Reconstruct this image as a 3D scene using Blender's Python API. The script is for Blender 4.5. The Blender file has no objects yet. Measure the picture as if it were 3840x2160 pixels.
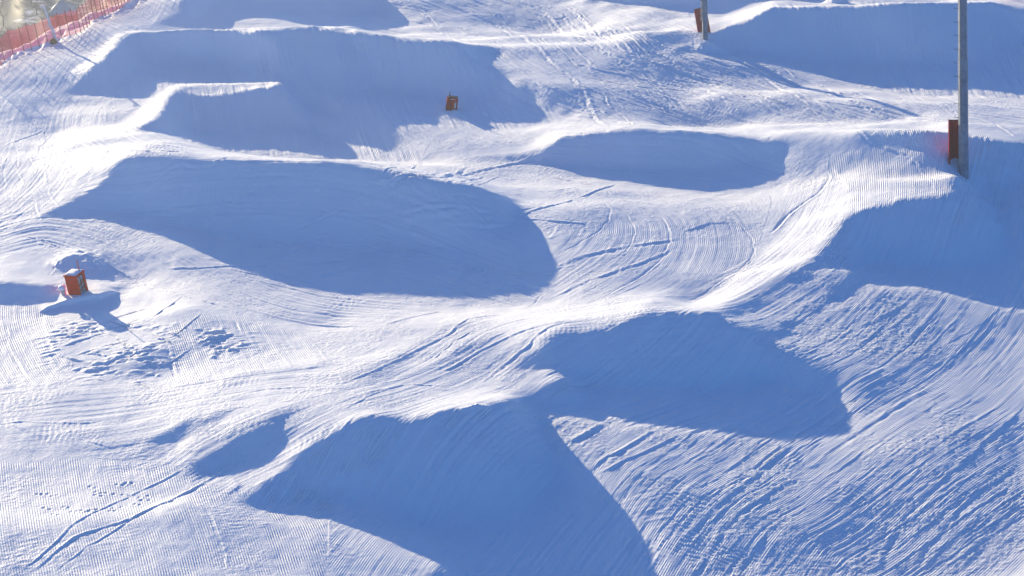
# A groomed winter terrain park seen from high above: snow mounds, banked turns, masts, hydrant boxes,
# a red safety net along the edge, frosty brush and a small hut beyond it.  Blender 4.5, everything in metres.
import bpy, bmesh, math, random
import numpy as np
from mathutils import Vector, Matrix

random.seed(7)
SC = bpy.context.scene
COL = SC.collection
R = math.radians

SUN_AZ, SUN_EL = 35.0, 11.0          # the sun stands 35 deg left of straight ahead, low
CAM_H, CAM_PITCH, CAM_HFOV = 35.0, 25.5, 30.0

# ------------------------------------------------------------------ surveyed data (world metres)
H_SHAPE = (232, 261)
H_T0, H_U0, H_STEP = -127.3644, 11.0030, 0.390
# each row: row number, first column, first height, first step, then the change of step (half centimetres)
HEIGHTS = [
    (1,198,1,-1,1,0,0),
    (2,195,1,0,0,-1,1,0,0,0),
    (3,192,2,0,0,-1,1,-1,1,0,-1,1,0,1),
    (4,189,5,-1,0,1,-1,1,-1,0,1,-1,1,0,0,0,1,-1),
    (5,185,6,1,-1,-1,1,-1,0,0,0,0,1,-1,0,1,0,0,0,0,1,-1),
    (6,182,6,1,0,-1,0,0,0,0,-1,0,-1,1,-1,1,0,0,1,0,0,1,0,-1,1,-1),
    (7,179,3,1,1,-1,0,0,0,-1,0,0,0,-1,-1,0,0,0,0,1,0,1,0,1,0,0,0,-1,1,-1),
    (8,176,-2,2,-1,1,-1,1,0,0,-1,0,0,-1,0,-1,0,-1,-1,1,-1,0,1,2,0,1,0,0,1,-1,-1,1,-1,0),
    (9,173,-5,1,-1,1,1,-1,1,0,0,1,-1,0,0,-1,-1,0,-1,-1,0,-1,-1,0,1,0,3,1,1,0,-1,1,-1,-1,1,-1,1),
    (10,170,-7,0,0,1,-1,1,0,0,1,0,1,-1,2,-1,0,-1,-1,0,-2,0,-1,-1,-1,0,-1,0,2,2,4,0,0,-1,-1,0,0,-1,1,-1,0),
    (11,167,-8,0,0,0,0,0,0,1,0,-1,2,0,0,1,0,1,0,0,-1,-1,-2,0,-2,0,-2,0,-1,-1,-1,2,6,4,-1,-1,-1,0,-1,0,-1,0,0,0,0),
    (12,164,-9,0,-1,1,0,0,0,0,0,1,-1,1,0,0,1,0,1,1,1,0,0,-1,-1,-3,0,-2,-1,-2,1,-2,-1,-1,1,11,2,-1,-1,-2,-1,0,0,-1,0,0,0,-1),
    (13,161,-10,0,-1,1,0,0,0,0,0,0,0,0,0,1,-1,1,0,0,2,0,1,1,2,0,-1,-3,-3,-1,-2,0,-2,0,-2,0,-1,2,10,4,-3,-1,-2,0,-2,1,-1,-1,1,0,-1,1),
    (14,158,-11,0,0,-1,1,0,0,0,0,-1,1,0,0,0,0,0,1,-1,1,0,0,1,1,1,2,2,1,-2,-3,-4,-2,-1,-2,1,-2,0,-2,1,5,7,1,-1,-1,-2,-1,0,-1,-1,1,-1,1,-1,0,0),
    (15,155,-12,0,0,-1,1,0,0,0,-1,1,0,0,0,0,0,0,-1,2,-1,0,1,-1,1,0,0,2,1,2,2,2,-1,-4,-5,-2,-2,-1,1,0,-1,-3,4,5,2,2,-1,-1,-1,-1,-1,0,0,-1,0,0,0,0,0,0),
    (16,152,-13,0,-1,1,0,0,0,-1,1,0,0,0,0,-1,1,0,0,0,0,0,0,0,1,-1,0,1,-1,1,1,2,2,2,1,1,-3,-6,-2,-2,-2,2,1,-2,-2,5,1,2,1,0,0,-1,-1,-1,-1,0,0,0,-1,1,0,0,-1),
    (17,149,-14,0,-1,1,0,-1,1,0,0,0,-1,1,0,0,0,0,0,0,0,0,0,0,0,0,0,1,-1,0,0,0,0,2,2,1,1,0,5,-1,-5,-3,-4,-1,1,-1,1,-1,1,1,1,2,1,-1,0,-1,-1,0,-2,1,-1,0,0,1,-1,1,0),
    (18,146,-14,0,-1,0,1,-1,1,-1,1,0,-1,1,0,0,0,0,0,0,0,0,0,1,-1,0,0,0,0,1,-1,1,-1,0,-1,0,2,2,2,0,-1,5,4,-3,-5,-4,-3,0,0,-1,1,0,0,2,1,1,0,1,-2,-1,-1,-1,0,0,0,0,0,0,0,1,0),
    (19,143,-13,-1,0,0,1,-1,0,0,1,-1,1,-1,1,0,0,0,0,0,0,1,-1,0,0,0,1,-1,1,-1,1,-1,0,1,0,-1,0,-2,1,1,2,2,1,0,1,4,3,-2,-8,-3,-1,-2,0,1,0,1,0,1,2,-1,2,-1,-1,-2,-1,-1,1,-1,0,1,0,0,0,1),
    (20,139,-13,0,-1,0,1,-1,0,0,0,0,1,-1,0,0,1,-1,1,0,0,0,1,-1,1,-1,0,1,-1,0,1,0,0,1,-2,1,-1,1,0,-1,-1,-1,0,2,2,1,2,0,1,2,2,4,-7,-5,-3,-1,-1,2,-1,0,1,1,1,0,1,1,-1,-3,-1,-1,0,0,0,0,1,0,0,0,0),
    (21,136,-12,-1,0,1,-1,0,0,0,0,0,0,0,1,-1,0,0,0,0,1,0,0,0,0,1,0,0,0,0,-1,1,-1,1,1,0,1,-2,-1,0,1,-1,0,-1,-1,0,1,3,1,1,2,0,0,2,3,-1,-5,-5,-1,-1,0,1,0,0,1,0,1,0,1,1,-2,-3,-1,0,-1,1,0,0,0,1,0,0,1),
    (22,133,-9,-1,-1,1,0,0,0,0,0,0,0,0,0,0,0,0,0,0,0,0,0,0,1,0,1,0,0,0,1,-1,0,1,-2,1,0,2,0,1,-2,-2,-1,1,0,-1,0,0,-1,0,4,1,1,1,1,0,0,1,3,-2,-6,-2,-2,1,0,0,1,0,0,0,1,0,2,-1,-2,-3,-1,0,0,1,0,0,1,-1,1,0),
    (23,130,-8,0,-1,0,0,0,-1,0,1,-1,1,0,0,0,0,-1,1,0,1,-1,0,0,0,0,0,0,1,1,1,0,0,0,0,0,0,0,-1,1,0,2,0,-1,-2,-3,1,0,0,0,0,-1,1,2,1,2,0,1,1,-1,1,1,2,-3,-6,0,-1,0,1,-1,1,0,1,-1,0,2,0,0,-4,-2,0,0,0,1,0,0,0,1,0,0),
    (24,127,-8,0,0,-1,1,-1,0,0,0,-1,0,0,0,1,-1,1,-1,1,0,0,0,0,0,0,0,0,0,0,1,0,1,2,-1,1,0,0,0,0,-1,0,0,1,0,2,-2,-3,-1,-1,1,0,0,-1,1,0,1,1,2,1,0,1,1,-2,2,2,0,-5,-3,-1,1,0,0,-1,1,1,-1,-1,1,2,0,-1,-5,1,-2,1,1,-1,1,0,1,-1,1,0),
    (25,124,-8,0,-1,1,0,0,-1,1,0,-1,0,-1,0,0,-1,1,0,0,0,0,1,0,1,-1,0,0,0,0,0,0,0,1,0,2,1,1,0,0,0,0,-1,0,-1,0,1,0,0,0,-2,-1,-2,1,0,-1,0,1,0,0,2,1,1,0,1,1,0,0,1,3,-3,-4,-2,0,-1,1,-1,1,0,-1,1,-1,1,2,0,-3,-2,-1,-1,2,-1,0,1,0,1,-1,1,1),
    (26,121,-8,-1,1,0,-1,1,0,0,0,0,-1,1,-1,1,-2,0,-1,0,0,-1,2,0,0,1,0,1,-1,1,-1,0,0,0,1,-1,1,1,0,3,1,1,-1,0,-1,0,-1,-1,1,-1,0,0,1,-2,0,-2,0,0,0,-2,2,-1,1,0,2,1,1,1,0,0,0,2,3,0,-5,-2,-3,0,0,0,0,0,1,-2,1,0,2,2,-2,-3,-2,0,0,0,0,1,0,0,0,1,0),
    (27,118,-8,-1,1,-1,1,-1,1,0,-1,1,0,0,0,0,0,0,0,-1,-1,-1,-2,1,-1,1,1,2,0,1,1,-2,1,-1,0,1,-1,1,1,-1,1,1,2,2,0,0,0,-1,-2,1,-1,-1,0,0,-1,0,0,1,-2,0,0,-1,-2,1,0,0,1,0,2,2,0,0,1,-1,2,3,4,-4,-4,-5,-1,0,0,0,0,1,-1,0,0,2,3,0,-3,-2,-2,0,-1,1,0,1,-1,2,-1,1,0),
    (28,115,-8,0,-1,0,1,-1,1,-1,1,-1,1,0,0,0,0,0,0,1,-1,0,-1,0,-2,-2,-2,1,0,2,3,2,0,0,-1,-1,0,1,0,1,0,0,1,-1,1,2,1,2,0,-1,-1,-1,-1,0,0,-1,-1,0,-1,1,0,0,0,0,-1,-2,-1,0,0,1,1,1,2,0,1,0,0,0,4,7,-1,-8,-6,-2,0,0,0,0,1,0,0,0,1,2,3,-1,-3,-3,-2,0,0,1,0,1,0,0,1,0),
    (29,112,-7,-1,1,-1,0,1,-1,0,1,-1,1,-1,1,-1,1,0,0,0,0,1,0,-1,1,-1,0,-3,-2,-3,-2,2,2,6,2,0,0,-1,-2,1,0,2,-1,1,1,-1,0,0,1,2,1,0,0,0,-2,0,-1,1,-2,-1,-1,-1,1,1,1,0,0,-2,-1,-2,0,-1,1,2,1,1,0,2,-1,0,-1,5,10,0,-11,-6,-3,0,1,-1,1,-1,2,-1,1,1,2,2,1,-1,-5,-2,-2,1,0,1,1,0,0,1,0,0),
    (30,109,-6,0,-1,0,0,0,1,-1,0,0,1,-1,0,1,-1,1,-1,1,-1,1,1,-1,1,0,1,-1,0,0,-2,-3,-7,-3,2,5,9,1,0,0,-2,-1,0,1,2,0,0,0,0,0,0,-1,1,2,1,-1,1,-1,-1,-1,1,-1,-2,-1,-1,1,0,2,1,-1,-1,-1,-2,-1,-1,0,3,0,0,2,1,0,0,-2,5,10,0,-11,-4,-3,-1,1,-1,0,0,0,2,0,0,2,3,2,-1,-3,-5,-2,0,1,1,0,1,0,1,-1,1,1),
    (31,106,-4,-1,0,1,-1,0,0,0,0,0,0,0,1,-1,0,0,1,-1,0,1,-1,1,0,0,1,0,1,0,0,0,0,-1,-2,-12,-6,1,12,9,2,-2,1,-2,-1,-1,2,1,1,0,0,0,0,-1,-1,0,1,2,-1,1,0,-1,0,0,-1,-1,-2,0,0,0,2,1,0,-1,-1,-2,-1,-2,1,0,0,3,0,1,0,1,-2,4,6,0,-6,-3,-2,-2,0,-1,0,-1,2,0,1,1,0,3,2,1,-2,-6,-2,-1,0,2,0,0,1,1,-1,1,0),
    (32,103,-3,0,-1,1,-1,0,0,0,0,0,0,0,0,0,0,0,0,0,0,0,0,1,-1,1,0,-1,2,-1,2,0,1,1,-1,-1,1,-1,-13,-15,3,19,7,1,0,-1,0,-1,-1,2,0,3,-1,-1,1,-1,-1,0,-2,1,1,1,-2,2,1,0,-1,-1,0,-2,0,-1,1,1,1,1,-1,-1,-1,-1,-3,-2,0,2,2,1,1,-2,0,1,2,4,-2,-1,0,-3,-2,0,-1,-1,0,0,1,1,1,1,1,2,1,-1,-3,-5,-1,1,0,1,0,1,0,1,-1,1,1),
    (33,100,-1,0,-1,1,-1,0,0,0,1,-1,-1,1,0,0,-1,1,0,-1,1,0,0,0,1,-1,0,1,-1,1,0,0,0,2,1,1,1,-1,-1,0,1,-8,-23,0,21,7,0,2,1,-1,-1,1,0,1,2,0,-1,1,-2,0,-1,-1,-1,1,0,-1,2,1,1,-1,0,-2,0,1,-2,1,0,2,0,0,0,-1,0,-1,-15,6,6,1,0,1,-6,-3,6,4,0,0,0,0,-1,-3,0,0,0,-2,1,1,0,1,1,1,0,0,2,-1,-5,-2,-1,1,1,0,1,-1,2,-1,2,-1,2),
    (34,97,0,0,0,-1,1,0,-1,0,0,0,0,0,0,0,-1,1,0,-1,0,1,-1,1,0,0,0,0,0,1,-1,1,0,-1,1,0,2,2,1,1,-1,-1,-1,2,0,-22,-17,18,14,1,3,1,0,-1,1,1,2,-1,2,0,-1,-1,-1,0,-2,0,0,-1,0,0,1,2,0,-1,0,0,0,1,-2,1,2,0,1,-1,1,0,-1,-19,-1,17,-1,1,1,-18,-3,15,5,-1,1,-1,-1,-2,0,1,1,-1,-1,-1,2,0,0,1,-1,-1,0,5,0,-2,-6,0,0,0,1,0,1,0,0,2,0,1),
    (35,94,1,0,0,0,-1,1,0,-1,1,-1,0,0,0,0,0,0,-1,1,-1,0,0,0,1,-1,0,1,0,0,0,1,0,-1,1,0,-1,1,0,2,2,2,1,-1,-2,-1,1,2,-4,-25,-10,21,10,2,2,-2,-1,7,0,0,0,1,0,-1,0,-1,-1,0,-1,-1,1,-2,0,-1,2,-1,1,1,0,1,2,-2,1,0,2,0,0,0,0,1,-22,-1,18,-2,0,2,-22,-9,21,9,1,0,-1,-6,-7,8,2,3,-1,-1,0,-1,1,-1,0,-2,-1,0,5,2,1,-7,-1,-1,0,0,0,1,1,1,1,0,2,0),
    (36,91,1,0,0,0,0,0,0,0,0,-1,1,0,-1,0,0,0,-1,1,-1,0,1,-1,0,0,0,0,-1,2,-1,1,0,1,0,0,-1,1,0,0,0,0,1,4,1,1,-1,-1,-2,0,2,0,-5,-24,-8,21,10,0,0,-3,11,0,0,-1,1,0,-1,0,0,-1,-1,1,-1,0,-1,-1,-2,0,-3,2,2,3,1,1,1,-1,1,1,0,1,-1,0,0,-24,11,6,-1,0,-1,-19,-11,21,10,4,0,1,-11,-23,26,2,3,1,1,-3,0,-1,-1,-2,-2,0,1,2,5,1,-3,-4,-2,-1,0,0,2,0,3,0,2,0,1),
    (37,88,0,1,-1,0,0,0,1,-1,0,0,0,-1,1,0,-1,0,1,-2,1,-1,1,-1,0,0,0,0,-1,1,0,-1,1,0,1,1,0,0,0,0,0,1,-1,1,-1,1,2,3,0,0,-1,-2,-1,2,0,1,-6,-22,-7,19,9,-1,-1,10,0,1,-1,1,0,0,0,-1,-1,1,-1,0,1,-1,-1,-3,-2,-6,2,4,4,4,0,1,1,-1,0,2,0,-1,-1,0,-17,4,7,-3,0,-3,-19,-8,21,11,1,3,0,-14,-22,11,20,1,4,1,-2,-2,-2,-3,-1,-1,1,-1,1,5,3,-1,-4,-4,-1,-2,0,3,2,2,2,0,2,-1,1),
    (38,84,-1,0,1,-1,0,1,-1,0,0,1,-1,0,0,0,0,0,0,0,-1,0,0,0,0,-1,0,0,-1,1,0,0,-1,1,-1,0,1,0,0,3,0,0,-1,0,1,0,0,0,-1,1,1,2,0,0,1,-2,-1,1,1,1,2,-9,-25,-2,22,6,-2,4,3,2,0,1,1,0,-1,0,-1,0,0,0,1,-1,0,-3,-7,-4,-1,5,8,3,1,2,0,0,-1,1,1,-1,-2,-2,-1,-15,12,-1,-2,-5,-20,-5,21,10,1,5,-1,-25,-14,11,22,1,3,3,-1,-3,-2,-3,0,-1,-1,1,-1,4,3,2,-2,-7,-3,-3,2,3,3,4,1,1,0,1,0,-1),
    (39,81,-2,0,1,-1,0,0,1,-1,0,1,-1,1,-1,0,1,-1,0,0,0,0,0,-1,1,-1,-1,1,-1,0,-1,0,0,1,0,-1,1,-1,0,0,1,1,1,2,1,-3,1,0,0,1,-1,-1,1,0,0,1,1,-1,0,0,0,2,0,2,-4,-19,1,15,1,-20,15,10,0,0,2,1,1,0,-2,0,-1,0,1,0,1,-1,-4,-8,-4,-1,5,8,4,2,2,0,0,-1,0,1,-1,-1,-1,-1,-16,13,-1,-2,-7,-21,-6,22,11,0,6,1,-43,0,12,24,0,0,3,1,-3,-1,-1,-2,0,0,-1,-1,1,4,4,-1,-8,-6,-3,3,5,5,3,2,1,-1,1,0,-1),
    (40,78,-2,0,0,0,0,0,0,1,-1,0,1,-1,1,-1,1,-1,1,-1,0,1,-1,0,0,0,0,-1,0,0,-1,0,0,-1,-1,1,0,1,0,0,-1,-1,2,0,0,4,0,2,-3,0,0,1,-1,0,0,-2,1,0,1,-2,1,0,1,1,1,1,-1,-1,-5,0,3,0,-17,1,16,3,2,1,3,2,-1,-1,-2,0,-1,0,2,0,-1,-5,-7,-4,0,3,9,5,2,1,0,0,-1,0,1,-1,0,-2,0,-12,9,0,-4,-4,-22,-9,22,11,0,7,-4,-41,-1,11,25,3,0,1,2,-1,-1,0,0,-2,-1,0,-1,-1,2,5,0,-6,-11,-2,4,7,6,5,1,1,-1,0,-1,0,0),
    (41,75,-3,0,0,0,0,0,0,0,1,-1,0,1,-1,0,1,0,-1,1,-1,1,0,-1,0,1,-1,0,0,0,0,-1,0,-1,0,-1,0,-1,0,0,2,1,-1,0,-1,0,2,1,1,1,2,-2,-1,0,0,1,-2,0,-1,0,0,0,-1,-1,1,1,2,1,2,-1,0,0,1,-2,-1,-7,-19,18,8,5,2,2,1,1,-2,-1,-3,0,1,-1,1,-1,-4,-7,-4,2,3,7,6,1,0,0,1,-1,0,0,1,-2,0,-3,-2,2,0,-3,-5,-21,-10,22,11,0,8,-18,-29,1,0,19,16,2,1,1,0,0,0,0,-2,0,-2,0,0,-2,4,-1,-4,-16,4,6,7,7,5,1,1,-1,-1,0,-2,1,-2),
    (42,72,-4,0,1,-1,0,0,0,0,0,0,0,0,0,1,-1,0,1,0,-1,1,0,-1,1,0,0,-1,1,-1,0,0,0,0,0,-1,-1,0,0,-2,-1,0,1,2,2,-1,0,-2,1,2,0,1,0,2,1,-3,0,-1,0,0,0,-2,0,0,0,-1,-2,1,1,2,3,0,2,1,2,0,-2,-1,-9,-25,20,13,5,2,1,1,2,-3,-1,-3,-1,-1,1,-1,-1,-3,-5,-3,1,5,4,5,1,1,0,1,-2,0,0,2,-1,-2,-1,0,1,-1,-1,-8,-19,-6,18,9,3,5,-29,-17,0,2,3,10,22,3,0,0,-1,1,-1,0,-2,-1,1,-1,-1,-1,-4,-7,-14,15,5,5,7,6,2,0,-2,-1,0,-2,0,-1),
    (43,69,-4,0,0,0,0,0,0,0,0,0,0,0,0,0,0,1,-1,0,1,-1,1,0,-1,1,0,0,0,0,0,0,-1,0,0,1,-1,0,-1,0,-1,-1,0,-2,-1,2,1,3,2,-2,-2,1,1,0,1,0,0,2,0,-3,-1,0,0,-1,0,-1,0,1,-2,-1,-1,1,2,3,2,0,4,2,1,0,-3,-24,-4,18,11,3,1,0,2,2,-2,-2,-3,-3,0,-2,0,-1,-2,-3,-1,0,4,3,3,3,1,-1,2,-1,-2,0,1,1,-1,-1,0,0,1,-2,-12,-14,14,-6,10,3,3,-29,-14,-1,0,0,5,26,9,0,0,0,0,-1,1,-1,-1,2,-1,1,-4,-16,-11,-4,30,0,3,2,10,2,-1,-1,-2,-1,-1,0,-1,0),
    (44,66,-5,0,0,0,0,0,0,0,0,0,0,0,0,0,1,-1,0,0,0,0,0,1,-1,1,0,0,0,0,0,0,1,-1,0,-1,0,0,1,0,0,-2,0,-1,0,-2,-1,-1,1,3,3,1,0,-1,-2,0,2,0,-1,0,2,-1,-2,-1,0,1,-2,1,-1,-1,0,0,-1,-1,-1,2,3,2,1,3,3,4,0,-16,-18,26,2,4,0,1,1,3,1,0,-3,-4,-2,-3,-2,0,0,-2,-2,1,0,2,2,3,3,2,0,0,0,-2,-1,1,2,-1,0,0,-1,1,-2,-10,-5,5,0,1,3,2,-29,-13,0,-1,0,1,14,22,2,-1,1,0,0,1,0,1,0,3,0,-9,-24,-6,1,37,0,-2,-1,10,3,0,-2,-1,-1,-1,0,-1,-1),
    (45,63,-6,0,0,0,0,0,0,0,0,0,0,0,0,0,1,-1,0,0,0,0,0,0,0,0,0,1,0,0,0,0,0,1,-1,1,-1,0,0,-1,0,1,0,1,-1,-2,-1,-1,1,-2,-2,1,3,3,1,2,-2,-2,-1,1,1,0,-1,0,-6,6,-2,0,-1,1,-1,0,-1,-1,1,-2,0,-1,1,1,2,1,2,4,6,-2,-22,18,7,1,-3,-2,2,1,5,1,1,-3,-5,-5,-3,-1,-1,0,0,-1,0,1,1,1,4,2,2,1,0,0,0,-3,0,1,2,-1,0,0,-1,0,-7,-3,2,1,0,1,0,-27,-14,-1,1,0,-1,7,16,6,0,3,3,5,1,0,0,0,6,-8,-12,-12,3,5,19,0,-1,0,2,7,2,0,-2,0,-1,0,-1,-1,0),
    (46,60,-6,0,0,-1,1,0,0,0,0,0,0,0,0,0,0,0,1,-1,0,0,0,0,0,0,0,0,0,0,0,1,0,0,0,1,0,0,0,-1,1,-1,-1,-1,2,1,1,-1,-3,-1,0,1,-1,-3,1,2,2,3,0,0,-1,-3,1,0,1,0,0,-20,18,1,-1,-2,1,-1,0,-1,-1,0,-1,0,-1,-1,2,0,1,0,2,14,-14,6,13,-1,-1,-3,-3,1,0,5,3,1,-1,-7,-8,-3,0,-1,0,0,0,0,1,2,0,2,4,2,1,0,1,-1,-2,-2,2,1,0,0,0,0,-1,-3,-2,-1,1,1,1,-1,-29,-14,0,1,0,1,2,4,2,3,8,10,9,1,-1,0,0,-1,-3,-5,-1,2,3,2,1,0,1,0,4,7,0,0,-1,0,0,-2,1,-2,0),
    (47,57,-6,-1,1,0,0,-1,1,0,0,0,-1,1,0,0,0,0,1,-1,0,0,1,-1,0,0,0,0,0,0,0,-1,1,0,1,-1,2,-1,1,0,0,1,-1,0,-1,-1,-1,2,2,0,0,-2,-2,-1,1,2,-3,-1,0,3,3,-1,1,0,-3,-1,2,0,1,-2,-26,17,10,0,-3,0,0,-1,-1,-1,0,0,-2,1,-2,1,-1,1,-2,0,14,3,3,3,1,-2,-1,-1,-1,1,2,2,3,1,-9,-10,-1,-1,0,0,0,1,-1,1,2,0,1,4,2,2,1,0,0,-2,-2,0,1,1,1,-1,0,0,-2,-2,-2,2,2,1,0,-33,-14,0,1,0,0,0,1,-1,3,10,12,11,3,0,-1,0,-1,0,0,-1,1,0,0,0,0,1,-1,1,7,2,2,0,0,0,-1,-1,0,-2,0),
    (48,54,-6,-1,1,0,-1,1,0,-1,1,0,0,-1,1,0,0,0,0,0,0,0,0,1,-1,1,-1,0,0,0,0,0,0,-1,1,-1,1,0,0,2,-1,1,1,-1,1,-1,1,-1,-2,-1,1,3,2,-1,-2,-1,-2,1,2,-1,-2,0,0,2,2,-1,0,-1,-1,0,2,0,-2,-28,3,28,-1,-2,0,-2,-1,-1,0,-1,1,-2,0,-1,0,-1,-1,0,1,8,9,2,2,-1,1,0,-1,0,-1,2,0,4,0,-9,-8,0,0,-1,-1,1,0,0,0,2,0,1,2,5,0,2,1,0,-2,-2,-1,1,0,2,-1,1,-1,-1,-3,0,1,2,3,0,-34,-16,0,0,0,0,0,-1,1,0,7,13,11,9,0,-1,0,0,0,0,1,0,-1,0,0,-1,1,0,0,2,4,5,1,0,0,-1,-1,0,-1,-2),
    (49,51,-6,-1,1,0,-1,1,-1,1,0,-1,1,0,-1,1,0,-1,1,0,0,0,0,0,0,0,1,0,-1,1,-1,1,-1,0,-1,1,-1,0,0,-1,2,0,2,-1,2,-1,1,0,-1,1,0,-2,-2,1,3,2,0,0,-3,-1,0,2,1,-1,-3,0,0,2,0,0,-1,0,-1,1,0,-1,-31,-1,31,1,1,1,-3,-1,-2,0,0,0,0,0,-2,1,-2,-1,0,2,5,5,4,1,1,-1,4,0,-2,1,-1,1,1,-1,-6,-4,1,-1,-1,-2,1,0,0,0,1,0,1,2,3,3,1,2,-1,0,-4,0,0,0,1,0,1,0,-3,-2,-1,2,3,2,3,-29,-24,0,1,-1,0,-1,1,-1,0,3,13,11,11,2,0,0,0,0,1,-1,1,-1,1,-1,0,0,0,0,1,2,7,2,2,-1,-1,0,-1,-2,0,-2),
    (50,48,-6,0,-1,1,-1,1,-1,1,0,-1,1,-1,1,-1,1,-1,1,0,-1,1,0,0,0,0,0,0,0,1,0,0,-1,1,0,-1,0,0,-1,-1,1,-1,0,1,0,3,-1,2,-1,1,0,-1,1,1,-1,-3,0,2,3,3,-2,-2,-1,0,1,2,0,-3,-2,0,0,0,1,0,-1,0,-1,1,-3,-30,0,13,22,-2,0,0,-2,-2,0,-1,1,1,-1,0,-1,-1,-1,0,1,3,3,3,1,2,0,4,-1,1,-1,0,-1,0,-2,-2,-1,0,1,-2,-2,0,0,0,0,0,1,1,0,4,2,3,1,0,0,-3,-2,-1,2,-1,1,1,-1,-3,-2,0,2,1,3,2,-12,-34,-3,-1,0,-1,0,0,-1,0,1,8,11,13,6,1,0,0,0,0,1,-1,1,-1,0,1,-1,0,0,0,0,9,3,3,-1,1,-2,-1,-2,-1,-1,-1),
    (51,45,-6,0,0,-1,1,-1,1,-1,1,-1,1,-1,1,-1,0,1,-1,1,-1,1,0,-1,1,0,0,-1,1,1,-1,0,1,0,0,0,0,0,-1,0,0,-1,-1,0,-1,0,0,2,2,1,0,1,-1,0,1,0,2,0,-3,-2,2,3,3,1,-3,-1,1,1,0,2,-2,-4,-1,-1,1,0,0,-1,0,-2,1,-3,-33,0,11,23,3,-1,1,-1,-1,-2,0,1,1,0,0,0,-2,-1,0,-1,2,2,2,1,1,3,1,1,1,-1,0,-1,-2,-1,0,0,0,1,0,-2,0,-1,0,0,1,-1,2,-1,3,4,1,2,1,0,-2,-4,0,0,1,0,-1,-2,0,-3,1,1,1,0,1,-3,-16,-12,-16,1,0,-1,1,0,0,0,2,8,14,10,5,1,-1,0,1,-1,1,-1,0,1,-1,0,0,1,-1,-1,6,7,3,1,0,-1,-2,-2,-1,-2,-1,-1),
    (52,42,-5,-1,1,0,-1,1,-1,1,-1,1,-1,0,1,-1,1,-1,0,1,-1,0,1,-1,1,-1,1,-1,1,0,0,0,0,0,1,-1,1,0,1,-1,1,-2,1,-2,0,-2,0,-1,0,0,2,3,1,0,-1,1,-1,2,2,1,0,-2,-2,0,3,4,1,-2,0,1,0,2,-1,0,-3,-3,-2,1,0,-1,0,-1,-2,-1,-2,-35,1,2,26,10,0,0,1,-2,0,-1,2,0,0,2,-2,0,-2,-2,0,0,1,2,0,2,2,1,2,1,-1,0,-2,-1,0,-1,2,0,0,0,1,-1,0,0,-1,0,1,0,0,2,4,1,2,1,1,-2,-4,0,-1,1,0,-4,-3,4,-3,1,0,1,-1,1,1,-4,-8,-35,1,1,-1,1,-1,1,0,0,4,13,10,12,0,1,0,-1,1,-1,1,-1,0,1,-1,0,1,-1,0,1,7,9,1,0,-2,-2,-2,-3,0,-1,-2),
    (53,39,-6,0,0,0,0,-1,1,-1,1,-1,1,-1,0,1,-1,0,1,-1,0,0,0,1,-1,0,0,1,-1,1,-1,1,0,0,0,0,1,-1,0,1,1,-1,2,-2,1,-2,-1,-1,0,-2,-1,-1,1,1,4,1,1,-1,0,0,1,3,2,2,-3,-2,0,2,3,3,-2,0,2,0,2,-1,-1,-2,-3,-2,0,0,-1,-2,-1,-3,-1,-4,-33,0,0,12,25,1,2,0,0,0,0,1,0,0,2,-1,-1,-1,-3,-1,0,0,1,1,1,2,0,2,2,-1,0,0,-2,-1,1,0,1,0,1,1,0,-1,1,0,0,-1,1,1,0,3,3,1,1,0,-1,-2,-1,-1,0,0,-8,-3,7,-1,0,0,0,1,2,2,0,-5,-44,1,-1,1,0,-1,1,0,0,1,10,11,13,5,0,0,-1,1,-1,1,0,-1,1,-1,0,1,-1,1,-1,2,15,3,0,-3,-3,-2,-1,-2,-2,0,-1),
    (54,35,-6,0,0,0,0,-1,1,0,0,-1,1,0,-1,0,1,-1,0,0,1,-1,0,0,0,0,0,0,0,0,0,1,-1,1,-1,1,0,0,1,-1,0,0,0,1,0,2,0,-1,-1,0,-3,0,-1,-1,-2,-1,1,1,2,4,0,-1,0,1,1,2,4,3,-2,-1,-2,2,3,2,0,-2,2,2,1,-1,0,-1,-3,-2,-2,0,0,-3,-2,-3,-6,-6,-27,1,-1,2,12,23,4,0,-1,1,0,0,-1,2,1,0,0,-2,-3,-1,-2,1,0,2,0,0,2,1,1,0,1,-1,0,-1,1,-1,1,1,0,0,1,1,1,0,0,0,0,1,0,1,4,1,0,1,-1,-1,-1,-1,0,-3,-11,2,7,-1,0,1,-1,2,3,3,2,-4,-49,0,0,0,0,0,0,0,0,-1,10,9,14,7,0,1,0,0,-1,1,0,-1,1,-1,1,0,-1,1,-1,0,12,11,-2,-3,-4,-1,-3,-1,-1,-1,-1,-1),
    (55,32,-6,0,-1,1,0,0,0,0,-1,1,0,0,-1,1,0,-1,0,1,-1,0,0,0,0,0,0,0,0,0,-1,1,0,0,0,1,-1,1,0,0,0,1,-1,0,0,0,0,1,2,1,-1,-1,-2,-2,0,-1,-2,-1,-2,0,2,1,4,1,0,-1,1,1,2,5,5,1,-1,-3,0,4,3,-2,-4,-1,6,2,0,0,-1,-1,-3,-2,-1,-1,-2,-2,-2,-12,-14,-17,0,0,-1,4,20,16,0,0,0,1,0,0,1,1,1,0,-1,-3,-1,-2,1,0,0,0,1,1,0,1,1,0,1,0,-1,0,1,0,0,0,0,1,1,2,1,1,-1,0,0,1,1,2,1,1,0,0,0,-1,-1,-1,-5,-15,12,1,1,1,0,0,3,3,4,1,-2,-52,0,-1,1,-1,0,0,1,-1,1,4,10,14,9,3,-1,0,0,-1,1,0,0,-1,1,-1,1,0,-1,1,0,7,15,-2,-3,-4,-2,-1,-2,-2,0,0,-2),
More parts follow.
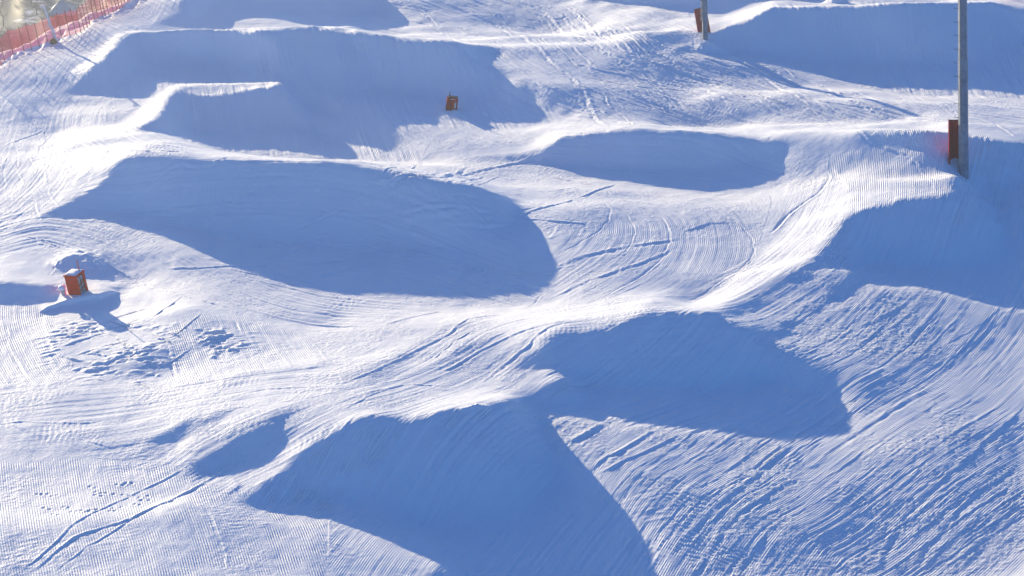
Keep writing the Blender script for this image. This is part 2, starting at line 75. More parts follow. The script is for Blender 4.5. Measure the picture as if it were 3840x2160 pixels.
    (56,29,-7,0,0,0,-1,1,0,0,0,0,-1,1,0,0,0,-1,1,0,-1,0,1,-1,0,0,-1,1,0,0,-1,1,0,0,-1,1,0,0,0,0,1,0,1,-1,1,0,-1,-1,1,-1,2,2,2,-1,-2,-2,-2,-1,-1,0,-3,-1,0,0,2,1,4,0,-1,1,2,2,4,6,8,-2,-4,-1,3,3,-3,-6,-4,6,6,0,2,0,-1,-3,-2,-1,-3,0,-2,0,-14,-31,-3,0,-1,0,-1,13,15,1,5,3,3,0,1,0,1,-1,4,-2,-2,-1,-1,1,-2,1,0,0,0,1,-1,1,2,0,0,1,0,-1,1,0,0,-1,1,1,1,3,2,1,-2,0,0,1,2,0,1,0,1,1,-1,0,-4,-16,6,3,1,0,2,1,0,2,6,2,1,-2,-45,-9,0,0,0,0,1,-1,0,0,6,9,15,7,3,0,0,0,-1,1,0,0,-1,1,-1,1,0,-1,1,-1,10,11,-2,-2,-3,-2,-2,-1,-1,-1,-1,0,-1),
    (57,26,-7,0,-1,1,0,-1,1,0,0,0,-1,1,0,0,0,0,0,-1,1,0,-1,1,-1,1,-1,0,-1,1,-1,1,-1,1,0,-1,1,-1,0,1,0,0,0,1,1,0,0,0,-1,1,-2,0,0,1,2,4,-1,-3,-3,-1,-1,0,-2,-1,-1,-2,0,1,2,2,1,0,1,3,4,3,6,11,1,-7,0,0,2,-1,-7,-9,3,9,3,3,2,-1,-1,-3,-2,-3,0,-2,1,-12,-31,-8,0,0,1,0,3,2,2,7,9,9,4,1,0,1,0,-1,1,0,-1,0,0,-1,0,0,0,-1,1,-1,0,2,0,2,0,0,0,0,0,0,-1,1,-2,2,5,4,-1,0,-1,0,0,0,2,0,1,1,1,0,-2,-7,-13,11,0,-1,1,2,0,2,2,5,3,1,-4,-33,-21,1,0,0,0,-1,1,0,-1,8,11,14,6,1,1,-1,1,-1,1,0,-1,1,0,-1,1,-1,1,-1,2,10,5,0,-2,-2,-1,-2,-1,-1,-1,-1,0,-1,-1),
    (58,23,-7,0,-1,1,-1,1,0,-1,1,-1,1,0,0,0,-1,1,0,0,0,0,0,0,0,-1,1,-1,1,-1,-1,1,-1,1,-1,0,0,1,-1,1,-1,0,0,1,0,0,2,-1,2,0,-1,0,-1,-1,0,0,0,2,3,2,-3,-3,-2,-2,1,-1,-2,-1,-1,-1,0,1,2,1,1,0,8,5,2,4,9,3,-2,-3,0,-1,0,-4,-12,-3,6,10,4,3,1,-1,-2,-3,-3,-1,-2,-2,-7,-11,-29,-2,0,0,0,0,0,1,1,2,12,11,10,0,0,1,-1,1,-1,0,1,-1,0,1,-1,0,-1,0,0,0,0,1,1,1,1,0,-1,0,0,0,-1,-2,1,7,4,0,0,-1,-1,0,0,1,0,2,1,0,1,-1,-15,-1,8,-2,-2,1,3,0,2,3,5,2,1,-3,-26,-28,0,-1,1,-1,1,-1,1,-1,10,10,15,5,0,1,-1,1,0,-1,1,0,0,-1,1,0,-1,1,0,3,7,2,1,-1,0,-2,-2,0,-1,-1,0,-2,1,-2,0),
    (59,20,-7,0,-1,1,-1,1,-1,1,-1,1,-1,1,-1,1,0,0,0,-1,1,0,0,0,0,0,0,0,0,0,0,-1,0,-1,1,-1,0,0,0,-1,2,-1,1,-1,0,-1,2,0,1,1,0,1,0,0,-1,-1,0,-2,0,1,0,4,2,-1,-3,-3,-2,0,0,-2,1,-2,0,-2,1,1,2,-1,1,15,1,1,3,7,3,1,-1,-1,-2,-2,-2,-9,-7,1,9,8,4,2,2,-2,-3,-3,-3,-3,-2,-6,-3,-15,-15,-10,-1,0,0,0,0,0,1,3,7,11,8,6,2,0,1,0,-1,1,0,-1,1,-1,1,-1,0,0,0,0,-1,2,1,1,0,0,0,-1,0,-1,-2,1,6,4,3,-1,-2,0,-1,-1,1,1,2,0,1,-1,-2,-18,15,-1,-4,-1,0,2,3,0,5,4,3,1,-2,-23,-33,0,0,-1,1,-1,1,-1,1,9,13,15,2,1,0,0,0,0,0,0,0,0,-1,1,0,-1,1,1,2,4,2,2,-1,1,-2,0,-2,0,0,-2,0,-1,0,-1),
    (60,17,-7,0,-1,1,-1,1,-1,1,-1,1,-1,1,-1,0,1,-1,1,-1,1,0,0,0,0,0,0,0,1,-1,0,0,0,0,-1,0,0,-1,0,-1,1,-1,1,-1,2,0,-1,0,-1,1,1,2,1,-1,3,-2,-1,1,-2,0,-2,0,-1,1,3,3,1,-3,-4,-2,-2,2,-1,0,1,0,-3,-1,2,1,1,3,9,2,1,5,4,3,3,-1,-1,-2,-2,-3,-5,-6,-4,4,10,5,3,4,1,-3,-3,-5,-3,-4,-3,-2,-6,-10,-15,-13,-1,1,0,-1,1,0,1,1,2,10,11,9,4,1,0,0,0,0,0,0,0,0,-1,1,0,-1,1,-1,1,0,2,0,1,-1,0,-1,-1,-2,2,5,5,1,1,-2,-2,-1,1,0,1,0,3,-2,1,-18,9,8,-4,-6,-2,2,2,1,3,4,5,3,0,1,-23,-36,0,0,-1,1,-1,0,1,0,13,13,14,1,-1,0,1,-1,0,1,-1,0,-1,1,0,-1,0,-2,4,2,2,1,3,0,0,0,0,-2,0,-1,0,-1,0,-2,1,-1),
    (61,14,-6,0,-1,1,-1,0,1,-1,0,1,-1,1,-1,0,0,1,-1,0,1,-1,1,-1,1,0,0,0,1,-1,0,1,-1,0,1,-1,0,0,-1,0,-1,-1,1,-2,1,0,1,0,1,1,-3,0,0,2,3,2,-1,0,-1,-1,0,0,-1,-1,-2,-1,0,3,3,2,0,-5,-3,-3,2,0,0,3,2,-2,-3,0,2,2,2,4,3,2,4,5,3,2,-1,-2,-1,0,-3,-3,-4,-5,0,5,6,5,4,4,0,-5,-3,-6,-3,-3,-1,-3,-6,-9,-13,-15,0,-1,1,-1,1,0,0,1,2,6,10,12,7,2,-1,1,-1,0,0,0,0,0,0,0,0,0,0,0,0,1,1,1,0,-1,-1,0,-3,4,4,5,0,1,-3,-1,0,-1,0,2,1,0,0,-6,-12,15,4,-7,-7,2,2,0,1,4,5,4,2,3,-1,-23,-36,0,1,-1,0,0,1,-1,5,15,13,8,1,-2,1,0,-1,0,0,0,-1,0,1,-1,-1,-3,-3,8,3,1,1,2,1,1,0,-1,0,-1,-1,0,-1,0,-1,-1,1,-2),
    (62,11,-5,0,-1,0,1,-1,1,-1,0,0,1,-1,0,0,1,-1,0,0,0,0,0,1,-1,0,1,0,0,0,0,1,-1,1,-1,1,0,-1,1,-1,0,0,-1,-1,-1,0,0,-1,0,1,1,2,0,-1,-4,2,3,4,0,0,-1,-1,-2,2,0,-2,-2,-1,-2,0,2,2,4,0,-2,-4,-4,0,1,2,3,4,1,-4,-3,2,2,1,2,2,3,4,4,3,0,1,-3,0,0,0,-2,-3,-4,-4,2,4,5,4,7,3,-4,-3,-7,-4,-2,0,-3,-2,-6,-7,-15,-15,-1,1,-1,1,-1,1,0,-1,2,5,13,10,10,1,-1,0,1,-1,0,0,1,-1,0,0,0,0,0,0,0,1,2,0,-1,0,-1,0,2,5,3,1,-2,0,-2,-1,0,0,1,2,-1,0,-10,-3,12,3,-11,-7,7,1,1,0,3,6,3,3,3,-2,-29,-29,1,1,0,2,0,1,1,7,16,12,0,0,-1,0,0,-1,0,-1,1,0,-1,0,0,-4,-4,-1,8,6,2,-1,2,1,2,-1,0,0,0,-2,0,0,-2,1,-1,-1,0),
    (63,8,-4,-1,1,0,-1,0,1,-1,0,0,1,-1,0,0,0,0,0,0,0,0,0,0,0,0,0,0,0,1,0,0,1,-1,1,-1,1,0,0,0,0,0,-1,1,-1,0,-2,0,-2,0,0,-1,2,1,2,1,-1,-4,0,5,3,1,0,-1,-3,0,-1,2,-1,-2,-2,-3,0,0,3,3,1,0,-3,-3,-3,2,2,3,6,5,-6,-3,0,1,0,1,1,3,5,4,3,-1,1,-1,-2,-1,1,2,-3,-5,-4,1,1,3,3,8,5,2,-6,-6,-4,-3,1,-1,-2,-4,-4,-7,-15,-16,-1,1,-1,0,0,1,-1,0,1,8,10,12,8,2,-1,0,1,-1,0,0,0,0,0,0,0,0,0,0,0,2,0,1,-1,1,0,2,4,2,0,-1,0,-2,-1,0,0,1,1,0,-2,-12,7,6,2,-18,1,7,1,0,1,4,4,2,2,5,-8,-42,-7,1,2,2,4,12,-1,0,5,8,3,0,0,-1,0,0,-1,1,-1,0,0,1,-1,-3,-2,-2,0,3,9,4,0,0,2,1,1,-1,0,0,-1,-1,0,-1,-1,0,0,-1,0),
    (64,5,-4,0,0,0,-1,1,-1,0,1,-1,0,0,0,0,0,0,0,0,0,0,0,-1,1,0,0,0,-1,1,0,0,1,0,0,1,-1,1,0,0,0,1,-1,1,-1,0,0,-1,1,-2,-1,-2,0,-1,0,2,0,2,3,-1,-4,0,3,4,3,-1,-2,-1,-3,-1,2,1,-2,-3,-3,-1,-1,2,3,2,0,0,-3,-3,1,2,4,5,6,-2,-4,-2,0,0,-1,0,3,5,7,1,0,1,-1,-1,-4,-2,6,0,-7,-5,1,2,1,1,4,8,5,-2,-7,-5,-2,1,-1,0,-3,-3,-2,-5,-24,-14,1,0,0,0,0,0,0,1,0,7,14,10,8,0,1,-1,0,0,0,0,0,-1,1,0,0,0,0,-1,1,2,1,0,1,1,1,2,3,0,0,-1,-1,-1,-1,0,0,1,1,-7,-4,7,2,-2,-18,9,3,1,1,2,2,3,0,2,4,-30,-18,0,-3,16,10,1,4,1,1,-4,1,0,2,1,-3,1,0,-1,1,0,-1,1,-1,0,-2,-1,-1,0,1,6,8,1,0,2,1,1,0,0,-1,-1,-1,0,0,-1,-1,0,-1,0,0),
    (65,2,-3,0,-1,1,0,0,-1,1,-1,1,-1,0,0,0,0,0,0,0,-1,1,0,-1,1,0,-1,1,-1,1,0,-1,1,0,-1,2,0,0,1,0,0,0,1,-1,1,1,-1,-1,0,1,-1,1,-1,-3,-2,-1,0,1,1,0,1,2,1,-2,0,0,5,2,2,-2,-3,-1,-2,-1,1,1,-3,-3,-2,-2,0,3,1,2,-1,1,0,-3,3,3,4,5,2,-3,-2,-1,-2,-3,0,3,6,8,3,1,-1,2,-2,-5,-10,3,5,-5,-2,-1,2,2,0,0,4,9,3,-5,-5,-3,0,0,0,0,-2,-2,0,-13,-26,-8,0,0,0,0,0,0,0,0,1,12,10,12,4,1,0,0,-1,1,0,0,0,-1,1,0,-1,1,-1,1,0,3,1,1,1,0,2,1,2,0,0,-1,-1,-1,-1,0,1,-1,-8,6,0,1,-15,2,5,0,1,1,3,2,0,0,-1,-11,-22,1,19,-3,-6,12,2,0,1,-1,-1,-2,0,1,-1,0,-1,0,0,0,0,0,-1,0,0,-1,-1,1,-1,0,3,9,3,1,2,2,0,0,0,-1,0,-1,0,-2,1,-2,0,0,0,-2,1),
    (66,0,-3,0,0,-1,1,0,0,-1,1,-1,1,-1,0,0,1,-2,1,0,-1,1,-1,1,-1,0,1,-1,1,-1,0,1,-1,1,-1,1,-1,2,-1,2,0,0,1,0,-1,1,1,0,0,-1,-1,1,0,2,-2,-3,-2,-1,-1,0,1,1,0,1,2,1,-1,1,1,5,1,-1,-2,-1,-3,-2,-1,2,-1,-3,-2,-2,-2,1,1,1,-2,5,3,-2,0,2,5,3,2,1,-2,-1,-4,-4,0,2,6,10,6,3,0,-2,-1,0,-18,-21,15,13,-4,-4,2,2,2,-3,0,7,7,2,-6,-4,-1,1,1,0,0,-1,0,-5,-14,-31,-2,0,0,0,0,0,0,0,0,3,11,12,10,3,1,0,-1,1,-1,1,0,-1,1,0,-1,1,-1,1,-1,2,3,1,1,1,0,1,2,1,2,-2,1,-3,-1,-1,-1,-1,-2,4,-1,-6,-14,10,3,-1,-1,3,3,0,0,-1,-1,-17,-16,10,22,-2,-4,0,2,1,-1,-1,0,0,-2,0,0,-1,0,-1,0,0,0,-1,1,-2,1,-1,1,-1,1,-1,0,7,6,4,0,3,0,1,0,-1,-1,-1,0,-1,0,-1,0,-1,-1,1,-2),
    (67,0,-3,-1,1,0,0,0,-1,1,0,-1,0,1,-1,0,0,-1,1,0,-1,0,0,0,0,0,0,0,0,0,1,-1,0,1,-1,1,-1,1,0,2,0,1,0,1,-1,0,2,0,-1,0,-2,1,2,1,-1,-3,-3,-2,0,-1,1,0,1,-1,2,2,1,1,2,1,2,1,-1,-1,-1,-6,-1,0,1,-1,-3,-2,-1,-2,2,-4,-11,19,4,0,-2,1,2,4,3,1,-1,-1,-3,-6,-1,6,6,9,7,6,1,-6,-3,-4,-12,-36,19,14,3,-1,-1,3,2,-1,-3,1,7,8,-2,-6,0,0,1,1,1,0,-1,-3,-6,-19,-22,-5,0,0,0,0,0,0,1,-1,4,12,10,11,2,1,0,-1,1,0,-1,1,0,-1,1,-1,1,0,-1,1,1,3,2,1,0,0,1,3,2,1,-1,-1,-1,-4,-1,-2,0,3,1,-12,-7,8,1,-1,0,2,2,0,1,0,-2,-15,-19,12,21,0,3,-6,0,-1,1,-1,-1,1,-1,-1,0,-1,-1,1,-1,-1,1,-1,0,0,-1,0,1,-1,0,0,0,3,6,7,1,2,2,0,0,0,-1,-1,-1,0,-1,-1,0,0,-1,-1,0,0),
    (68,0,-4,0,0,0,0,0,-1,1,-1,1,-1,0,0,0,0,0,-1,0,0,0,0,0,-1,1,-1,1,0,-1,1,0,1,-1,1,-1,1,0,0,1,0,3,0,1,-1,0,0,3,-2,-1,-2,2,2,2,-2,-2,-3,-3,-1,-1,1,0,0,0,0,2,3,2,1,1,2,1,0,0,-1,-4,-5,-2,2,1,-2,-1,-1,-3,0,-15,-5,19,10,-1,-1,-1,2,3,2,2,1,-1,-4,-6,0,13,2,8,7,6,0,-6,-5,-8,-33,-11,21,9,5,2,-1,2,2,2,-5,-2,4,8,3,-3,-1,0,0,2,0,3,-2,-3,-4,-6,-17,-26,-2,0,0,0,1,-1,0,0,0,6,9,14,8,3,0,-1,1,0,-1,1,0,-1,1,0,-1,1,0,-1,1,2,2,2,1,-1,1,3,3,3,-1,0,-2,-3,-4,-3,1,4,1,-12,-6,6,2,-2,1,1,-5,5,4,0,-3,-15,-20,9,22,2,5,-3,-4,-1,0,0,0,-1,0,-1,0,0,-1,-1,0,0,0,-1,0,0,0,-1,0,1,-1,0,0,0,4,10,3,2,1,2,-1,0,0,-1,-1,-1,0,-2,1,-1,-1,0,-1,0,0),
    (69,0,-4,0,0,0,0,-1,1,0,-1,0,1,-1,0,0,-1,1,-1,0,0,-1,1,-1,0,0,0,0,0,1,-1,1,0,1,0,0,0,0,-1,1,2,2,1,2,-2,0,-1,3,-1,-2,-1,2,2,1,0,-3,-2,-3,-2,0,-1,-1,1,-1,0,2,3,2,3,0,0,2,1,1,1,-4,-4,-5,0,2,0,1,-2,-2,-7,-20,-1,17,14,2,-1,-2,1,0,4,1,3,-1,-3,-5,7,10,1,5,6,4,0,-9,-10,-30,-15,12,20,1,3,5,0,1,2,1,0,-6,1,6,5,0,-1,2,1,-1,1,1,-1,-2,-3,-3,-6,-18,-23,-4,0,0,0,1,-1,0,0,1,5,12,10,10,1,1,0,0,-1,1,0,-1,1,0,-1,1,0,-1,1,0,1,4,1,0,0,2,5,3,1,-1,0,-3,-1,-14,9,1,2,-10,-6,6,0,-2,0,2,-18,17,4,1,-5,-17,-17,2,22,11,1,0,-2,-3,0,0,-1,-1,0,0,-1,0,-1,0,-1,1,-1,-1,1,-1,0,-1,1,-1,0,1,-1,0,1,8,6,3,2,1,1,0,-1,0,-2,0,-1,0,-1,-1,0,-1,0,-1,0),
    (70,0,-4,0,0,0,0,-1,1,-1,1,-1,0,0,0,0,0,-1,0,0,-1,1,-1,-1,1,-1,0,1,-1,1,1,0,0,1,1,-1,1,-1,-1,0,2,2,4,2,-1,-3,-1,3,-1,-2,1,0,3,1,-1,-2,-2,-1,-3,-1,-1,-1,-1,0,1,0,1,5,1,2,0,1,1,2,1,0,-4,-7,-1,1,4,0,1,-4,-17,-20,0,18,17,1,1,-1,-1,0,1,4,1,1,-2,1,7,5,4,4,2,1,-2,-24,-26,-11,11,23,2,1,0,8,0,2,1,2,1,-6,-1,3,5,2,1,4,1,-4,-1,0,2,-2,-1,-3,0,-7,-20,-25,-2,0,0,1,-1,0,0,1,-1,7,10,13,8,2,-1,1,0,-1,1,0,-1,1,0,-1,1,0,-1,1,-1,3,2,2,0,1,3,6,2,-1,1,-2,-3,-10,6,0,2,-8,-4,5,-3,-1,-1,-2,-15,3,18,0,-4,-26,-11,1,25,12,0,0,3,-4,-1,-2,-1,0,-1,-1,1,-2,1,-1,0,0,-1,0,0,0,-1,0,-1,1,-1,0,0,0,1,2,9,6,1,1,2,1,-1,-1,-1,0,-1,-1,-1,0,-1,0,-1,0,-1,0),
    (71,0,-4,0,0,0,-1,1,0,-1,1,-1,0,0,0,-1,1,-1,0,0,-1,0,-1,1,-2,1,-1,1,0,0,2,0,0,1,2,0,0,-1,-3,0,2,3,4,4,1,-5,-3,1,0,-1,1,2,2,0,-1,-2,0,-2,-1,-2,-1,-2,-1,0,-1,2,-1,4,2,1,1,0,2,2,2,1,-2,-5,-2,0,4,2,0,-5,-25,-16,-2,10,24,5,0,1,-1,-2,1,2,3,1,1,8,0,2,6,4,0,-15,-20,-25,-1,17,13,7,-1,1,1,6,2,2,2,2,0,-3,-2,1,4,2,3,4,0,-3,-4,0,1,1,0,-2,-1,-1,-4,-29,-17,-4,-1,0,1,-1,0,0,1,0,6,11,10,10,1,1,0,-1,1,0,-1,1,0,-1,1,-1,1,0,-1,1,1,3,1,1,3,6,1,2,0,0,-3,-4,0,0,-1,-2,-1,0,-3,-1,-1,-5,-20,-4,18,6,-8,-25,2,3,23,10,-1,0,0,0,-1,-4,0,-2,0,0,-1,0,-1,1,-1,0,-1,1,-1,0,0,-1,0,0,-1,0,1,-1,0,0,7,9,2,1,3,1,-1,0,-1,0,-2,0,-1,0,-1,-1,-1,0,0,-1,0),
    (72,0,-4,0,0,0,-1,1,0,-1,0,1,-1,0,-1,1,-1,0,0,0,-1,-1,1,-2,0,0,-1,1,0,1,1,1,1,1,2,2,-1,-3,-3,-1,2,2,5,7,3,-6,-5,-3,1,1,0,4,4,-3,-1,-2,-1,1,0,-2,-3,-1,-2,0,0,1,-1,0,2,3,0,0,2,2,3,2,1,-2,-1,-2,2,4,-1,-10,-26,-15,-1,0,23,15,1,0,1,0,-2,2,2,3,3,8,-1,0,4,-1,-6,-47,-4,0,19,18,2,0,0,-1,5,4,2,2,3,4,0,-2,-2,-1,3,1,4,3,0,-2,-4,-1,0,1,2,-2,1,-1,-1,-7,-22,-25,-3,1,-1,0,0,1,-1,0,1,5,11,12,8,3,-1,1,0,-1,1,-1,1,0,-1,1,-1,1,-1,1,0,1,1,3,3,5,2,2,2,-1,0,-1,-3,-1,-1,0,1,-3,-1,-2,0,-8,-29,-4,3,2,-4,2,18,5,4,2,2,0,0,1,0,-5,-1,-1,0,-1,1,-1,-1,1,-1,0,0,0,-1,1,-1,0,-1,0,0,-1,0,0,0,0,1,11,5,2,2,1,1,0,-1,-1,0,-2,0,-1,-1,0,-1,0,-1,-1,1),
    (73,0,-4,0,0,0,-1,1,-1,1,-1,0,1,-2,1,0,-1,0,0,-1,0,-1,0,-1,-1,0,-1,0,1,1,3,1,1,1,2,5,-2,-6,-1,-4,1,2,3,13,2,-3,-7,-5,-1,1,1,4,7,-3,-4,-2,-1,3,3,-4,-2,-3,-1,0,0,1,-1,-3,1,2,1,0,0,4,2,4,4,3,0,-1,-2,3,-4,-17,-25,-10,0,0,5,26,8,2,-1,0,-1,1,2,3,6,4,1,-3,-3,-27,-17,-5,-1,12,22,5,0,0,1,-1,2,6,0,3,5,6,3,-2,-5,-3,2,2,3,2,2,-3,-3,-2,0,1,0,1,0,2,1,-3,-8,-23,-23,-5,1,-1,0,0,0,0,1,0,4,11,11,10,3,0,-1,1,-1,1,-1,1,0,-1,1,-1,1,-1,1,-1,1,3,3,4,4,3,0,2,1,-1,0,-3,-1,0,0,0,-4,0,1,-19,-31,-1,0,-1,0,8,26,6,-1,0,1,-1,1,0,1,-3,-3,-1,-1,0,0,0,0,0,-1,1,-1,0,-1,1,-1,0,0,0,-1,-1,0,-1,1,-1,2,5,8,4,1,3,1,0,0,0,-2,-1,0,-1,-1,-1,0,-1,-1,0,0,-1),
    (74,0,-4,0,0,-1,1,0,-1,1,-1,0,0,0,0,-1,1,-2,1,-1,0,-1,-1,0,-1,-2,0,0,0,3,3,2,3,-2,3,9,-5,-5,-4,-3,-1,1,3,10,6,1,-6,-7,-4,1,1,3,7,1,-6,-3,-1,4,6,-4,-4,-2,0,-1,2,-1,-1,-4,-1,0,1,0,1,2,3,5,10,6,1,-2,-2,-3,-6,-31,-18,-1,0,0,2,22,17,-1,1,-1,0,0,0,8,6,0,-2,-15,-22,-14,-2,1,1,23,14,1,0,0,0,0,0,4,1,3,8,8,5,-1,-8,-6,1,3,3,3,0,-1,-1,-5,1,-2,2,-1,2,4,2,0,-3,-11,-20,-30,0,-1,0,0,0,0,0,0,1,3,11,13,8,3,1,-1,1,-1,1,-1,1,-1,1,-1,1,-1,1,-1,1,-1,4,5,4,4,0,2,2,2,-1,-1,-1,-3,2,-2,-1,-3,1,-24,-29,0,-1,0,0,7,20,14,1,-1,-1,1,0,0,-1,1,-3,-3,0,-1,0,0,0,-1,1,0,-1,0,0,0,-1,1,-1,0,-1,0,-1,-3,2,1,1,1,7,7,2,3,2,0,1,-1,0,-2,0,-2,0,-1,-1,0,-1,-1,0,0,-1),
    (75,0,-4,0,0,-1,1,0,-1,1,-1,0,0,0,0,-1,0,0,0,-1,-1,0,-1,0,-2,-1,-2,0,1,4,3,5,1,0,4,5,-3,-6,-3,-4,-1,-1,2,6,6,7,-2,-7,-6,-1,0,3,4,4,-4,-4,0,1,7,1,-6,-3,1,2,-1,0,-2,-3,-4,0,-1,0,-1,3,1,12,12,7,1,-2,-4,-10,-22,-28,-3,1,-1,5,13,18,4,1,0,0,0,0,0,15,2,-8,-18,-24,-5,-2,0,0,9,26,4,0,0,0,0,0,0,1,1,4,11,7,3,2,-3,-9,-3,4,3,3,0,0,-1,-2,-2,-2,-1,0,1,4,6,4,-3,-8,-11,-23,-16,-9,-1,0,0,0,0,1,-1,1,3,10,10,11,4,0,1,0,-1,1,-1,1,-1,1,-1,1,-1,1,-1,0,1,4,6,4,1,2,2,3,0,0,-1,-1,-2,0,-2,-4,-1,-16,-29,-6,0,0,-1,3,14,18,6,-1,1,0,-1,1,-1,1,-1,-2,-3,-1,0,1,-1,-1,1,0,0,-1,0,0,0,0,-1,0,0,-1,-2,-3,3,1,1,0,2,10,4,3,1,3,0,1,-2,-1,0,-2,0,-2,0,0,-2,0,0,-2,1,-2),
    (76,0,-4,0,0,-1,1,0,-1,1,-1,0,0,0,0,-1,0,0,-1,0,0,-1,-1,-1,-1,-2,-2,-1,1,8,2,5,2,1,3,5,-4,-5,-4,-3,-2,-3,1,4,4,8,4,-2,-7,-6,0,2,2,3,0,-2,-1,0,3,6,-4,-6,4,3,-2,-1,-2,-2,-4,-3,-1,-1,-1,2,1,18,9,8,2,-4,-15,-20,-30,-2,-1,1,1,21,15,2,0,0,2,-2,1,0,7,15,-10,-23,-27,-1,-1,0,0,4,20,13,1,1,-1,1,0,-1,1,0,0,5,7,9,3,3,2,-7,-6,0,5,3,1,-1,1,0,-2,-4,-3,-3,1,4,7,9,1,-9,-8,-13,-12,-20,-12,-1,0,0,0,1,-1,0,0,2,10,12,11,4,1,-1,1,-1,0,1,-1,1,-1,0,1,-1,0,1,-1,2,4,6,4,1,2,2,2,0,0,0,-1,-3,-1,-5,-3,-8,-17,-25,1,0,0,1,2,20,14,3,0,-1,1,-1,1,-1,0,1,-3,-3,-1,1,-1,0,0,0,0,-1,1,-1,0,0,0,0,-1,-2,-3,0,1,2,1,0,0,7,6,5,1,3,1,1,-1,0,-2,0,-2,0,-2,0,0,-2,0,-1,0,-1),
    (77,0,-4,0,0,-1,1,0,-1,1,-1,0,0,0,0,-1,0,0,-1,0,0,-1,-1,-1,-1,-2,-2,-3,4,6,4,4,3,3,3,3,-3,-7,-4,-1,-3,-2,-2,1,5,5,7,3,-4,-8,-2,0,1,2,2,0,-2,1,1,4,-1,-5,6,3,-1,-5,-1,0,-3,-4,-2,-1,-2,2,5,14,8,7,-2,-19,-28,-14,-3,-1,1,7,13,15,2,0,1,-1,2,0,-1,9,9,-3,-20,-21,-13,0,-1,-1,1,12,15,9,1,1,0,0,0,1,-1,0,1,2,5,10,4,1,4,1,-7,-3,1,6,2,1,-1,0,1,-4,-6,-4,-2,3,6,11,7,-3,-11,-10,-8,-12,-16,-10,-7,-1,0,0,0,-1,1,0,3,8,11,11,5,2,-1,0,1,-1,0,0,1,-1,0,1,-1,0,1,-1,2,6,5,4,1,2,1,1,0,2,-1,-2,-3,-3,-6,-3,-6,-32,-7,0,0,-1,1,11,17,10,1,0,1,-1,1,-1,1,-1,1,-3,-3,0,-1,0,1,-1,0,0,0,-1,1,-1,1,-1,-1,-4,-1,0,0,4,0,0,0,2,7,7,2,2,3,1,0,0,-2,0,-2,0,-2,0,-1,-1,0,-2,0,-1,0),
    (78,0,-4,0,0,0,-1,1,-1,1,-1,0,0,0,0,-1,0,0,0,-1,-1,0,-1,-1,-1,-2,-2,-1,1,7,4,4,2,8,1,1,-2,-7,-4,-1,-2,-3,-3,0,2,5,7,5,2,-8,-4,-2,-1,2,3,1,-1,0,1,1,1,-2,3,5,1,-7,0,-1,0,-4,-2,-3,0,2,6,13,3,0,-26,-23,-7,-2,-1,2,8,19,7,1,1,-1,1,0,0,2,8,14,-12,-8,-15,-4,-19,-5,-1,-1,4,13,7,8,6,2,-1,1,1,-1,0,0,1,0,3,9,5,1,4,4,-1,-6,-1,5,4,2,-1,-1,1,-1,-7,-7,-2,-1,5,9,10,8,-8,-15,-6,-8,-6,-9,-20,-9,-1,0,0,0,0,0,0,2,6,12,10,9,0,0,0,0,1,-1,0,0,1,-1,1,-1,0,1,0,1,6,7,2,3,-1,2,0,2,0,0,-4,-2,-5,-5,-2,-22,-21,0,-1,0,1,1,9,22,6,1,0,0,-1,1,0,-1,1,0,-3,-3,-1,1,-1,1,-1,1,-1,0,0,0,-1,1,-3,-4,1,-1,0,2,2,1,-1,1,3,9,3,3,2,3,1,-1,0,-2,0,-1,-2,0,-1,-1,-2,0,-1,0,-2,0),
    (79,0,-4,0,0,0,-1,1,0,-1,0,0,0,0,0,-1,1,-2,1,-1,0,-1,-1,-1,-1,-1,-2,-1,1,5,5,4,3,6,3,0,-2,-6,-3,-3,-1,-3,-1,-3,0,4,6,7,3,-3,-5,-5,-1,1,2,3,-1,0,0,2,-1,2,0,4,2,-3,-2,-1,1,-1,-4,-2,-1,3,7,10,-7,-22,-19,-7,-5,0,2,11,16,5,4,1,0,0,-1,1,-1,10,13,-1,-9,-19,2,2,-14,-22,1,0,0,7,8,9,9,5,0,0,1,-1,0,1,-1,1,0,7,7,1,2,5,4,-3,-3,3,5,2,0,-3,0,0,-3,-8,-4,-3,1,7,10,12,1,-12,-9,-8,-3,-5,-9,-15,-14,-4,0,-1,0,1,-1,1,0,6,9,11,8,4,1,-1,0,1,-1,1,-1,0,1,-1,1,0,0,0,1,7,7,3,0,1,0,0,3,0,-1,-4,-3,-5,-3,-13,-27,-6,0,-1,1,1,2,18,17,2,0,0,-1,1,0,-1,1,0,-1,-3,-1,-1,0,0,-1,1,0,-1,0,1,-1,-1,-3,-3,1,0,-1,2,1,3,-1,0,0,7,6,3,2,4,1,2,-2,0,-1,-1,-1,-2,0,-2,-1,-1,0,-2,0,-1),
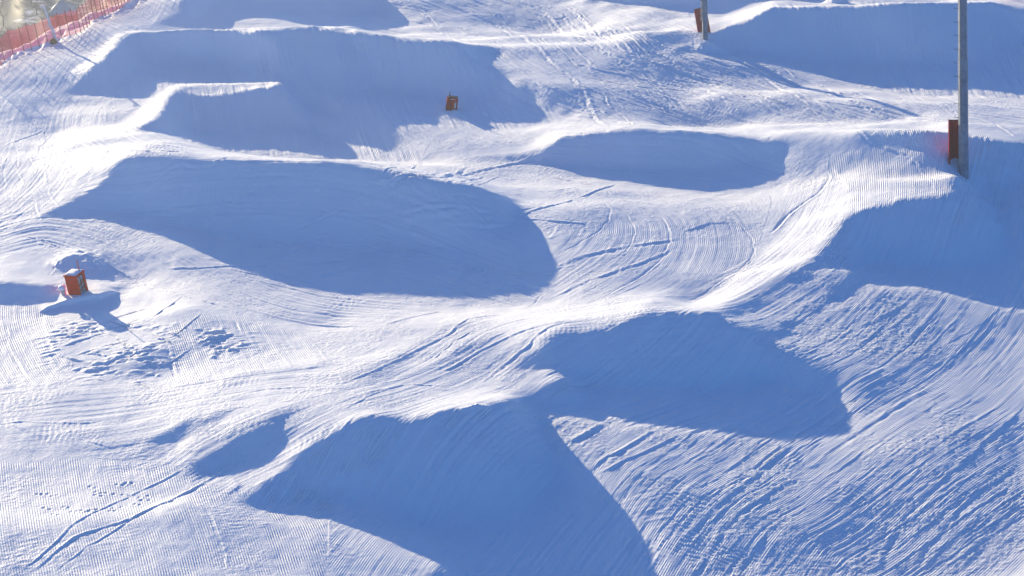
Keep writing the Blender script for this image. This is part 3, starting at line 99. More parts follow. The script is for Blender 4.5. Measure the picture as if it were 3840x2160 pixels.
    (80,0,-4,0,0,0,-1,1,0,-1,0,1,-1,0,-1,1,-1,0,-1,1,-2,1,-2,0,-2,0,-2,0,0,4,4,5,2,6,4,0,-3,-3,-4,-3,-1,-3,-1,-2,-1,1,4,8,4,0,-3,-5,-4,0,1,5,0,-2,1,1,0,0,2,2,2,-1,0,-2,1,1,-3,-3,-2,4,4,5,-13,-24,-14,-3,-1,0,4,12,11,10,2,1,-1,0,0,1,3,9,0,5,-6,-20,3,1,3,-26,-12,0,0,7,6,6,10,9,1,0,0,0,0,1,-1,0,0,4,7,4,0,4,5,2,-3,3,3,3,0,-3,-2,2,-3,-7,-4,-6,1,3,6,14,9,-5,-10,-11,-3,-2,-4,-10,-4,-21,-9,-1,-1,0,1,-1,1,0,2,11,9,13,3,0,1,-1,1,-1,1,-1,1,0,0,-1,1,0,1,0,8,9,0,0,1,-1,1,3,0,-3,-2,-4,-5,-9,-29,-10,-1,0,0,0,0,17,17,6,0,0,1,-1,1,-1,1,-1,1,-1,-2,-2,-1,1,-2,1,0,0,0,-1,1,-2,-4,-1,0,0,0,0,2,3,0,-1,0,2,7,6,1,3,4,2,-1,0,0,-2,-1,-1,-2,-1,-2,0,-1,-2,0,0,-2),
    (81,0,-4,0,0,0,0,-1,1,-1,1,-1,0,0,0,-1,0,0,0,-1,0,0,-1,-1,-1,0,-2,1,0,2,4,4,2,5,4,1,-2,-2,-3,-4,-1,-3,-1,-1,0,-3,3,6,6,1,-1,-3,-5,-3,1,5,1,-1,0,0,0,0,1,2,2,1,0,-1,0,1,0,-4,-2,1,2,6,-8,-32,-14,-2,1,2,3,13,12,9,2,0,1,-1,1,1,4,4,7,0,-16,-6,1,1,7,-22,-21,0,2,6,5,4,6,12,4,0,-1,1,1,-1,0,0,0,0,6,8,2,-1,6,4,-1,3,2,1,2,-2,-1,0,-1,-8,-5,-4,-2,2,5,9,9,6,-7,-12,-5,-5,1,-5,-7,2,-17,-19,-5,0,0,1,-1,0,1,4,7,10,11,5,2,0,0,0,0,0,0,0,0,0,0,0,0,1,2,12,1,0,2,0,0,2,2,-1,-2,-4,-2,-11,-31,-11,-1,1,-1,1,-1,8,16,16,0,0,1,-1,1,-1,1,-1,1,-1,1,-3,-2,0,-1,0,1,-1,0,0,0,-3,-3,-1,1,-1,0,1,2,2,0,0,-1,0,4,7,4,3,2,4,1,1,-1,-1,-2,-1,-2,-2,-1,-1,-2,0,0,-2,0),
    (82,0,-4,0,0,0,0,-1,1,-1,1,-1,0,0,0,0,-1,0,0,0,-1,-1,1,-2,0,0,-1,0,1,1,2,4,3,3,3,2,0,-1,-3,-3,-2,-3,-2,2,-1,-3,0,4,5,3,1,-1,-4,-4,-2,4,2,1,-1,0,0,-1,-1,4,0,2,1,0,0,2,-1,-3,-1,-3,2,6,4,-36,-24,-8,7,5,4,12,14,6,3,1,1,-1,1,2,5,1,9,-4,-11,-4,-3,3,3,-16,-22,-2,0,5,4,7,5,12,3,1,1,0,0,-1,1,0,0,0,0,11,6,-2,2,6,2,1,2,1,0,2,0,-2,1,-8,-7,-3,-1,-1,5,5,7,8,-1,-7,-9,-7,0,4,-6,-2,2,-19,-22,-7,0,1,-1,1,0,0,2,8,11,15,4,-1,0,1,-1,0,0,0,0,0,0,0,0,1,2,7,2,1,3,2,0,0,3,1,-1,-3,-3,-11,-31,-13,0,0,0,0,0,2,11,20,6,1,0,-1,1,0,-1,1,0,0,-1,1,-2,-3,0,-1,1,-1,0,0,0,-3,-2,-1,0,-1,1,1,2,1,0,0,-1,0,0,7,6,3,1,5,4,2,-1,-1,-3,-2,-1,-3,0,-2,-1,-1,-1,0,-2),
    (83,0,-4,0,0,0,0,0,-1,1,-1,0,1,-1,0,-1,1,-1,0,0,-1,0,0,-1,0,0,-1,1,0,1,1,4,1,3,2,3,1,-1,0,-3,-2,-3,-3,0,2,-2,-2,1,5,3,1,1,-2,-3,-3,-1,4,2,-1,1,-1,-2,-1,2,2,1,1,1,0,1,1,-3,-1,-3,-2,6,15,-21,-32,-34,5,15,5,12,12,11,2,3,0,0,0,1,5,3,5,4,-4,-15,-5,2,4,-9,-25,-5,-1,3,4,8,4,12,6,1,1,0,0,-1,1,-1,1,-1,0,6,10,2,-1,6,3,0,1,1,-1,3,2,-2,0,-5,-7,-4,1,-1,2,4,4,4,3,-3,-7,-8,-5,10,-2,-4,1,-3,-13,-24,-10,-1,0,1,-1,0,1,5,11,15,8,0,1,-1,-1,1,0,0,0,0,-1,1,0,1,3,3,1,2,2,4,3,-1,2,1,1,-2,-6,-6,-33,-14,0,-1,1,0,-1,0,7,17,12,4,0,0,0,0,0,0,0,0,0,0,0,-3,-1,-1,-1,1,-1,0,0,-2,-2,-2,0,0,1,1,2,0,-1,1,-1,0,0,2,7,5,3,2,6,5,0,-3,-3,-2,-3,-1,-1,-2,-1,-1,0,-2),
    (84,0,-3,0,-1,1,0,0,-1,1,-1,1,-1,0,0,0,0,-1,0,0,0,-1,0,0,0,-1,1,-1,2,0,1,2,2,1,2,2,2,0,1,-1,-2,-3,-3,-2,2,1,-3,-1,3,3,1,1,2,-2,-4,-3,2,3,1,-1,1,-2,-3,1,1,3,-1,2,1,1,0,-1,-1,-4,-3,2,15,10,-26,-62,-19,25,11,12,13,14,3,2,0,1,-1,0,6,6,4,7,-7,-5,-13,-1,-1,3,-27,-11,1,-1,3,7,6,13,8,1,0,1,-1,0,1,-1,0,0,1,-1,9,12,-2,2,4,2,-1,-1,0,1,4,1,-3,-4,-5,-3,2,0,1,1,1,2,2,0,-4,-8,-6,6,7,-3,-4,2,-2,-12,-24,-16,0,-1,1,0,1,4,12,18,5,0,0,0,0,1,-1,0,1,-1,1,-1,1,2,1,1,2,1,2,4,5,1,1,0,1,-2,-5,-6,-20,-27,-1,1,0,0,0,0,1,13,13,12,0,0,1,-1,0,1,-1,0,0,0,0,0,-2,-2,-1,0,-1,0,-1,-1,0,-2,-2,1,1,1,0,1,0,-1,0,0,0,1,2,9,4,2,5,10,-2,-3,-3,-3,-2,-2,-2,0,-2,-1,0),
    (85,0,-3,0,0,-1,1,0,0,-1,1,-1,0,1,-1,0,-1,1,-1,1,-1,-1,1,-1,1,-1,0,1,0,1,0,2,1,2,0,2,2,0,2,0,0,-2,-4,-3,1,2,-2,-2,2,3,-1,1,3,0,-2,-4,-1,3,1,1,0,-2,-2,-1,1,2,-1,2,0,2,1,-1,-2,-3,-4,0,10,25,-4,-55,-54,1,23,18,14,15,5,3,1,0,0,0,3,10,3,3,1,-2,-12,-10,3,4,-23,-19,1,-1,0,6,6,13,8,5,-1,1,0,0,0,0,0,0,0,0,1,17,4,0,3,2,-1,-3,-1,1,4,3,-4,-5,-3,-2,4,2,0,-2,2,0,1,-2,-4,-5,-4,1,8,2,-3,0,2,-3,-13,-33,-10,1,-1,1,-1,8,17,15,0,1,0,1,0,0,0,0,0,-1,1,0,1,1,1,1,1,1,2,4,4,4,0,1,0,-3,-5,-4,-7,-34,-7,1,0,0,0,0,1,5,13,16,6,-2,1,-1,1,-1,0,1,-1,0,0,0,0,-2,-2,-1,0,-2,0,0,-1,-2,1,-2,2,0,0,1,-1,1,-1,0,0,0,1,6,8,4,3,12,-1,-5,-3,-3,-2,-2,-1,-2,-1,-1),
    (86,0,-3,0,0,0,-1,1,0,0,-1,1,-1,0,0,0,0,0,0,-1,0,0,0,0,0,0,0,1,0,0,1,1,0,2,1,0,2,1,1,1,2,-1,-3,-5,0,3,-2,-1,0,3,0,-2,2,3,0,-3,-2,-1,2,2,1,-3,-1,-2,0,1,0,1,1,1,1,-1,-3,-4,-2,2,4,21,20,-27,-64,-45,13,32,15,20,7,4,1,0,1,-1,1,10,3,10,0,-6,-1,-19,5,4,-11,-32,-2,0,-2,4,5,10,11,9,0,0,1,0,-1,1,0,0,-1,1,-1,11,13,2,-1,3,-1,-5,0,1,1,4,-3,-5,-3,-2,5,5,1,-3,0,1,0,-3,-5,-5,-1,-1,4,7,-3,1,4,-1,-8,-24,-27,-1,0,0,1,5,17,17,1,0,0,0,0,0,1,-1,0,-1,-1,2,0,2,0,1,0,2,1,3,4,6,1,1,-1,-6,-4,1,-2,-25,-23,0,1,0,-1,0,1,2,14,16,7,0,0,1,-1,0,0,0,1,-1,0,0,0,0,-1,-3,-2,0,-1,-1,0,-1,1,-1,0,0,0,0,0,0,1,-1,0,0,1,3,9,7,3,11,-2,-4,-3,-3,-2,-2,-2,-1,0),
    (87,0,-3,0,0,0,0,-1,1,0,-1,1,-1,1,-1,0,0,0,0,-1,1,-1,1,-1,1,-1,1,0,0,1,0,1,1,0,1,0,2,0,2,1,1,1,-1,-4,-1,1,-1,-1,0,3,0,-2,0,2,1,0,-2,-3,1,3,1,-1,-2,-3,0,0,1,0,0,2,1,-2,-12,3,2,3,3,10,21,10,-40,-73,-28,31,21,22,14,6,2,1,0,1,-1,2,10,13,-1,-5,-4,-14,0,19,-4,-50,-5,0,0,0,1,7,15,14,0,1,1,-1,1,-1,1,-1,1,-1,1,5,14,7,-1,1,0,-5,-1,0,2,2,-2,-5,-3,-2,3,8,3,-3,0,0,2,-2,-6,-7,-1,0,2,4,-1,2,4,0,-6,-19,-21,-12,-1,1,1,5,15,20,-1,0,0,0,0,0,0,0,-1,-3,1,1,1,1,0,0,1,2,0,4,3,5,4,0,-4,-6,0,2,3,-13,-35,-5,-1,0,0,0,-1,3,10,16,10,2,0,0,0,0,0,0,0,0,0,0,0,1,-1,-2,-2,-3,0,-1,0,0,-1,1,-1,0,0,0,0,0,0,0,0,0,1,5,7,8,5,5,-1,-3,-3,-2,-3,-1,-2,-1,-1),
    (88,0,-3,0,0,0,0,0,-1,1,0,-1,1,-1,1,-1,0,0,0,0,0,0,-1,1,0,0,0,1,0,0,0,1,0,1,1,0,0,2,0,2,0,2,1,-2,-3,1,-1,-1,0,3,0,-1,-2,0,2,1,0,-4,0,2,2,1,-3,-3,-1,1,-1,0,1,1,0,-5,-19,13,4,5,2,4,11,28,-6,-60,-66,-1,29,17,16,18,3,4,-1,1,1,-1,2,9,12,-1,-7,1,-12,4,1,-24,-21,-3,-1,-1,0,6,10,15,6,1,1,0,0,1,-1,1,0,0,0,1,13,11,1,-1,-1,-1,-4,1,1,1,-1,-5,-4,0,0,7,4,1,-1,0,2,3,-6,-11,-2,0,1,2,0,1,3,0,-2,-12,-15,-24,-1,0,3,11,18,8,0,1,-1,0,0,1,-1,0,-1,-3,0,1,1,2,-1,0,1,1,1,3,3,5,5,-2,-6,-3,1,5,6,-4,-31,-24,0,0,0,0,0,0,5,16,14,6,-1,0,0,0,0,0,0,-1,1,0,0,0,1,-1,-2,-4,-2,0,-1,1,0,-1,0,0,0,0,0,-1,1,0,0,0,3,7,5,7,4,2,0,-3,-2,-2,-2,-1,-2,-2),
    (89,0,-3,0,0,0,0,0,0,-1,1,0,-1,1,-1,1,-1,0,0,0,0,0,1,-1,0,0,1,0,0,0,1,0,0,1,0,0,2,0,0,2,0,2,0,1,-2,0,-1,-1,0,3,1,-1,-2,-3,2,1,0,-1,-2,2,2,2,-1,-4,-3,1,-1,0,-1,2,-2,-9,-14,8,10,6,2,3,5,19,16,-18,-59,-56,15,23,10,14,15,7,2,1,0,0,1,0,8,9,1,3,-8,-14,16,-11,-42,-4,0,0,1,0,2,16,16,4,1,0,0,1,-1,1,-1,1,-1,1,5,14,5,-1,-1,1,-2,-3,1,1,-1,-3,-3,-3,1,2,4,4,1,1,1,3,-3,-9,-8,1,0,0,0,1,1,1,1,-5,-11,-36,1,0,14,21,2,2,0,0,1,0,0,0,-1,1,-2,-1,-1,0,1,2,0,-1,1,0,2,2,3,6,2,-4,-4,1,3,8,2,0,-13,-45,2,-1,-1,-1,-1,-1,0,16,16,6,2,1,0,0,0,0,-1,1,0,0,0,0,0,0,-1,-3,-5,1,0,-1,1,-1,0,0,-1,1,-1,1,-1,0,1,3,5,5,5,3,4,1,-1,-1,-2,-3,0,-2,-2),
    (90,0,-2,0,0,0,-1,1,0,0,0,-1,1,-1,1,-1,1,-1,0,1,-1,0,1,-1,1,-1,1,0,1,-1,1,0,0,1,0,0,1,0,2,0,0,1,2,0,1,-2,-1,1,-1,3,2,-1,-2,-3,-1,0,2,-2,0,1,2,3,1,-5,-2,-3,1,-3,0,0,-2,-11,-13,4,16,7,4,2,4,8,15,20,-35,-60,-32,16,14,4,9,21,6,3,1,-1,1,0,0,5,8,7,-5,1,8,-22,-40,-4,-1,2,0,0,1,10,17,13,0,1,0,0,0,-1,1,0,-1,0,1,7,12,1,-2,5,1,-6,-1,0,2,-2,-3,-3,-1,0,0,5,5,3,0,2,-1,-10,-7,-1,0,-1,-1,1,1,2,1,-1,-12,-32,1,6,23,4,1,-1,1,0,1,-1,0,-1,0,1,0,-2,-1,0,0,2,0,0,-1,2,0,2,3,6,-1,-5,-1,4,10,5,-2,-3,-10,-29,-1,1,-13,-4,1,-1,1,3,9,16,11,-1,0,0,0,0,-1,1,0,0,-1,0,1,1,-1,-4,-4,-1,1,-1,0,0,-1,1,-1,1,-1,0,0,0,2,7,5,3,3,2,2,0,0,-1,-2,-1,-1,-2),
    (91,0,-2,0,0,0,0,0,-1,1,0,0,-1,1,0,-1,1,-1,1,-1,0,1,0,-1,1,0,0,0,1,-1,1,0,1,-1,1,0,1,0,1,0,1,1,1,1,0,0,-1,0,0,3,2,0,-1,-4,-2,-1,0,0,-1,2,2,4,2,-3,-3,-5,-1,-2,-3,-3,-2,-11,-10,3,16,10,4,4,3,4,8,16,8,-32,-36,-36,10,9,2,2,16,13,2,2,1,-2,0,1,3,7,6,5,-6,-37,-14,0,2,-1,1,0,1,9,13,14,2,-1,0,0,0,-1,1,-1,0,0,0,1,6,5,3,5,6,-4,-4,-2,2,2,-2,-4,-4,-1,-2,3,6,6,2,-2,-3,-6,-5,-3,1,-2,-1,0,2,0,2,-3,-20,4,-3,3,6,5,1,-1,-1,1,0,-2,0,1,-1,1,0,0,-1,-2,0,2,1,-1,0,0,1,1,3,4,-2,-5,1,13,11,-1,-3,-9,-13,-9,0,0,-13,-12,6,1,-5,-2,4,17,5,3,4,1,2,-1,2,-1,0,0,-5,6,-1,0,0,-3,-5,-1,0,0,0,-1,1,-1,0,0,0,-1,1,2,5,7,3,2,0,3,0,0,0,-1,-1,-1,-1,-2),
    (92,1,-2,0,0,0,0,0,-1,1,0,0,-1,1,0,-1,1,0,-1,1,0,-1,1,0,0,0,1,-1,1,0,0,0,1,0,0,0,2,-1,1,1,0,1,2,0,0,-1,1,0,2,2,3,-2,-4,-1,-3,-2,0,0,2,2,4,3,0,-4,-6,-3,-5,-4,-5,-6,-10,-5,6,18,10,2,3,4,3,4,8,15,8,-17,-41,-15,-14,5,-1,2,-8,16,10,8,7,1,0,-5,-2,13,-13,-22,0,1,1,2,0,0,-1,1,10,9,9,-2,1,0,-1,0,1,-1,0,0,0,0,1,-1,2,5,7,9,3,-6,-4,2,3,1,-5,-5,-4,-2,1,3,10,1,-3,-4,-2,-4,-3,1,-2,-1,-1,1,2,0,-9,-7,14,-1,-3,-1,2,0,-2,-1,-1,1,0,-1,1,0,0,1,-1,0,-1,0,-1,2,0,0,0,-1,1,3,1,-4,-1,6,20,5,-3,-4,-15,-15,0,4,-3,-6,-17,17,1,-13,2,2,9,-9,-4,5,25,-2,0,-2,0,1,-2,0,1,0,0,1,-3,-5,-1,0,-1,1,-1,0,0,-1,1,0,0,0,7,5,5,1,2,-1,2,-1,0,0,0,-1,-1,-1),
    (93,2,-2,0,0,0,0,0,0,-1,1,0,0,-1,1,0,0,-1,1,0,0,0,0,0,0,1,0,-1,1,1,-1,0,1,0,1,0,0,1,0,2,-1,2,1,0,0,0,1,1,3,2,0,-3,-3,-1,-3,-2,0,1,4,4,2,0,-1,-6,-8,-8,-9,-4,-11,-3,-1,22,10,6,0,1,4,3,5,5,9,20,4,-31,-20,-4,-7,-16,-8,-15,-18,17,13,42,13,-29,-8,-6,-3,-4,-1,5,4,8,4,1,1,1,0,4,2,1,2,0,0,0,1,-1,1,0,0,-1,1,0,-1,1,0,5,9,9,-3,-3,1,4,2,-4,-5,-8,-1,-1,2,6,3,-2,-2,-2,-2,-1,-2,0,-2,-1,1,0,0,-7,5,10,-2,-4,-2,-2,-1,-3,-2,-1,2,0,0,0,1,0,0,0,0,-1,0,0,0,1,0,-1,0,-1,2,-1,-4,3,19,11,2,-2,-9,-19,-14,11,0,-2,-3,-15,18,-3,-4,0,0,-1,-4,-2,2,11,5,1,0,-1,-1,3,0,0,1,-1,1,-2,-5,-1,-1,0,1,-2,1,-1,0,1,0,0,5,8,2,3,1,0,0,1,-1,-1,1,-1,0,-1),
    (94,2,-2,0,0,0,0,0,0,0,0,-1,1,0,0,0,-1,1,0,0,0,0,0,1,-1,1,-1,1,0,1,-1,0,1,0,1,0,0,1,0,1,0,2,0,1,1,0,0,3,1,1,2,-3,0,-4,-1,-3,-1,1,3,4,1,0,2,-8,-12,-16,-9,-6,-2,2,9,18,9,1,0,1,0,5,7,6,1,15,15,-4,-28,-14,8,-2,-36,-17,-41,10,51,47,-57,1,-2,-2,-3,1,0,4,7,8,8,7,2,1,0,1,-1,0,0,0,0,1,-1,0,1,-1,1,-1,1,-1,1,-1,0,1,2,12,3,0,2,3,2,-2,-6,-7,-4,0,-1,3,3,0,0,0,-2,0,-2,-1,-1,-2,1,0,-2,1,7,4,-1,-3,-2,-3,-4,-5,-1,-1,1,2,0,0,1,0,-1,1,-1,1,-1,0,0,1,0,-1,0,-1,-1,-3,-2,12,21,4,0,-2,-16,-17,-6,7,2,-1,-1,-13,11,4,-2,-1,-2,-1,-2,-1,1,2,2,2,0,1,0,3,1,1,-1,1,-1,0,-4,-3,0,0,0,-1,0,0,0,0,2,3,7,5,1,1,1,0,-1,1,-2,1,-1,0,0),
    (95,3,-1,0,-1,1,0,0,0,0,0,0,0,-1,1,0,0,0,0,0,0,1,-1,1,-1,1,0,0,0,0,1,0,0,0,1,0,1,0,1,1,0,1,1,1,0,2,1,1,2,0,1,-2,-2,-1,-2,-2,-1,2,3,0,-1,-1,-7,-22,-15,-2,0,1,7,15,11,4,0,0,1,-1,4,6,9,-1,7,13,15,-15,-23,-7,4,-9,-35,-24,14,6,-5,3,1,2,-2,-2,2,1,1,4,8,7,10,4,5,0,-1,0,-1,-1,1,-1,0,-1,1,-1,0,0,0,0,0,0,0,0,0,1,3,5,6,4,4,0,-2,-3,-6,-5,-2,-1,0,2,2,2,-1,1,0,-1,-2,-1,-2,0,0,-1,4,6,2,-1,-2,-3,-2,-4,-8,0,-2,2,0,2,1,0,-1,1,-1,0,1,-1,1,-1,1,1,-2,0,-1,-2,-4,0,19,16,2,1,-9,-17,-15,3,4,0,1,-1,-14,15,0,0,0,-1,-2,0,-1,-1,0,0,0,0,2,0,4,1,0,1,0,-1,1,-5,-2,0,-1,1,-1,0,-1,1,1,4,7,3,3,1,0,0,0,0,-1,0,0,-1,0),
    (96,4,-1,0,0,0,0,-1,1,0,0,0,0,0,0,0,0,0,0,1,-1,0,1,0,-1,1,0,0,1,-1,1,0,1,-1,2,-1,1,1,0,2,0,1,0,2,1,2,1,1,1,1,-1,-1,-2,0,-2,-3,1,-1,0,-6,-8,-6,-18,-8,0,3,11,8,7,6,4,0,0,0,0,3,3,9,4,3,8,14,4,-17,-19,-6,1,-26,-21,-5,0,2,2,3,2,-1,-1,2,3,3,3,5,8,6,5,5,1,-2,1,-1,0,-1,1,-1,1,-1,0,-2,-1,-1,-1,3,0,2,0,-1,1,0,1,7,7,3,1,-1,-1,-6,-3,-5,0,-2,1,3,1,2,1,0,1,-2,-1,-3,0,-1,1,3,5,2,0,-2,-3,-2,-5,-6,-3,0,0,1,1,2,0,0,-1,1,-1,0,0,1,0,1,0,-1,-1,-1,-2,-3,3,20,9,4,-1,-13,-15,-13,6,4,0,0,-4,-8,13,-1,2,-1,0,-1,-1,0,-2,-1,-1,0,0,0,1,5,0,0,1,0,0,0,-4,-2,-1,0,1,-1,-1,0,1,4,7,5,1,1,1,0,-1,1,-1,-1,0,0,-1,0),
    (97,5,-1,0,0,0,0,0,0,0,0,0,0,0,0,0,0,0,0,1,-1,1,0,-1,1,0,1,-1,1,-1,1,1,-1,2,-1,1,1,0,1,1,1,1,1,1,2,1,2,1,2,0,-2,-1,0,-1,-3,-10,-1,-5,-9,-1,-3,-14,-7,6,11,6,2,3,6,5,-1,1,0,0,1,1,12,6,-1,-2,20,7,1,-15,-20,-8,-17,-25,0,-3,0,1,2,1,0,-2,4,8,8,6,4,2,4,1,2,0,2,-1,1,-1,1,0,0,0,1,4,-9,3,-13,4,5,6,0,0,-1,0,0,-1,5,4,4,3,1,-2,-3,-3,-4,-2,-1,0,2,2,2,1,2,1,-1,-1,-3,-1,-1,0,2,4,5,-1,-2,-1,-4,-5,-6,-2,-1,0,1,1,2,0,0,0,-1,0,0,1,-1,2,0,1,0,-2,-1,-3,-2,9,15,5,4,-2,-15,-11,-16,14,0,0,1,-16,16,-2,1,1,1,-1,1,-2,-1,0,-2,-2,0,1,-1,2,3,1,-1,1,1,-1,1,-4,-2,-2,1,0,0,-1,1,3,7,5,2,1,0,0,1,-1,-1,1,-2,1,-1,-1),
    (98,5,-1,0,0,0,0,0,0,0,0,0,0,0,0,0,1,-1,0,1,-1,1,-1,1,0,0,0,1,-1,1,0,1,-1,1,1,0,1,0,1,1,0,2,1,2,1,1,2,2,3,1,-1,-3,-1,2,-8,-20,-5,-1,0,-1,-4,-11,0,11,6,2,-1,2,5,6,0,1,-1,1,1,0,11,6,-7,-3,21,8,12,0,-23,-25,-11,-22,-8,0,-4,1,2,1,0,-1,3,8,12,7,6,1,0,1,0,0,1,0,0,1,0,0,0,1,-1,1,-2,-2,-2,-1,3,3,0,1,-1,0,1,-1,2,2,3,3,4,-1,-2,-2,-4,-3,0,0,2,1,1,3,2,2,0,-2,-2,-2,-2,1,0,4,3,3,-2,-2,-4,-5,-6,-1,-1,-1,2,0,2,0,0,0,0,-1,0,0,1,0,2,0,1,-1,-2,-4,2,11,10,2,4,-4,-16,-10,-7,8,1,0,-1,-7,6,1,1,0,2,-1,0,0,-2,0,-2,0,-1,-1,1,1,4,0,-1,1,0,0,0,-2,-4,-1,1,-1,1,-1,4,6,5,3,1,-1,1,0,0,-1,0,-1,1,-2,0),
    (99,6,-1,0,0,0,0,0,0,0,0,1,-1,0,0,0,1,-1,0,1,-1,1,0,0,0,0,0,1,0,0,0,1,0,0,1,1,0,1,1,0,2,1,2,1,1,3,2,3,2,1,-8,0,1,-15,-21,1,1,-1,0,-6,-1,2,7,1,1,0,1,6,6,0,0,1,-1,3,2,6,-2,-9,9,11,7,18,12,-3,-33,-27,-9,-26,1,0,-1,1,0,2,0,0,4,10,9,9,4,1,0,0,0,0,0,0,0,1,-1,1,0,-1,1,0,-1,-1,-1,1,1,1,-1,0,1,0,1,-1,1,3,1,3,2,0,-2,-4,-2,0,0,2,1,1,2,2,2,3,-2,-2,-3,-2,-1,1,2,4,2,0,-1,-5,-5,-5,-2,-1,1,0,1,0,2,-1,0,0,-1,0,0,1,0,2,1,0,0,-2,-3,5,11,5,2,2,-7,-15,-9,-1,5,1,0,-2,-5,6,0,0,1,1,0,-1,0,0,-2,0,-1,-1,1,-1,2,3,0,-1,1,-1,1,0,-2,-4,-1,0,1,0,1,8,5,1,3,-1,1,-1,1,-1,-1,1,-2,1,-1),
    (100,7,-1,0,1,-1,0,0,0,0,0,0,0,0,1,-1,0,1,-1,1,0,-1,1,0,1,-1,1,-1,1,1,-1,1,1,0,0,1,1,1,0,2,1,1,2,1,3,3,3,3,2,-13,-2,2,-15,-18,0,1,0,-3,0,-1,3,4,0,0,1,0,8,5,0,0,0,1,3,1,3,-12,1,13,7,0,17,15,21,-17,-46,-18,-17,-12,2,-1,0,0,0,0,1,1,5,7,13,6,6,0,-1,1,0,-1,1,0,-1,1,0,-1,1,0,0,0,0,-1,0,-1,2,-1,0,1,1,-1,0,-1,3,1,-3,5,4,-2,-3,-2,-1,1,2,2,0,1,2,3,3,0,-3,-3,-2,-2,1,1,3,2,2,-1,-5,-6,-3,-2,-1,1,-1,2,0,0,1,-1,-1,1,-1,1,-1,2,0,1,2,0,-3,-1,11,7,1,1,0,-7,-16,-7,4,2,1,-1,-3,-1,5,-2,1,1,0,0,-1,1,-1,-1,0,0,-2,1,0,1,3,0,1,-2,1,-1,0,0,-5,-1,0,0,2,6,7,2,1,0,0,1,-1,0,-1,0,-1,1,-1),
    (101,7,0,0,0,0,0,0,0,0,0,0,1,-1,0,0,1,-1,1,-1,1,0,0,0,0,0,1,0,0,0,1,-1,2,0,0,1,1,0,2,0,2,1,1,3,2,2,4,4,-1,-9,-7,4,-10,-21,0,0,-1,-1,-1,-1,0,7,0,0,1,0,9,4,0,0,0,1,2,1,3,-6,-6,7,10,5,4,10,28,17,-40,-33,-18,-10,-15,0,0,1,-1,1,-1,2,1,5,10,9,9,4,0,1,-1,0,0,1,-1,0,0,1,-1,0,0,1,-1,0,-1,0,1,0,0,1,0,-1,0,-1,2,1,-4,-2,9,2,-3,-2,-2,2,2,1,2,0,2,1,4,1,-1,-3,-3,-2,-1,1,2,4,1,-1,-5,-4,-4,0,-2,1,-1,1,0,1,-1,0,-1,1,0,0,0,0,1,1,1,0,-2,2,16,3,-2,-1,-1,-9,-15,-4,5,0,2,-1,-6,5,2,-2,1,0,0,0,0,0,0,-1,0,-1,0,0,0,2,2,0,0,0,0,-1,0,0,-5,-1,0,2,4,7,5,0,0,0,0,0,-1,0,0,-1,0,0,0),
    (102,8,0,0,0,0,0,0,0,1,-1,0,0,0,1,-1,1,-1,1,-1,1,0,0,0,1,-1,1,0,0,1,-1,2,0,0,1,0,1,2,0,1,2,2,1,2,3,4,2,0,-5,-10,2,-4,-18,-8,1,0,-2,-2,-2,0,7,2,0,0,1,8,6,-1,0,1,-1,1,3,0,3,-3,-4,3,8,6,2,21,33,-8,-37,-42,5,-20,-14,1,1,0,1,0,0,1,3,5,11,11,8,1,1,0,0,0,0,-1,1,0,-1,1,0,-1,1,-1,1,-1,-1,1,1,0,1,-1,1,-2,-1,1,1,0,-7,0,10,0,-2,-2,1,2,2,2,1,0,2,2,2,1,-2,-4,-1,-3,0,2,3,2,-1,-5,-2,-3,-2,0,-1,0,0,1,-1,1,-1,-1,1,0,0,1,-1,1,0,1,-1,0,7,18,-1,-4,-2,-3,-11,-13,-1,4,0,1,1,-13,17,-5,-1,0,0,1,-1,1,-1,0,-1,1,0,-1,0,0,2,3,-1,0,0,0,-1,0,-1,-4,0,0,4,7,4,3,-1,0,0,-1,1,-1,-1,0,0,0,-1),
    (103,9,0,0,0,0,0,1,-1,0,0,0,1,-1,0,1,-1,1,0,-1,1,0,0,1,-1,1,0,0,0,1,1,-1,1,1,0,2,0,0,3,0,2,1,3,2,4,1,0,-1,-7,-5,-1,-9,-15,-2,-1,-1,-1,-1,-6,4,7,3,-1,1,8,4,1,0,1,-1,1,0,1,2,5,3,-3,0,8,2,14,15,11,-22,-39,6,-24,-24,2,0,2,-1,1,1,1,0,4,7,14,8,7,-1,1,-1,0,0,0,0,0,0,0,-1,1,0,-1,1,-1,0,1,0,1,0,1,0,-2,-1,-1,1,1,0,-10,2,7,3,-2,-1,2,2,2,1,2,0,2,2,1,0,-3,-2,-2,-2,0,2,3,0,-2,-3,-3,-1,-2,1,-1,-1,0,0,1,-1,0,-1,1,1,0,-1,1,-1,1,-1,2,12,13,0,-3,-3,-6,-13,-12,2,2,0,0,-1,-3,11,-6,-1,1,0,0,-1,1,0,-1,1,-1,0,0,0,1,2,1,0,0,0,0,-1,0,-1,-3,-1,5,4,5,2,1,1,-2,1,-1,0,-1,0,0,-1,1),
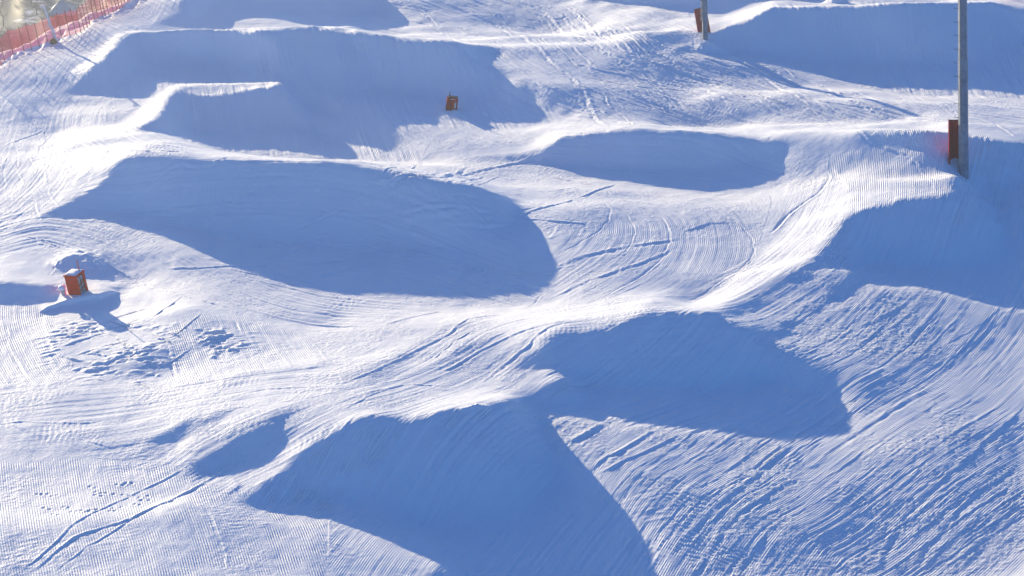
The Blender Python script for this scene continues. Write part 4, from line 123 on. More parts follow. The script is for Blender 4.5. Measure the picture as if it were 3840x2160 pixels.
    (104,10,0,0,0,1,-1,0,0,0,1,-1,0,1,-1,1,-1,1,0,-1,1,0,1,-1,1,0,0,0,1,0,1,0,0,1,1,1,1,0,2,2,1,2,2,2,2,1,0,-2,-9,-2,-5,-9,-10,-3,0,-2,-2,-6,-1,9,5,2,0,5,7,0,2,-1,1,-1,1,0,2,8,4,5,3,0,2,2,-2,4,0,-15,-12,-15,-23,-3,0,0,0,0,1,0,0,3,7,12,10,7,0,0,0,0,0,0,-1,1,0,-1,1,0,-1,1,0,-1,1,0,0,2,0,1,0,-2,-1,-1,-1,3,1,-2,-18,7,11,0,0,1,0,2,3,0,2,2,0,2,1,-2,-1,-3,-2,-2,0,4,2,-1,-2,-3,-3,0,-1,-1,0,0,-2,1,1,-1,-1,1,1,0,-1,1,-1,0,-1,6,13,7,4,-1,-5,-8,-13,-19,13,-3,0,0,-6,8,7,-8,-1,1,1,-1,1,-1,0,0,0,0,0,0,0,1,2,1,1,-2,1,-1,1,-1,-1,-3,2,8,2,2,2,0,0,-1,0,0,-1,0,0,-1,0),
    (105,10,0,0,1,-1,0,0,0,1,-1,0,0,1,-1,1,-1,1,0,-1,1,0,1,-1,1,-1,1,1,-1,2,-1,1,0,1,1,0,1,2,0,2,1,2,2,1,2,2,0,-1,-4,-7,-2,-5,-10,-8,-1,0,-5,-8,-2,6,7,4,1,4,7,2,1,1,0,0,0,0,2,11,5,6,3,1,-2,-4,-2,-1,-6,2,-24,-2,-10,-13,-2,-1,-1,-1,0,-1,1,3,8,9,9,6,2,1,0,0,0,1,-1,1,-1,1,-1,1,0,-1,1,-1,1,1,0,0,2,0,2,-2,-1,-3,0,2,1,1,-4,-18,2,16,1,0,0,1,2,2,2,3,-1,2,0,1,-1,-3,-2,-3,-1,2,4,2,-2,-3,-4,0,-2,0,0,-1,-2,1,-1,2,-2,1,1,0,0,-1,0,0,1,7,9,8,4,1,-3,-13,-16,-11,7,-1,0,-1,-13,22,0,-7,-1,0,1,0,1,-1,0,-1,1,-1,1,0,0,1,2,2,-1,0,-1,0,0,0,0,-1,5,5,1,0,2,-1,1,-1,0,-1,0,-1,0,0,0),
    (106,11,1,0,0,0,0,0,1,-1,0,1,-1,0,1,-1,1,0,-1,1,0,1,-1,0,1,0,0,1,0,0,1,0,1,0,1,1,1,1,1,1,2,1,2,1,2,0,1,-3,-6,-3,-2,-7,-7,-5,0,-5,-13,-3,0,7,6,3,7,8,3,-1,2,0,0,1,-1,2,12,5,5,2,2,-3,-3,-3,-1,-6,-5,-15,8,1,-16,-21,-1,-1,-1,0,0,-1,4,3,5,9,7,7,3,1,0,0,1,-1,1,-1,1,0,-1,1,-1,1,-1,1,0,1,2,0,2,0,0,-2,-2,-1,1,2,2,0,-9,-19,3,16,3,1,-1,1,2,3,5,0,0,-1,2,0,-1,-3,-4,-2,2,3,5,-1,-3,-3,-3,-1,0,-1,-1,-1,-1,0,0,2,-1,0,1,0,-1,0,2,3,5,5,9,5,3,-3,-16,-18,-6,4,0,0,-4,-11,25,-3,-7,0,0,1,-1,1,0,-1,1,-1,1,-1,1,-1,3,2,0,0,0,-1,0,0,0,1,3,5,2,-1,1,0,1,-2,1,-1,0,0,-1,0,-1),
    (107,12,1,0,0,0,1,-1,0,0,1,-1,0,1,-1,1,0,-1,1,0,0,1,-1,1,0,0,0,1,0,1,0,0,1,1,0,2,0,1,2,1,1,1,1,2,0,1,-1,-5,-3,-1,-4,-4,-6,-4,-4,-18,-3,-1,1,6,6,12,8,2,1,0,1,1,-1,0,2,10,6,3,1,-1,-2,1,0,0,-1,-5,-9,10,-2,-16,-16,-13,-8,1,-1,1,1,0,1,1,2,8,9,11,5,2,-1,0,0,0,0,0,-1,1,-1,1,0,-1,1,-1,2,1,3,1,0,0,-1,-2,-2,1,2,6,-1,-5,-10,-26,2,27,1,-1,1,1,4,5,4,-3,-1,1,1,0,-2,-3,-3,0,3,5,2,-4,-2,-3,-2,-1,0,-2,0,-2,-1,1,1,1,-1,1,0,0,0,4,4,4,1,6,8,4,-3,-16,-30,15,-5,-1,0,-7,1,16,-5,-4,-1,1,0,1,-1,0,1,-1,1,-1,1,-1,0,4,0,1,0,0,0,-1,0,2,2,4,3,0,0,0,0,0,-1,1,-2,1,-1,0,-1),
    (108,12,1,0,0,0,1,-1,0,0,1,-1,0,1,-1,1,0,-1,1,0,0,0,1,-1,1,0,0,1,0,0,1,0,1,1,0,0,2,1,0,2,1,0,2,1,0,1,-1,-2,-2,-2,-2,-2,-3,-9,-7,-19,-2,-1,-1,1,7,19,6,3,0,2,0,0,0,1,0,9,7,3,-2,-3,-4,7,2,7,4,-7,-15,1,1,-2,-7,-11,-21,-9,-1,0,1,0,-1,1,1,1,7,12,11,8,-1,0,0,0,0,-1,1,0,-1,1,-1,1,0,-1,1,1,5,1,0,1,-2,-1,-2,0,4,8,0,-5,-5,-37,-5,7,20,7,1,0,2,5,8,-5,-2,1,2,1,-2,-1,-3,-1,1,5,2,-1,-2,-3,-2,-2,-1,-1,-2,0,-2,1,0,2,-1,1,0,1,2,4,6,2,-2,3,7,7,-3,-22,-28,24,-7,-3,1,-15,18,5,-6,-3,0,0,1,0,0,1,-1,0,0,1,-1,1,0,2,1,1,1,-1,-1,1,0,4,3,2,2,0,-1,0,-1,1,-1,-1,1,-1,0,-1),
    (109,13,1,0,0,1,-1,0,0,1,-1,0,1,-1,1,-1,1,0,0,0,0,0,1,-1,1,1,-1,1,0,1,0,0,1,1,0,1,1,1,0,1,2,0,1,1,0,0,-2,-1,-1,0,-2,-3,-7,-16,-14,-3,-1,-1,-1,5,23,7,1,1,1,1,0,0,0,2,8,7,5,-1,-8,-5,7,7,7,-7,-13,-6,10,4,1,-4,-6,-10,-25,-7,-4,0,-1,0,-1,1,0,2,7,10,11,5,2,2,-1,0,1,0,-1,1,-1,1,0,-1,1,0,0,3,5,1,1,-1,-3,-1,-1,7,8,2,-4,-8,-36,-13,2,3,24,12,-1,1,1,3,1,-1,1,2,1,0,-1,-2,-1,0,3,2,1,-3,-1,-2,-2,-2,-3,0,-1,-1,0,0,1,0,1,1,2,2,7,5,0,-2,0,4,7,-4,-30,-13,23,-7,-3,-4,-8,19,1,-7,-3,1,1,-1,1,0,0,1,-1,0,0,1,-1,2,1,2,0,0,0,1,-1,4,4,0,2,1,-1,1,-2,1,-1,-1,1,-1,-1,1),
    (110,14,1,0,1,-1,0,0,1,-1,0,1,-1,1,-1,1,0,0,0,0,0,0,1,0,0,0,1,0,0,1,0,0,1,1,1,0,1,0,2,0,0,2,0,1,-1,0,-1,0,0,-1,-3,-7,-21,-12,-2,-1,-1,-1,6,23,6,1,0,2,0,1,-1,1,3,11,7,4,-1,-13,-9,9,12,-14,-5,2,6,5,3,-1,0,-2,-6,-14,-11,-7,-12,-5,-1,0,0,0,1,2,2,7,8,12,6,1,0,-1,1,0,0,0,0,-1,1,0,0,0,0,6,5,2,-2,-2,-3,1,7,7,3,-1,-2,-56,-3,-2,-1,15,21,5,0,1,-1,1,2,2,2,1,1,-1,-1,-1,1,1,3,-1,-1,-2,0,-2,-3,-3,-1,0,-1,-1,0,0,2,0,2,3,2,9,5,-3,-1,-2,2,4,-4,-44,12,16,-4,-5,-11,6,16,-4,-7,-2,1,1,0,0,0,0,0,0,1,-1,0,1,1,2,0,1,1,-1,2,2,3,2,1,0,1,-1,0,0,-1,-1,1,-1,-1,1,-1),
    (111,15,1,1,-1,0,0,1,-1,0,1,-1,1,-1,1,-1,1,0,0,0,1,-1,1,0,0,0,1,0,1,-1,2,-1,2,-1,2,0,1,0,1,1,0,0,2,-1,0,0,0,1,-2,-1,-8,-25,-9,-2,-1,-2,0,9,23,1,3,0,2,-1,2,-1,0,5,16,7,1,-7,-23,0,8,0,0,1,4,3,1,3,0,1,0,-1,-3,-6,-12,-9,-17,-7,-3,0,0,0,1,0,1,4,10,12,9,3,-1,0,0,0,0,0,0,-1,1,0,0,0,1,10,4,-1,-2,-3,0,7,5,1,0,-2,-32,-22,-5,0,3,9,20,6,1,1,-1,1,1,1,3,1,0,1,-1,1,2,1,0,-3,0,0,-2,-2,-4,-1,-1,0,-1,-1,1,0,3,3,1,1,14,1,-3,-1,-1,0,-1,-21,-23,10,20,-2,-12,-14,26,4,-6,-6,0,-1,1,0,0,1,-1,0,0,0,0,0,1,1,3,0,0,0,2,3,3,1,1,0,0,0,0,0,-1,0,-1,0,0,-1,0),
    (112,15,1,1,-1,0,0,1,-1,0,1,-1,0,1,0,-1,1,0,0,0,0,0,1,0,0,0,0,1,0,1,0,0,1,0,1,0,1,1,0,0,1,1,0,0,1,-1,2,-1,0,-1,-10,-24,-9,-2,-1,-2,-1,11,23,1,1,2,0,1,0,0,1,4,17,9,-2,-20,-15,2,7,3,2,4,0,4,-7,8,0,1,4,6,0,-6,-10,-9,-10,-10,-21,0,-1,1,-1,0,0,0,4,11,16,8,0,1,-1,1,0,0,0,0,-1,1,0,0,0,6,10,0,-2,-1,-2,4,5,-1,-1,0,-6,-26,-24,-1,1,0,7,21,11,0,0,0,-1,1,1,1,3,0,2,1,2,0,1,-3,-2,2,-1,-3,-3,-2,-2,1,0,-2,0,1,5,1,1,3,11,0,0,-1,-2,0,-8,-32,-11,15,12,8,-18,-1,19,2,-5,-6,0,-1,0,0,1,-1,0,0,0,1,-1,0,0,3,2,0,0,2,2,5,2,-2,1,0,0,0,0,-1,0,0,-1,-1,1,-1),
    (113,16,2,0,0,0,0,1,-1,0,1,-1,1,-1,1,0,-1,1,0,0,1,-1,1,0,0,0,0,1,1,-1,1,0,1,0,1,0,1,0,0,1,1,0,1,0,0,1,0,1,-2,-9,-24,-10,-3,0,-2,-2,12,22,2,2,0,1,1,1,-1,1,3,12,12,-2,-28,-3,5,8,0,1,2,0,0,1,1,1,3,9,7,0,-7,-7,-8,-2,-8,-19,-15,-6,0,0,0,-1,0,1,4,13,11,9,2,1,0,-1,1,1,-1,0,0,0,0,0,1,10,6,-1,0,-3,1,3,0,0,1,-3,-3,-34,-16,-1,-1,1,7,24,8,0,0,0,0,0,0,2,2,3,1,3,1,0,-2,-2,0,1,-2,-3,-2,-2,0,0,-1,-1,2,4,2,1,5,5,0,2,-1,1,-2,-21,-31,-2,5,14,19,-9,0,8,0,-2,-6,0,-1,-1,1,0,-1,0,1,-1,0,0,0,0,3,2,0,1,3,5,3,-1,-1,0,0,-1,1,-1,0,0,-1,0,-1,0),
    (114,17,2,0,0,0,1,-1,0,1,-1,0,1,0,-1,1,0,0,0,0,0,1,-1,1,0,1,-1,1,0,1,0,0,1,0,0,1,0,1,0,1,0,1,1,0,0,1,1,-2,-6,-25,-13,-1,-2,-2,-1,10,23,2,1,2,2,1,-1,1,0,2,7,6,-2,-14,4,7,-1,-1,-1,0,1,2,2,-1,2,5,6,6,4,-6,-8,-5,-1,2,-16,-16,-18,-6,1,-1,-1,1,-1,1,4,11,15,8,2,0,0,0,1,-1,0,0,0,0,0,0,4,10,3,0,-1,-3,1,2,1,0,0,-3,-6,-31,-16,-2,1,0,8,23,8,0,0,0,0,1,-1,1,5,1,3,3,1,-3,-2,1,1,-1,-3,-2,-1,-1,-1,-1,0,2,2,3,3,6,0,0,1,1,1,-4,-38,-17,1,0,17,23,0,-1,-1,1,-2,-4,-2,0,-1,0,0,-1,1,-1,0,0,0,0,1,2,2,0,3,5,5,-1,-1,-1,0,0,-1,0,0,0,-1,0,-1,0),
    (115,17,2,0,0,0,1,-1,0,0,1,-1,1,-1,1,0,-1,1,0,0,0,1,-1,1,0,0,0,1,0,0,0,1,0,1,-1,2,-1,1,1,0,1,0,1,1,0,1,-1,1,-5,-22,-18,-1,-3,-1,0,5,18,9,5,1,1,1,0,-1,1,1,0,2,4,1,4,3,-3,-3,-3,-2,0,6,7,-2,-1,1,6,5,6,-4,-6,-6,-1,4,-4,-15,-19,-17,-2,1,0,0,-1,0,1,4,15,12,6,0,-1,0,-1,1,-1,1,0,0,1,0,1,8,6,1,0,-1,-3,3,1,1,1,-3,-1,-5,-37,-12,0,1,0,7,15,12,3,2,-1,1,-1,1,1,1,3,5,3,-1,-4,0,4,-1,-3,-1,-1,-2,-2,0,-1,2,2,3,6,4,-2,0,0,0,2,-22,-35,-1,-2,4,32,4,1,1,-1,1,-1,-1,-4,-2,0,-1,0,-1,1,-1,0,0,0,0,1,3,1,1,6,4,2,-1,-1,-1,0,0,-1,0,0,-1,0,-1,0,0),
    (116,18,2,0,0,0,1,-1,0,1,-1,0,1,0,-1,1,0,-1,1,1,-1,0,1,-1,1,0,1,-1,1,0,0,1,0,0,1,0,0,1,1,0,0,2,0,1,0,1,-1,-4,-14,-26,-2,-2,-1,0,1,14,15,8,1,0,1,-1,1,-1,0,-1,1,4,7,7,0,-2,-4,-3,-5,-3,10,12,-4,-5,0,4,5,6,0,-6,-4,-5,3,5,-10,-21,-22,-5,4,5,3,-3,-3,-1,0,12,13,9,-1,-7,-3,-1,1,3,3,2,0,0,0,1,6,5,3,2,-2,-1,1,2,1,0,1,-2,1,-18,-27,-11,0,0,0,2,12,19,6,0,0,1,-1,0,0,0,4,9,-1,-2,-2,3,2,-2,-2,0,-2,-3,0,-2,2,1,5,7,3,-3,-1,-1,-1,-5,-34,-15,0,0,3,27,10,1,-2,1,0,0,0,-4,-1,-3,-1,0,0,-1,1,-1,0,0,0,1,3,2,4,5,2,1,-1,-2,1,-2,1,-1,-1,1,-2,1,-1,0),
    (117,19,2,0,0,1,-1,0,0,1,-1,1,-1,1,-1,1,0,0,0,0,0,0,1,-1,1,0,1,-1,1,0,0,0,1,0,1,-1,2,0,0,2,0,1,0,1,1,-2,-3,-10,-29,-4,-3,1,0,-1,14,17,7,2,0,0,0,0,0,0,-1,0,4,6,6,3,0,-3,-1,-5,-7,5,13,1,-5,-6,3,6,8,-1,-3,-4,-4,-1,4,-2,-29,-19,-5,3,29,0,-2,-16,-1,5,8,8,9,-1,-15,-11,2,0,13,8,-7,-5,5,5,0,5,7,1,0,1,-1,2,1,3,-1,1,0,-1,-6,-13,-27,-10,0,0,-1,2,13,16,9,0,1,-1,0,0,1,-1,5,5,1,-1,1,3,-1,-2,0,-2,-1,-3,-1,0,2,5,10,1,-5,1,-3,-3,-22,-26,-3,-1,1,0,27,13,-1,0,0,0,0,0,-1,-1,-4,-2,-1,0,-1,1,-1,0,0,0,2,3,4,4,3,1,0,0,-2,1,-2,0,0,-1,0,0,-1,0),
    (118,20,2,0,0,1,-1,0,1,-1,0,1,-1,1,-1,1,0,0,0,0,0,0,1,-1,1,0,0,1,-1,1,0,0,1,0,0,1,0,1,1,1,0,2,0,0,-1,-3,-8,-31,-5,-1,-1,1,-1,13,16,9,2,0,0,-1,1,0,0,0,-1,3,4,6,3,4,0,1,-4,-12,0,9,8,-4,-9,0,6,10,1,-3,-3,-2,-2,-2,0,-32,-15,0,21,12,2,-7,-3,-2,2,4,3,4,-3,-6,-4,-2,1,3,1,-4,-4,9,6,-12,15,11,-4,0,2,1,2,3,1,1,0,-1,0,-2,-5,-15,-24,-10,-1,1,0,1,10,20,8,1,-1,1,-1,0,1,-1,2,9,1,1,1,0,-1,-1,-1,-1,-2,-2,-1,2,6,8,2,-2,-3,-1,-5,-46,-5,-1,1,-1,0,26,14,-1,1,0,0,0,-1,1,-1,-2,-3,-1,-2,0,-1,1,-1,0,0,4,3,5,2,2,1,-1,1,-2,0,-1,0,0,-1,-1,1,-1),
    (119,20,2,0,0,0,1,-1,0,1,-1,0,1,-1,1,0,-1,1,0,0,0,0,0,1,-1,1,0,0,0,0,1,0,0,0,1,0,1,1,0,1,2,0,1,0,-1,-3,-7,-31,-6,-1,0,-1,1,9,17,12,1,0,0,0,0,0,0,0,1,0,3,4,3,10,2,-2,-2,-9,-6,5,6,1,-7,-3,3,9,5,1,-4,-3,0,-4,-5,-33,-8,8,22,3,-2,0,0,0,-1,0,2,1,0,-2,-1,-2,-2,-4,-2,-1,1,4,-1,1,7,7,-1,0,2,4,2,4,2,1,0,-1,-1,-1,-3,-6,-8,-26,-10,-1,0,0,1,12,17,10,0,-1,1,-1,0,1,-1,3,9,3,-1,0,0,-1,-1,0,-2,-2,-1,2,7,3,4,0,-4,0,-16,-43,0,0,0,-1,1,20,15,3,1,1,-1,0,1,-1,1,-2,-1,-1,-3,-1,-2,1,-1,0,1,6,4,2,1,1,1,0,0,-1,0,-1,0,-1,0,-1,1,-1),
    (120,21,2,0,0,1,-1,0,0,1,-1,0,1,-1,1,0,-1,1,0,0,0,0,0,0,1,-1,1,0,0,0,0,1,0,0,1,0,1,1,1,1,1,1,0,-1,-2,-9,-25,-11,-2,1,0,0,6,17,16,1,-1,0,0,0,0,1,-1,3,-1,0,4,4,9,3,-1,-3,-3,-7,-2,6,1,-3,-3,0,6,6,3,0,-3,-2,-2,-9,-35,-5,20,14,-1,0,1,3,-2,-1,-1,0,2,1,0,-1,-1,-4,-5,-4,-1,1,2,0,3,4,2,2,0,1,5,3,4,4,3,-1,-1,-2,-2,-2,-1,-1,-6,-29,-13,0,0,-1,2,12,25,1,0,0,1,-1,0,0,1,6,7,1,-1,1,-2,0,0,-2,-1,-1,5,3,1,3,2,-2,-3,-17,-41,-1,1,0,-1,3,4,17,15,2,-1,0,0,1,-1,0,0,-1,1,-3,-2,-2,-2,0,1,3,7,1,0,2,1,1,-1,0,0,0,-1,-1,0,0,-1,0),
    (121,22,2,0,0,1,-1,0,0,1,-1,0,1,-1,1,-1,1,0,0,-1,1,0,0,1,-1,0,1,-1,1,0,0,1,0,0,0,2,0,1,1,2,1,1,-1,-2,-9,-21,-17,0,-1,1,-1,4,22,13,1,0,0,0,0,0,0,2,3,0,-2,0,5,7,4,0,-2,-2,-5,-3,4,2,-2,-3,1,1,4,6,0,0,-1,-2,-15,-26,-7,22,8,1,0,1,2,0,-2,-1,0,1,1,1,-1,-1,-1,-6,-4,-3,-1,3,3,0,2,1,1,0,2,4,3,4,5,7,-2,-2,-2,-2,-2,1,0,6,-9,-36,-10,-2,1,-1,3,17,18,3,0,-1,0,0,0,0,2,11,1,1,0,-1,-1,-1,1,-2,1,4,2,1,1,1,-1,-5,-6,-49,0,0,0,0,1,-1,9,21,9,0,0,0,0,0,0,0,0,0,0,-1,-4,-3,0,2,5,3,0,2,0,2,0,0,0,0,-1,0,-1,0,0,-1),
    (122,22,2,0,0,0,1,-1,0,0,1,-1,0,1,-1,1,-1,1,-1,1,0,0,0,0,0,0,0,0,1,-1,1,0,0,1,0,0,1,2,1,1,2,1,1,-3,-7,-20,-20,-1,-1,0,0,3,16,21,0,1,-1,0,1,-1,1,0,6,2,-4,-4,3,7,5,1,-1,-4,-2,-2,4,3,-3,-1,-1,1,-1,5,3,2,-2,-1,-11,-23,-9,19,7,-1,1,1,1,1,-2,-1,1,-1,2,-1,0,1,0,-4,-4,-6,-2,4,3,0,0,0,1,0,0,5,3,3,4,9,1,-2,-3,0,-2,0,1,7,2,-15,-31,-15,0,0,0,4,26,9,1,0,-1,1,0,0,0,9,4,2,0,0,-2,0,-1,1,2,2,1,1,2,-2,-3,-2,-3,-41,-9,-1,0,1,-1,0,0,17,14,7,0,1,0,1,-1,0,0,1,-1,0,-1,-3,-3,4,3,2,0,1,2,0,1,0,0,-1,0,0,-1,0,-1),
    (123,23,2,0,0,0,1,-1,0,0,1,-1,0,1,-1,0,1,-1,1,0,-1,1,0,0,-1,1,0,0,1,-1,0,1,0,0,1,0,2,0,3,2,2,0,-1,-6,-20,-20,-5,1,-1,0,1,13,27,-1,2,-1,0,0,0,0,0,5,6,-5,-7,1,6,5,4,-3,-2,-2,-1,2,6,0,-2,0,-2,-2,1,2,3,0,0,-8,-10,-12,9,1,1,1,2,1,1,-1,-1,0,-1,1,0,0,1,0,0,-3,-7,-3,1,4,1,-1,0,0,-1,1,3,3,3,2,7,5,0,0,0,1,-4,0,5,3,-2,-10,-31,-12,-4,-1,1,8,20,9,2,0,0,0,0,1,3,7,3,1,1,-2,-1,0,1,3,-1,1,4,0,-5,-2,-3,-3,-20,-24,-4,0,0,1,-1,1,4,10,15,9,1,0,0,-1,1,-1,1,-1,0,0,0,-2,0,2,0,2,2,1,1,0,0,-1,1,-2,1,-1,-1),
    (124,24,2,0,0,0,1,-1,0,0,0,1,-1,0,1,-1,0,1,-1,1,-1,1,0,-1,1,0,-1,1,0,0,0,0,1,-1,2,0,1,3,2,3,2,-2,-6,-19,-20,-6,0,0,0,0,13,27,1,0,0,0,-1,1,-1,0,3,6,-1,-7,-3,2,7,6,0,-5,-1,0,1,5,4,0,-1,-1,-4,-5,1,3,2,3,-2,-8,-6,-3,-3,1,1,2,2,0,0,-1,0,0,0,-1,0,1,2,1,-1,-5,-6,-1,3,2,-1,0,-1,0,-1,2,4,2,1,5,5,5,2,4,1,-7,-2,2,5,-1,-1,-9,-16,-29,-2,0,-1,8,24,8,0,0,0,0,1,0,7,5,2,1,0,-2,0,3,-1,0,1,2,-3,0,-2,-3,-5,-7,-28,-11,-1,1,0,1,-1,0,5,17,13,5,0,0,0,-1,1,-1,1,-1,1,-1,1,-2,1,0,2,3,0,2,-1,0,0,-1,-1,0,0,-1),
    (125,24,2,0,0,0,0,0,1,-1,0,0,1,-1,0,0,1,-1,0,1,-1,0,1,-1,1,-1,0,1,-1,1,-1,1,-1,1,0,1,0,3,3,3,3,-3,-8,-22,-17,0,4,1,1,0,12,16,4,0,-1,0,0,0,0,-1,0,6,2,-4,-5,-1,4,10,2,-5,-3,2,1,3,6,3,-1,0,-5,-9,-1,1,5,3,3,-4,-5,-7,-5,-2,0,2,2,1,0,-1,1,-1,-1,0,-1,2,2,1,1,-3,-4,-5,1,2,0,-1,0,0,-1,0,3,2,0,3,4,11,8,2,0,-6,-6,3,3,1,-1,-1,-5,-20,-17,-13,-1,1,8,30,1,0,0,0,0,1,3,6,4,2,1,0,1,-2,0,0,-2,0,0,1,0,-4,-2,-3,-31,-15,-1,1,0,0,0,-1,2,13,14,12,0,-1,1,-1,0,1,-1,1,-1,1,-1,1,-1,0,2,4,0,1,0,-1,0,-1,-1,0,-1),
    (126,25,2,0,0,0,0,0,0,1,-1,0,0,0,1,-1,0,0,0,1,-1,0,0,0,1,-1,0,0,0,0,-1,1,0,0,0,0,3,1,7,1,-6,-14,-27,-1,3,18,5,-1,2,4,-7,6,3,1,1,1,1,-1,0,-8,11,3,-1,-4,-5,1,10,7,-6,-2,3,1,2,3,7,1,-1,-4,-10,-5,1,4,4,4,2,-5,-7,-6,-5,-2,1,1,3,0,0,-1,1,-1,-2,0,1,2,3,1,-1,-3,-5,-2,1,1,-2,1,-1,-1,1,1,2,-1,0,4,17,9,2,0,-5,-6,-1,6,-1,0,-1,-1,-5,-10,-22,-17,-1,1,21,19,-1,-1,1,-1,1,1,3,7,6,2,1,-1,-2,0,-3,-2,-1,0,2,1,-2,-1,1,-33,-18,0,-1,0,0,-1,0,-1,11,13,15,1,1,-1,2,-1,0,1,-1,1,-1,1,-1,0,1,1,4,2,0,-1,-1,0,-2,1,-2),
    (127,26,2,0,0,0,0,0,0,0,1,-1,0,0,0,0,0,0,0,0,1,-2,1,0,0,0,-1,1,-1,1,-2,1,0,-1,0,1,2,5,2,-16,-20,-4,9,20,2,-1,-1,1,-1,-6,1,1,0,3,3,1,0,-4,-2,4,4,1,-1,-4,-2,6,8,-4,-1,5,4,-1,0,8,3,0,-3,-11,-5,-2,2,4,6,3,-2,-6,-6,-6,-3,-3,1,3,1,1,-1,0,0,-2,-1,0,2,3,2,1,-2,-4,-3,-1,-1,1,-1,-1,0,1,0,1,-1,-1,4,14,14,3,0,-3,-5,-4,3,4,-2,-2,0,-1,-6,-8,-12,-25,-1,11,25,0,0,0,0,-1,1,0,8,11,1,2,0,-2,-1,-3,-3,-1,-1,1,2,-1,0,-2,-13,-30,-6,0,1,-1,0,0,0,3,8,17,8,3,1,-1,1,0,-1,1,0,-1,1,-1,1,-1,2,4,3,0,-2,-1,0,-2,0),
    (128,26,1,0,1,-1,0,0,0,0,0,0,0,0,0,0,0,0,0,0,0,0,0,-1,1,-1,0,1,-2,1,-1,0,-1,0,-2,1,-1,4,1,-28,-1,25,3,5,-1,-3,0,1,-2,-5,-1,-2,-1,3,3,3,-1,-1,-2,1,2,2,2,-3,-1,1,5,1,-3,7,9,-3,-2,5,7,2,-4,-9,-8,-3,0,4,4,7,0,-6,-5,-5,-4,-6,0,2,2,1,1,-1,-1,-1,-1,-1,1,2,4,1,0,-2,-4,-3,0,-1,0,-2,1,1,0,0,-1,-2,3,11,14,9,0,-2,-3,-6,1,4,1,-3,-2,-1,-1,-8,0,-9,-12,-15,13,17,0,-2,-2,0,1,1,3,13,3,2,2,2,-2,-5,-2,-3,-1,-1,2,1,-2,-2,-3,-21,-21,0,-1,1,-1,1,0,1,1,14,13,11,0,-1,0,0,0,0,0,0,0,0,-1,1,0,4,5,-1,-2,-1,-1,0),
    (129,27,1,0,0,0,1,-1,0,0,0,0,0,0,0,0,-1,1,0,0,-1,1,-1,1,-1,0,-1,1,-1,-1,0,-1,-1,-1,-2,-3,-2,-7,3,12,9,4,-1,-2,-4,-1,0,0,-3,-3,-3,-2,1,2,5,1,-1,-1,-1,1,2,2,1,-1,-1,2,2,-3,5,12,0,-3,3,6,6,-1,-10,-7,-8,-1,2,4,7,2,-2,-5,-5,-4,-6,-3,0,2,3,1,-1,0,-1,-2,-2,0,2,3,3,2,-3,-2,-3,-1,-2,0,-2,0,2,0,0,-1,-2,1,6,13,15,1,-1,-2,-3,-2,2,2,-1,-3,-2,0,-3,-2,4,-13,-15,-5,16,-1,0,-2,0,1,2,0,7,4,10,2,0,0,-3,-1,-2,-4,-1,-1,0,0,-1,-2,-9,-25,-9,0,0,1,-1,1,-1,1,12,14,14,0,-1,1,-1,0,0,0,0,0,0,0,-1,1,5,3,-1,-1,-1,-2,1),
    (130,28,1,0,0,0,0,0,0,0,0,0,0,0,0,0,-1,1,0,-1,1,-1,0,0,-1,1,-1,-1,0,-1,-1,-2,-1,-3,-4,-7,-6,25,6,8,1,-3,-3,-4,-1,-2,1,-1,-4,-4,-2,-1,1,5,4,0,-2,-2,1,2,1,3,0,-1,2,0,-2,1,9,7,-1,0,6,7,2,-5,-11,-9,-4,0,3,5,5,1,-3,-5,-3,-7,-5,-2,2,3,2,0,0,-2,-2,-3,0,1,3,3,2,0,-1,-4,-1,-2,0,-3,0,2,1,-1,-1,-1,-1,2,8,20,4,1,-1,-1,-3,0,2,0,-1,-4,1,0,1,-2,-5,-12,-6,0,1,0,-1,-1,2,2,0,0,3,16,2,-2,-1,3,1,-2,-2,-3,-4,-2,0,0,0,-5,-18,-21,0,0,1,0,0,0,0,15,13,13,-1,0,0,0,0,0,0,0,0,-1,1,0,1,3,2,0,0,-2,-1),
    (131,29,1,0,0,0,0,0,0,0,0,0,-1,1,0,0,-1,1,-1,0,0,0,0,-1,0,0,-1,-1,-1,0,-3,-1,-5,-3,-6,1,20,6,6,3,-3,-3,-3,-2,-2,-1,-1,-1,-5,-3,-2,1,3,5,2,-1,-3,0,1,3,1,3,0,1,0,-1,-1,2,9,2,1,5,8,4,0,-8,-13,-7,-3,2,2,5,6,0,-4,-4,-7,-6,-3,1,2,3,1,-1,-2,-2,-2,-2,1,1,4,2,1,0,-3,-1,-1,-1,-2,-1,2,1,-1,-1,-2,0,0,2,15,10,5,2,1,-2,-2,-1,1,1,-5,1,2,2,-2,-4,-8,-6,-6,0,-2,-1,-2,3,2,-1,-3,3,11,7,-3,-2,2,5,3,0,-2,-6,-5,-2,0,2,-3,-22,-19,0,0,0,0,0,0,5,18,13,4,1,-1,0,1,-1,1,-1,1,-1,1,0,0,1,3,0,1,0,-2),
    (132,29,1,0,0,0,0,0,0,-1,1,0,0,0,-1,1,-1,1,-1,0,0,0,-1,0,0,-1,0,-1,-1,-1,-3,-1,-4,-4,-2,3,16,4,3,4,0,-2,-3,-2,-2,-2,-1,-1,-3,-4,-4,1,3,3,4,1,-4,-1,1,2,3,2,3,1,0,-1,-2,-1,5,4,1,7,8,5,3,-2,-12,-11,-7,-1,1,3,9,3,-1,-6,-6,-5,-5,-1,2,3,1,0,-3,-2,-2,-3,1,1,1,4,2,0,-1,-1,-1,-1,-1,-1,2,1,0,-2,-2,-2,-1,1,5,11,11,6,4,0,-3,-2,-1,-1,-2,0,2,4,0,-2,-7,-7,-6,-3,-2,-2,-2,0,2,0,-4,0,8,6,3,-4,-2,4,11,3,0,-4,-7,-7,0,0,0,-29,-12,0,0,0,-1,1,0,11,22,7,0,0,0,0,0,0,0,0,1,-1,0,1,1,0,2,0,0,1),
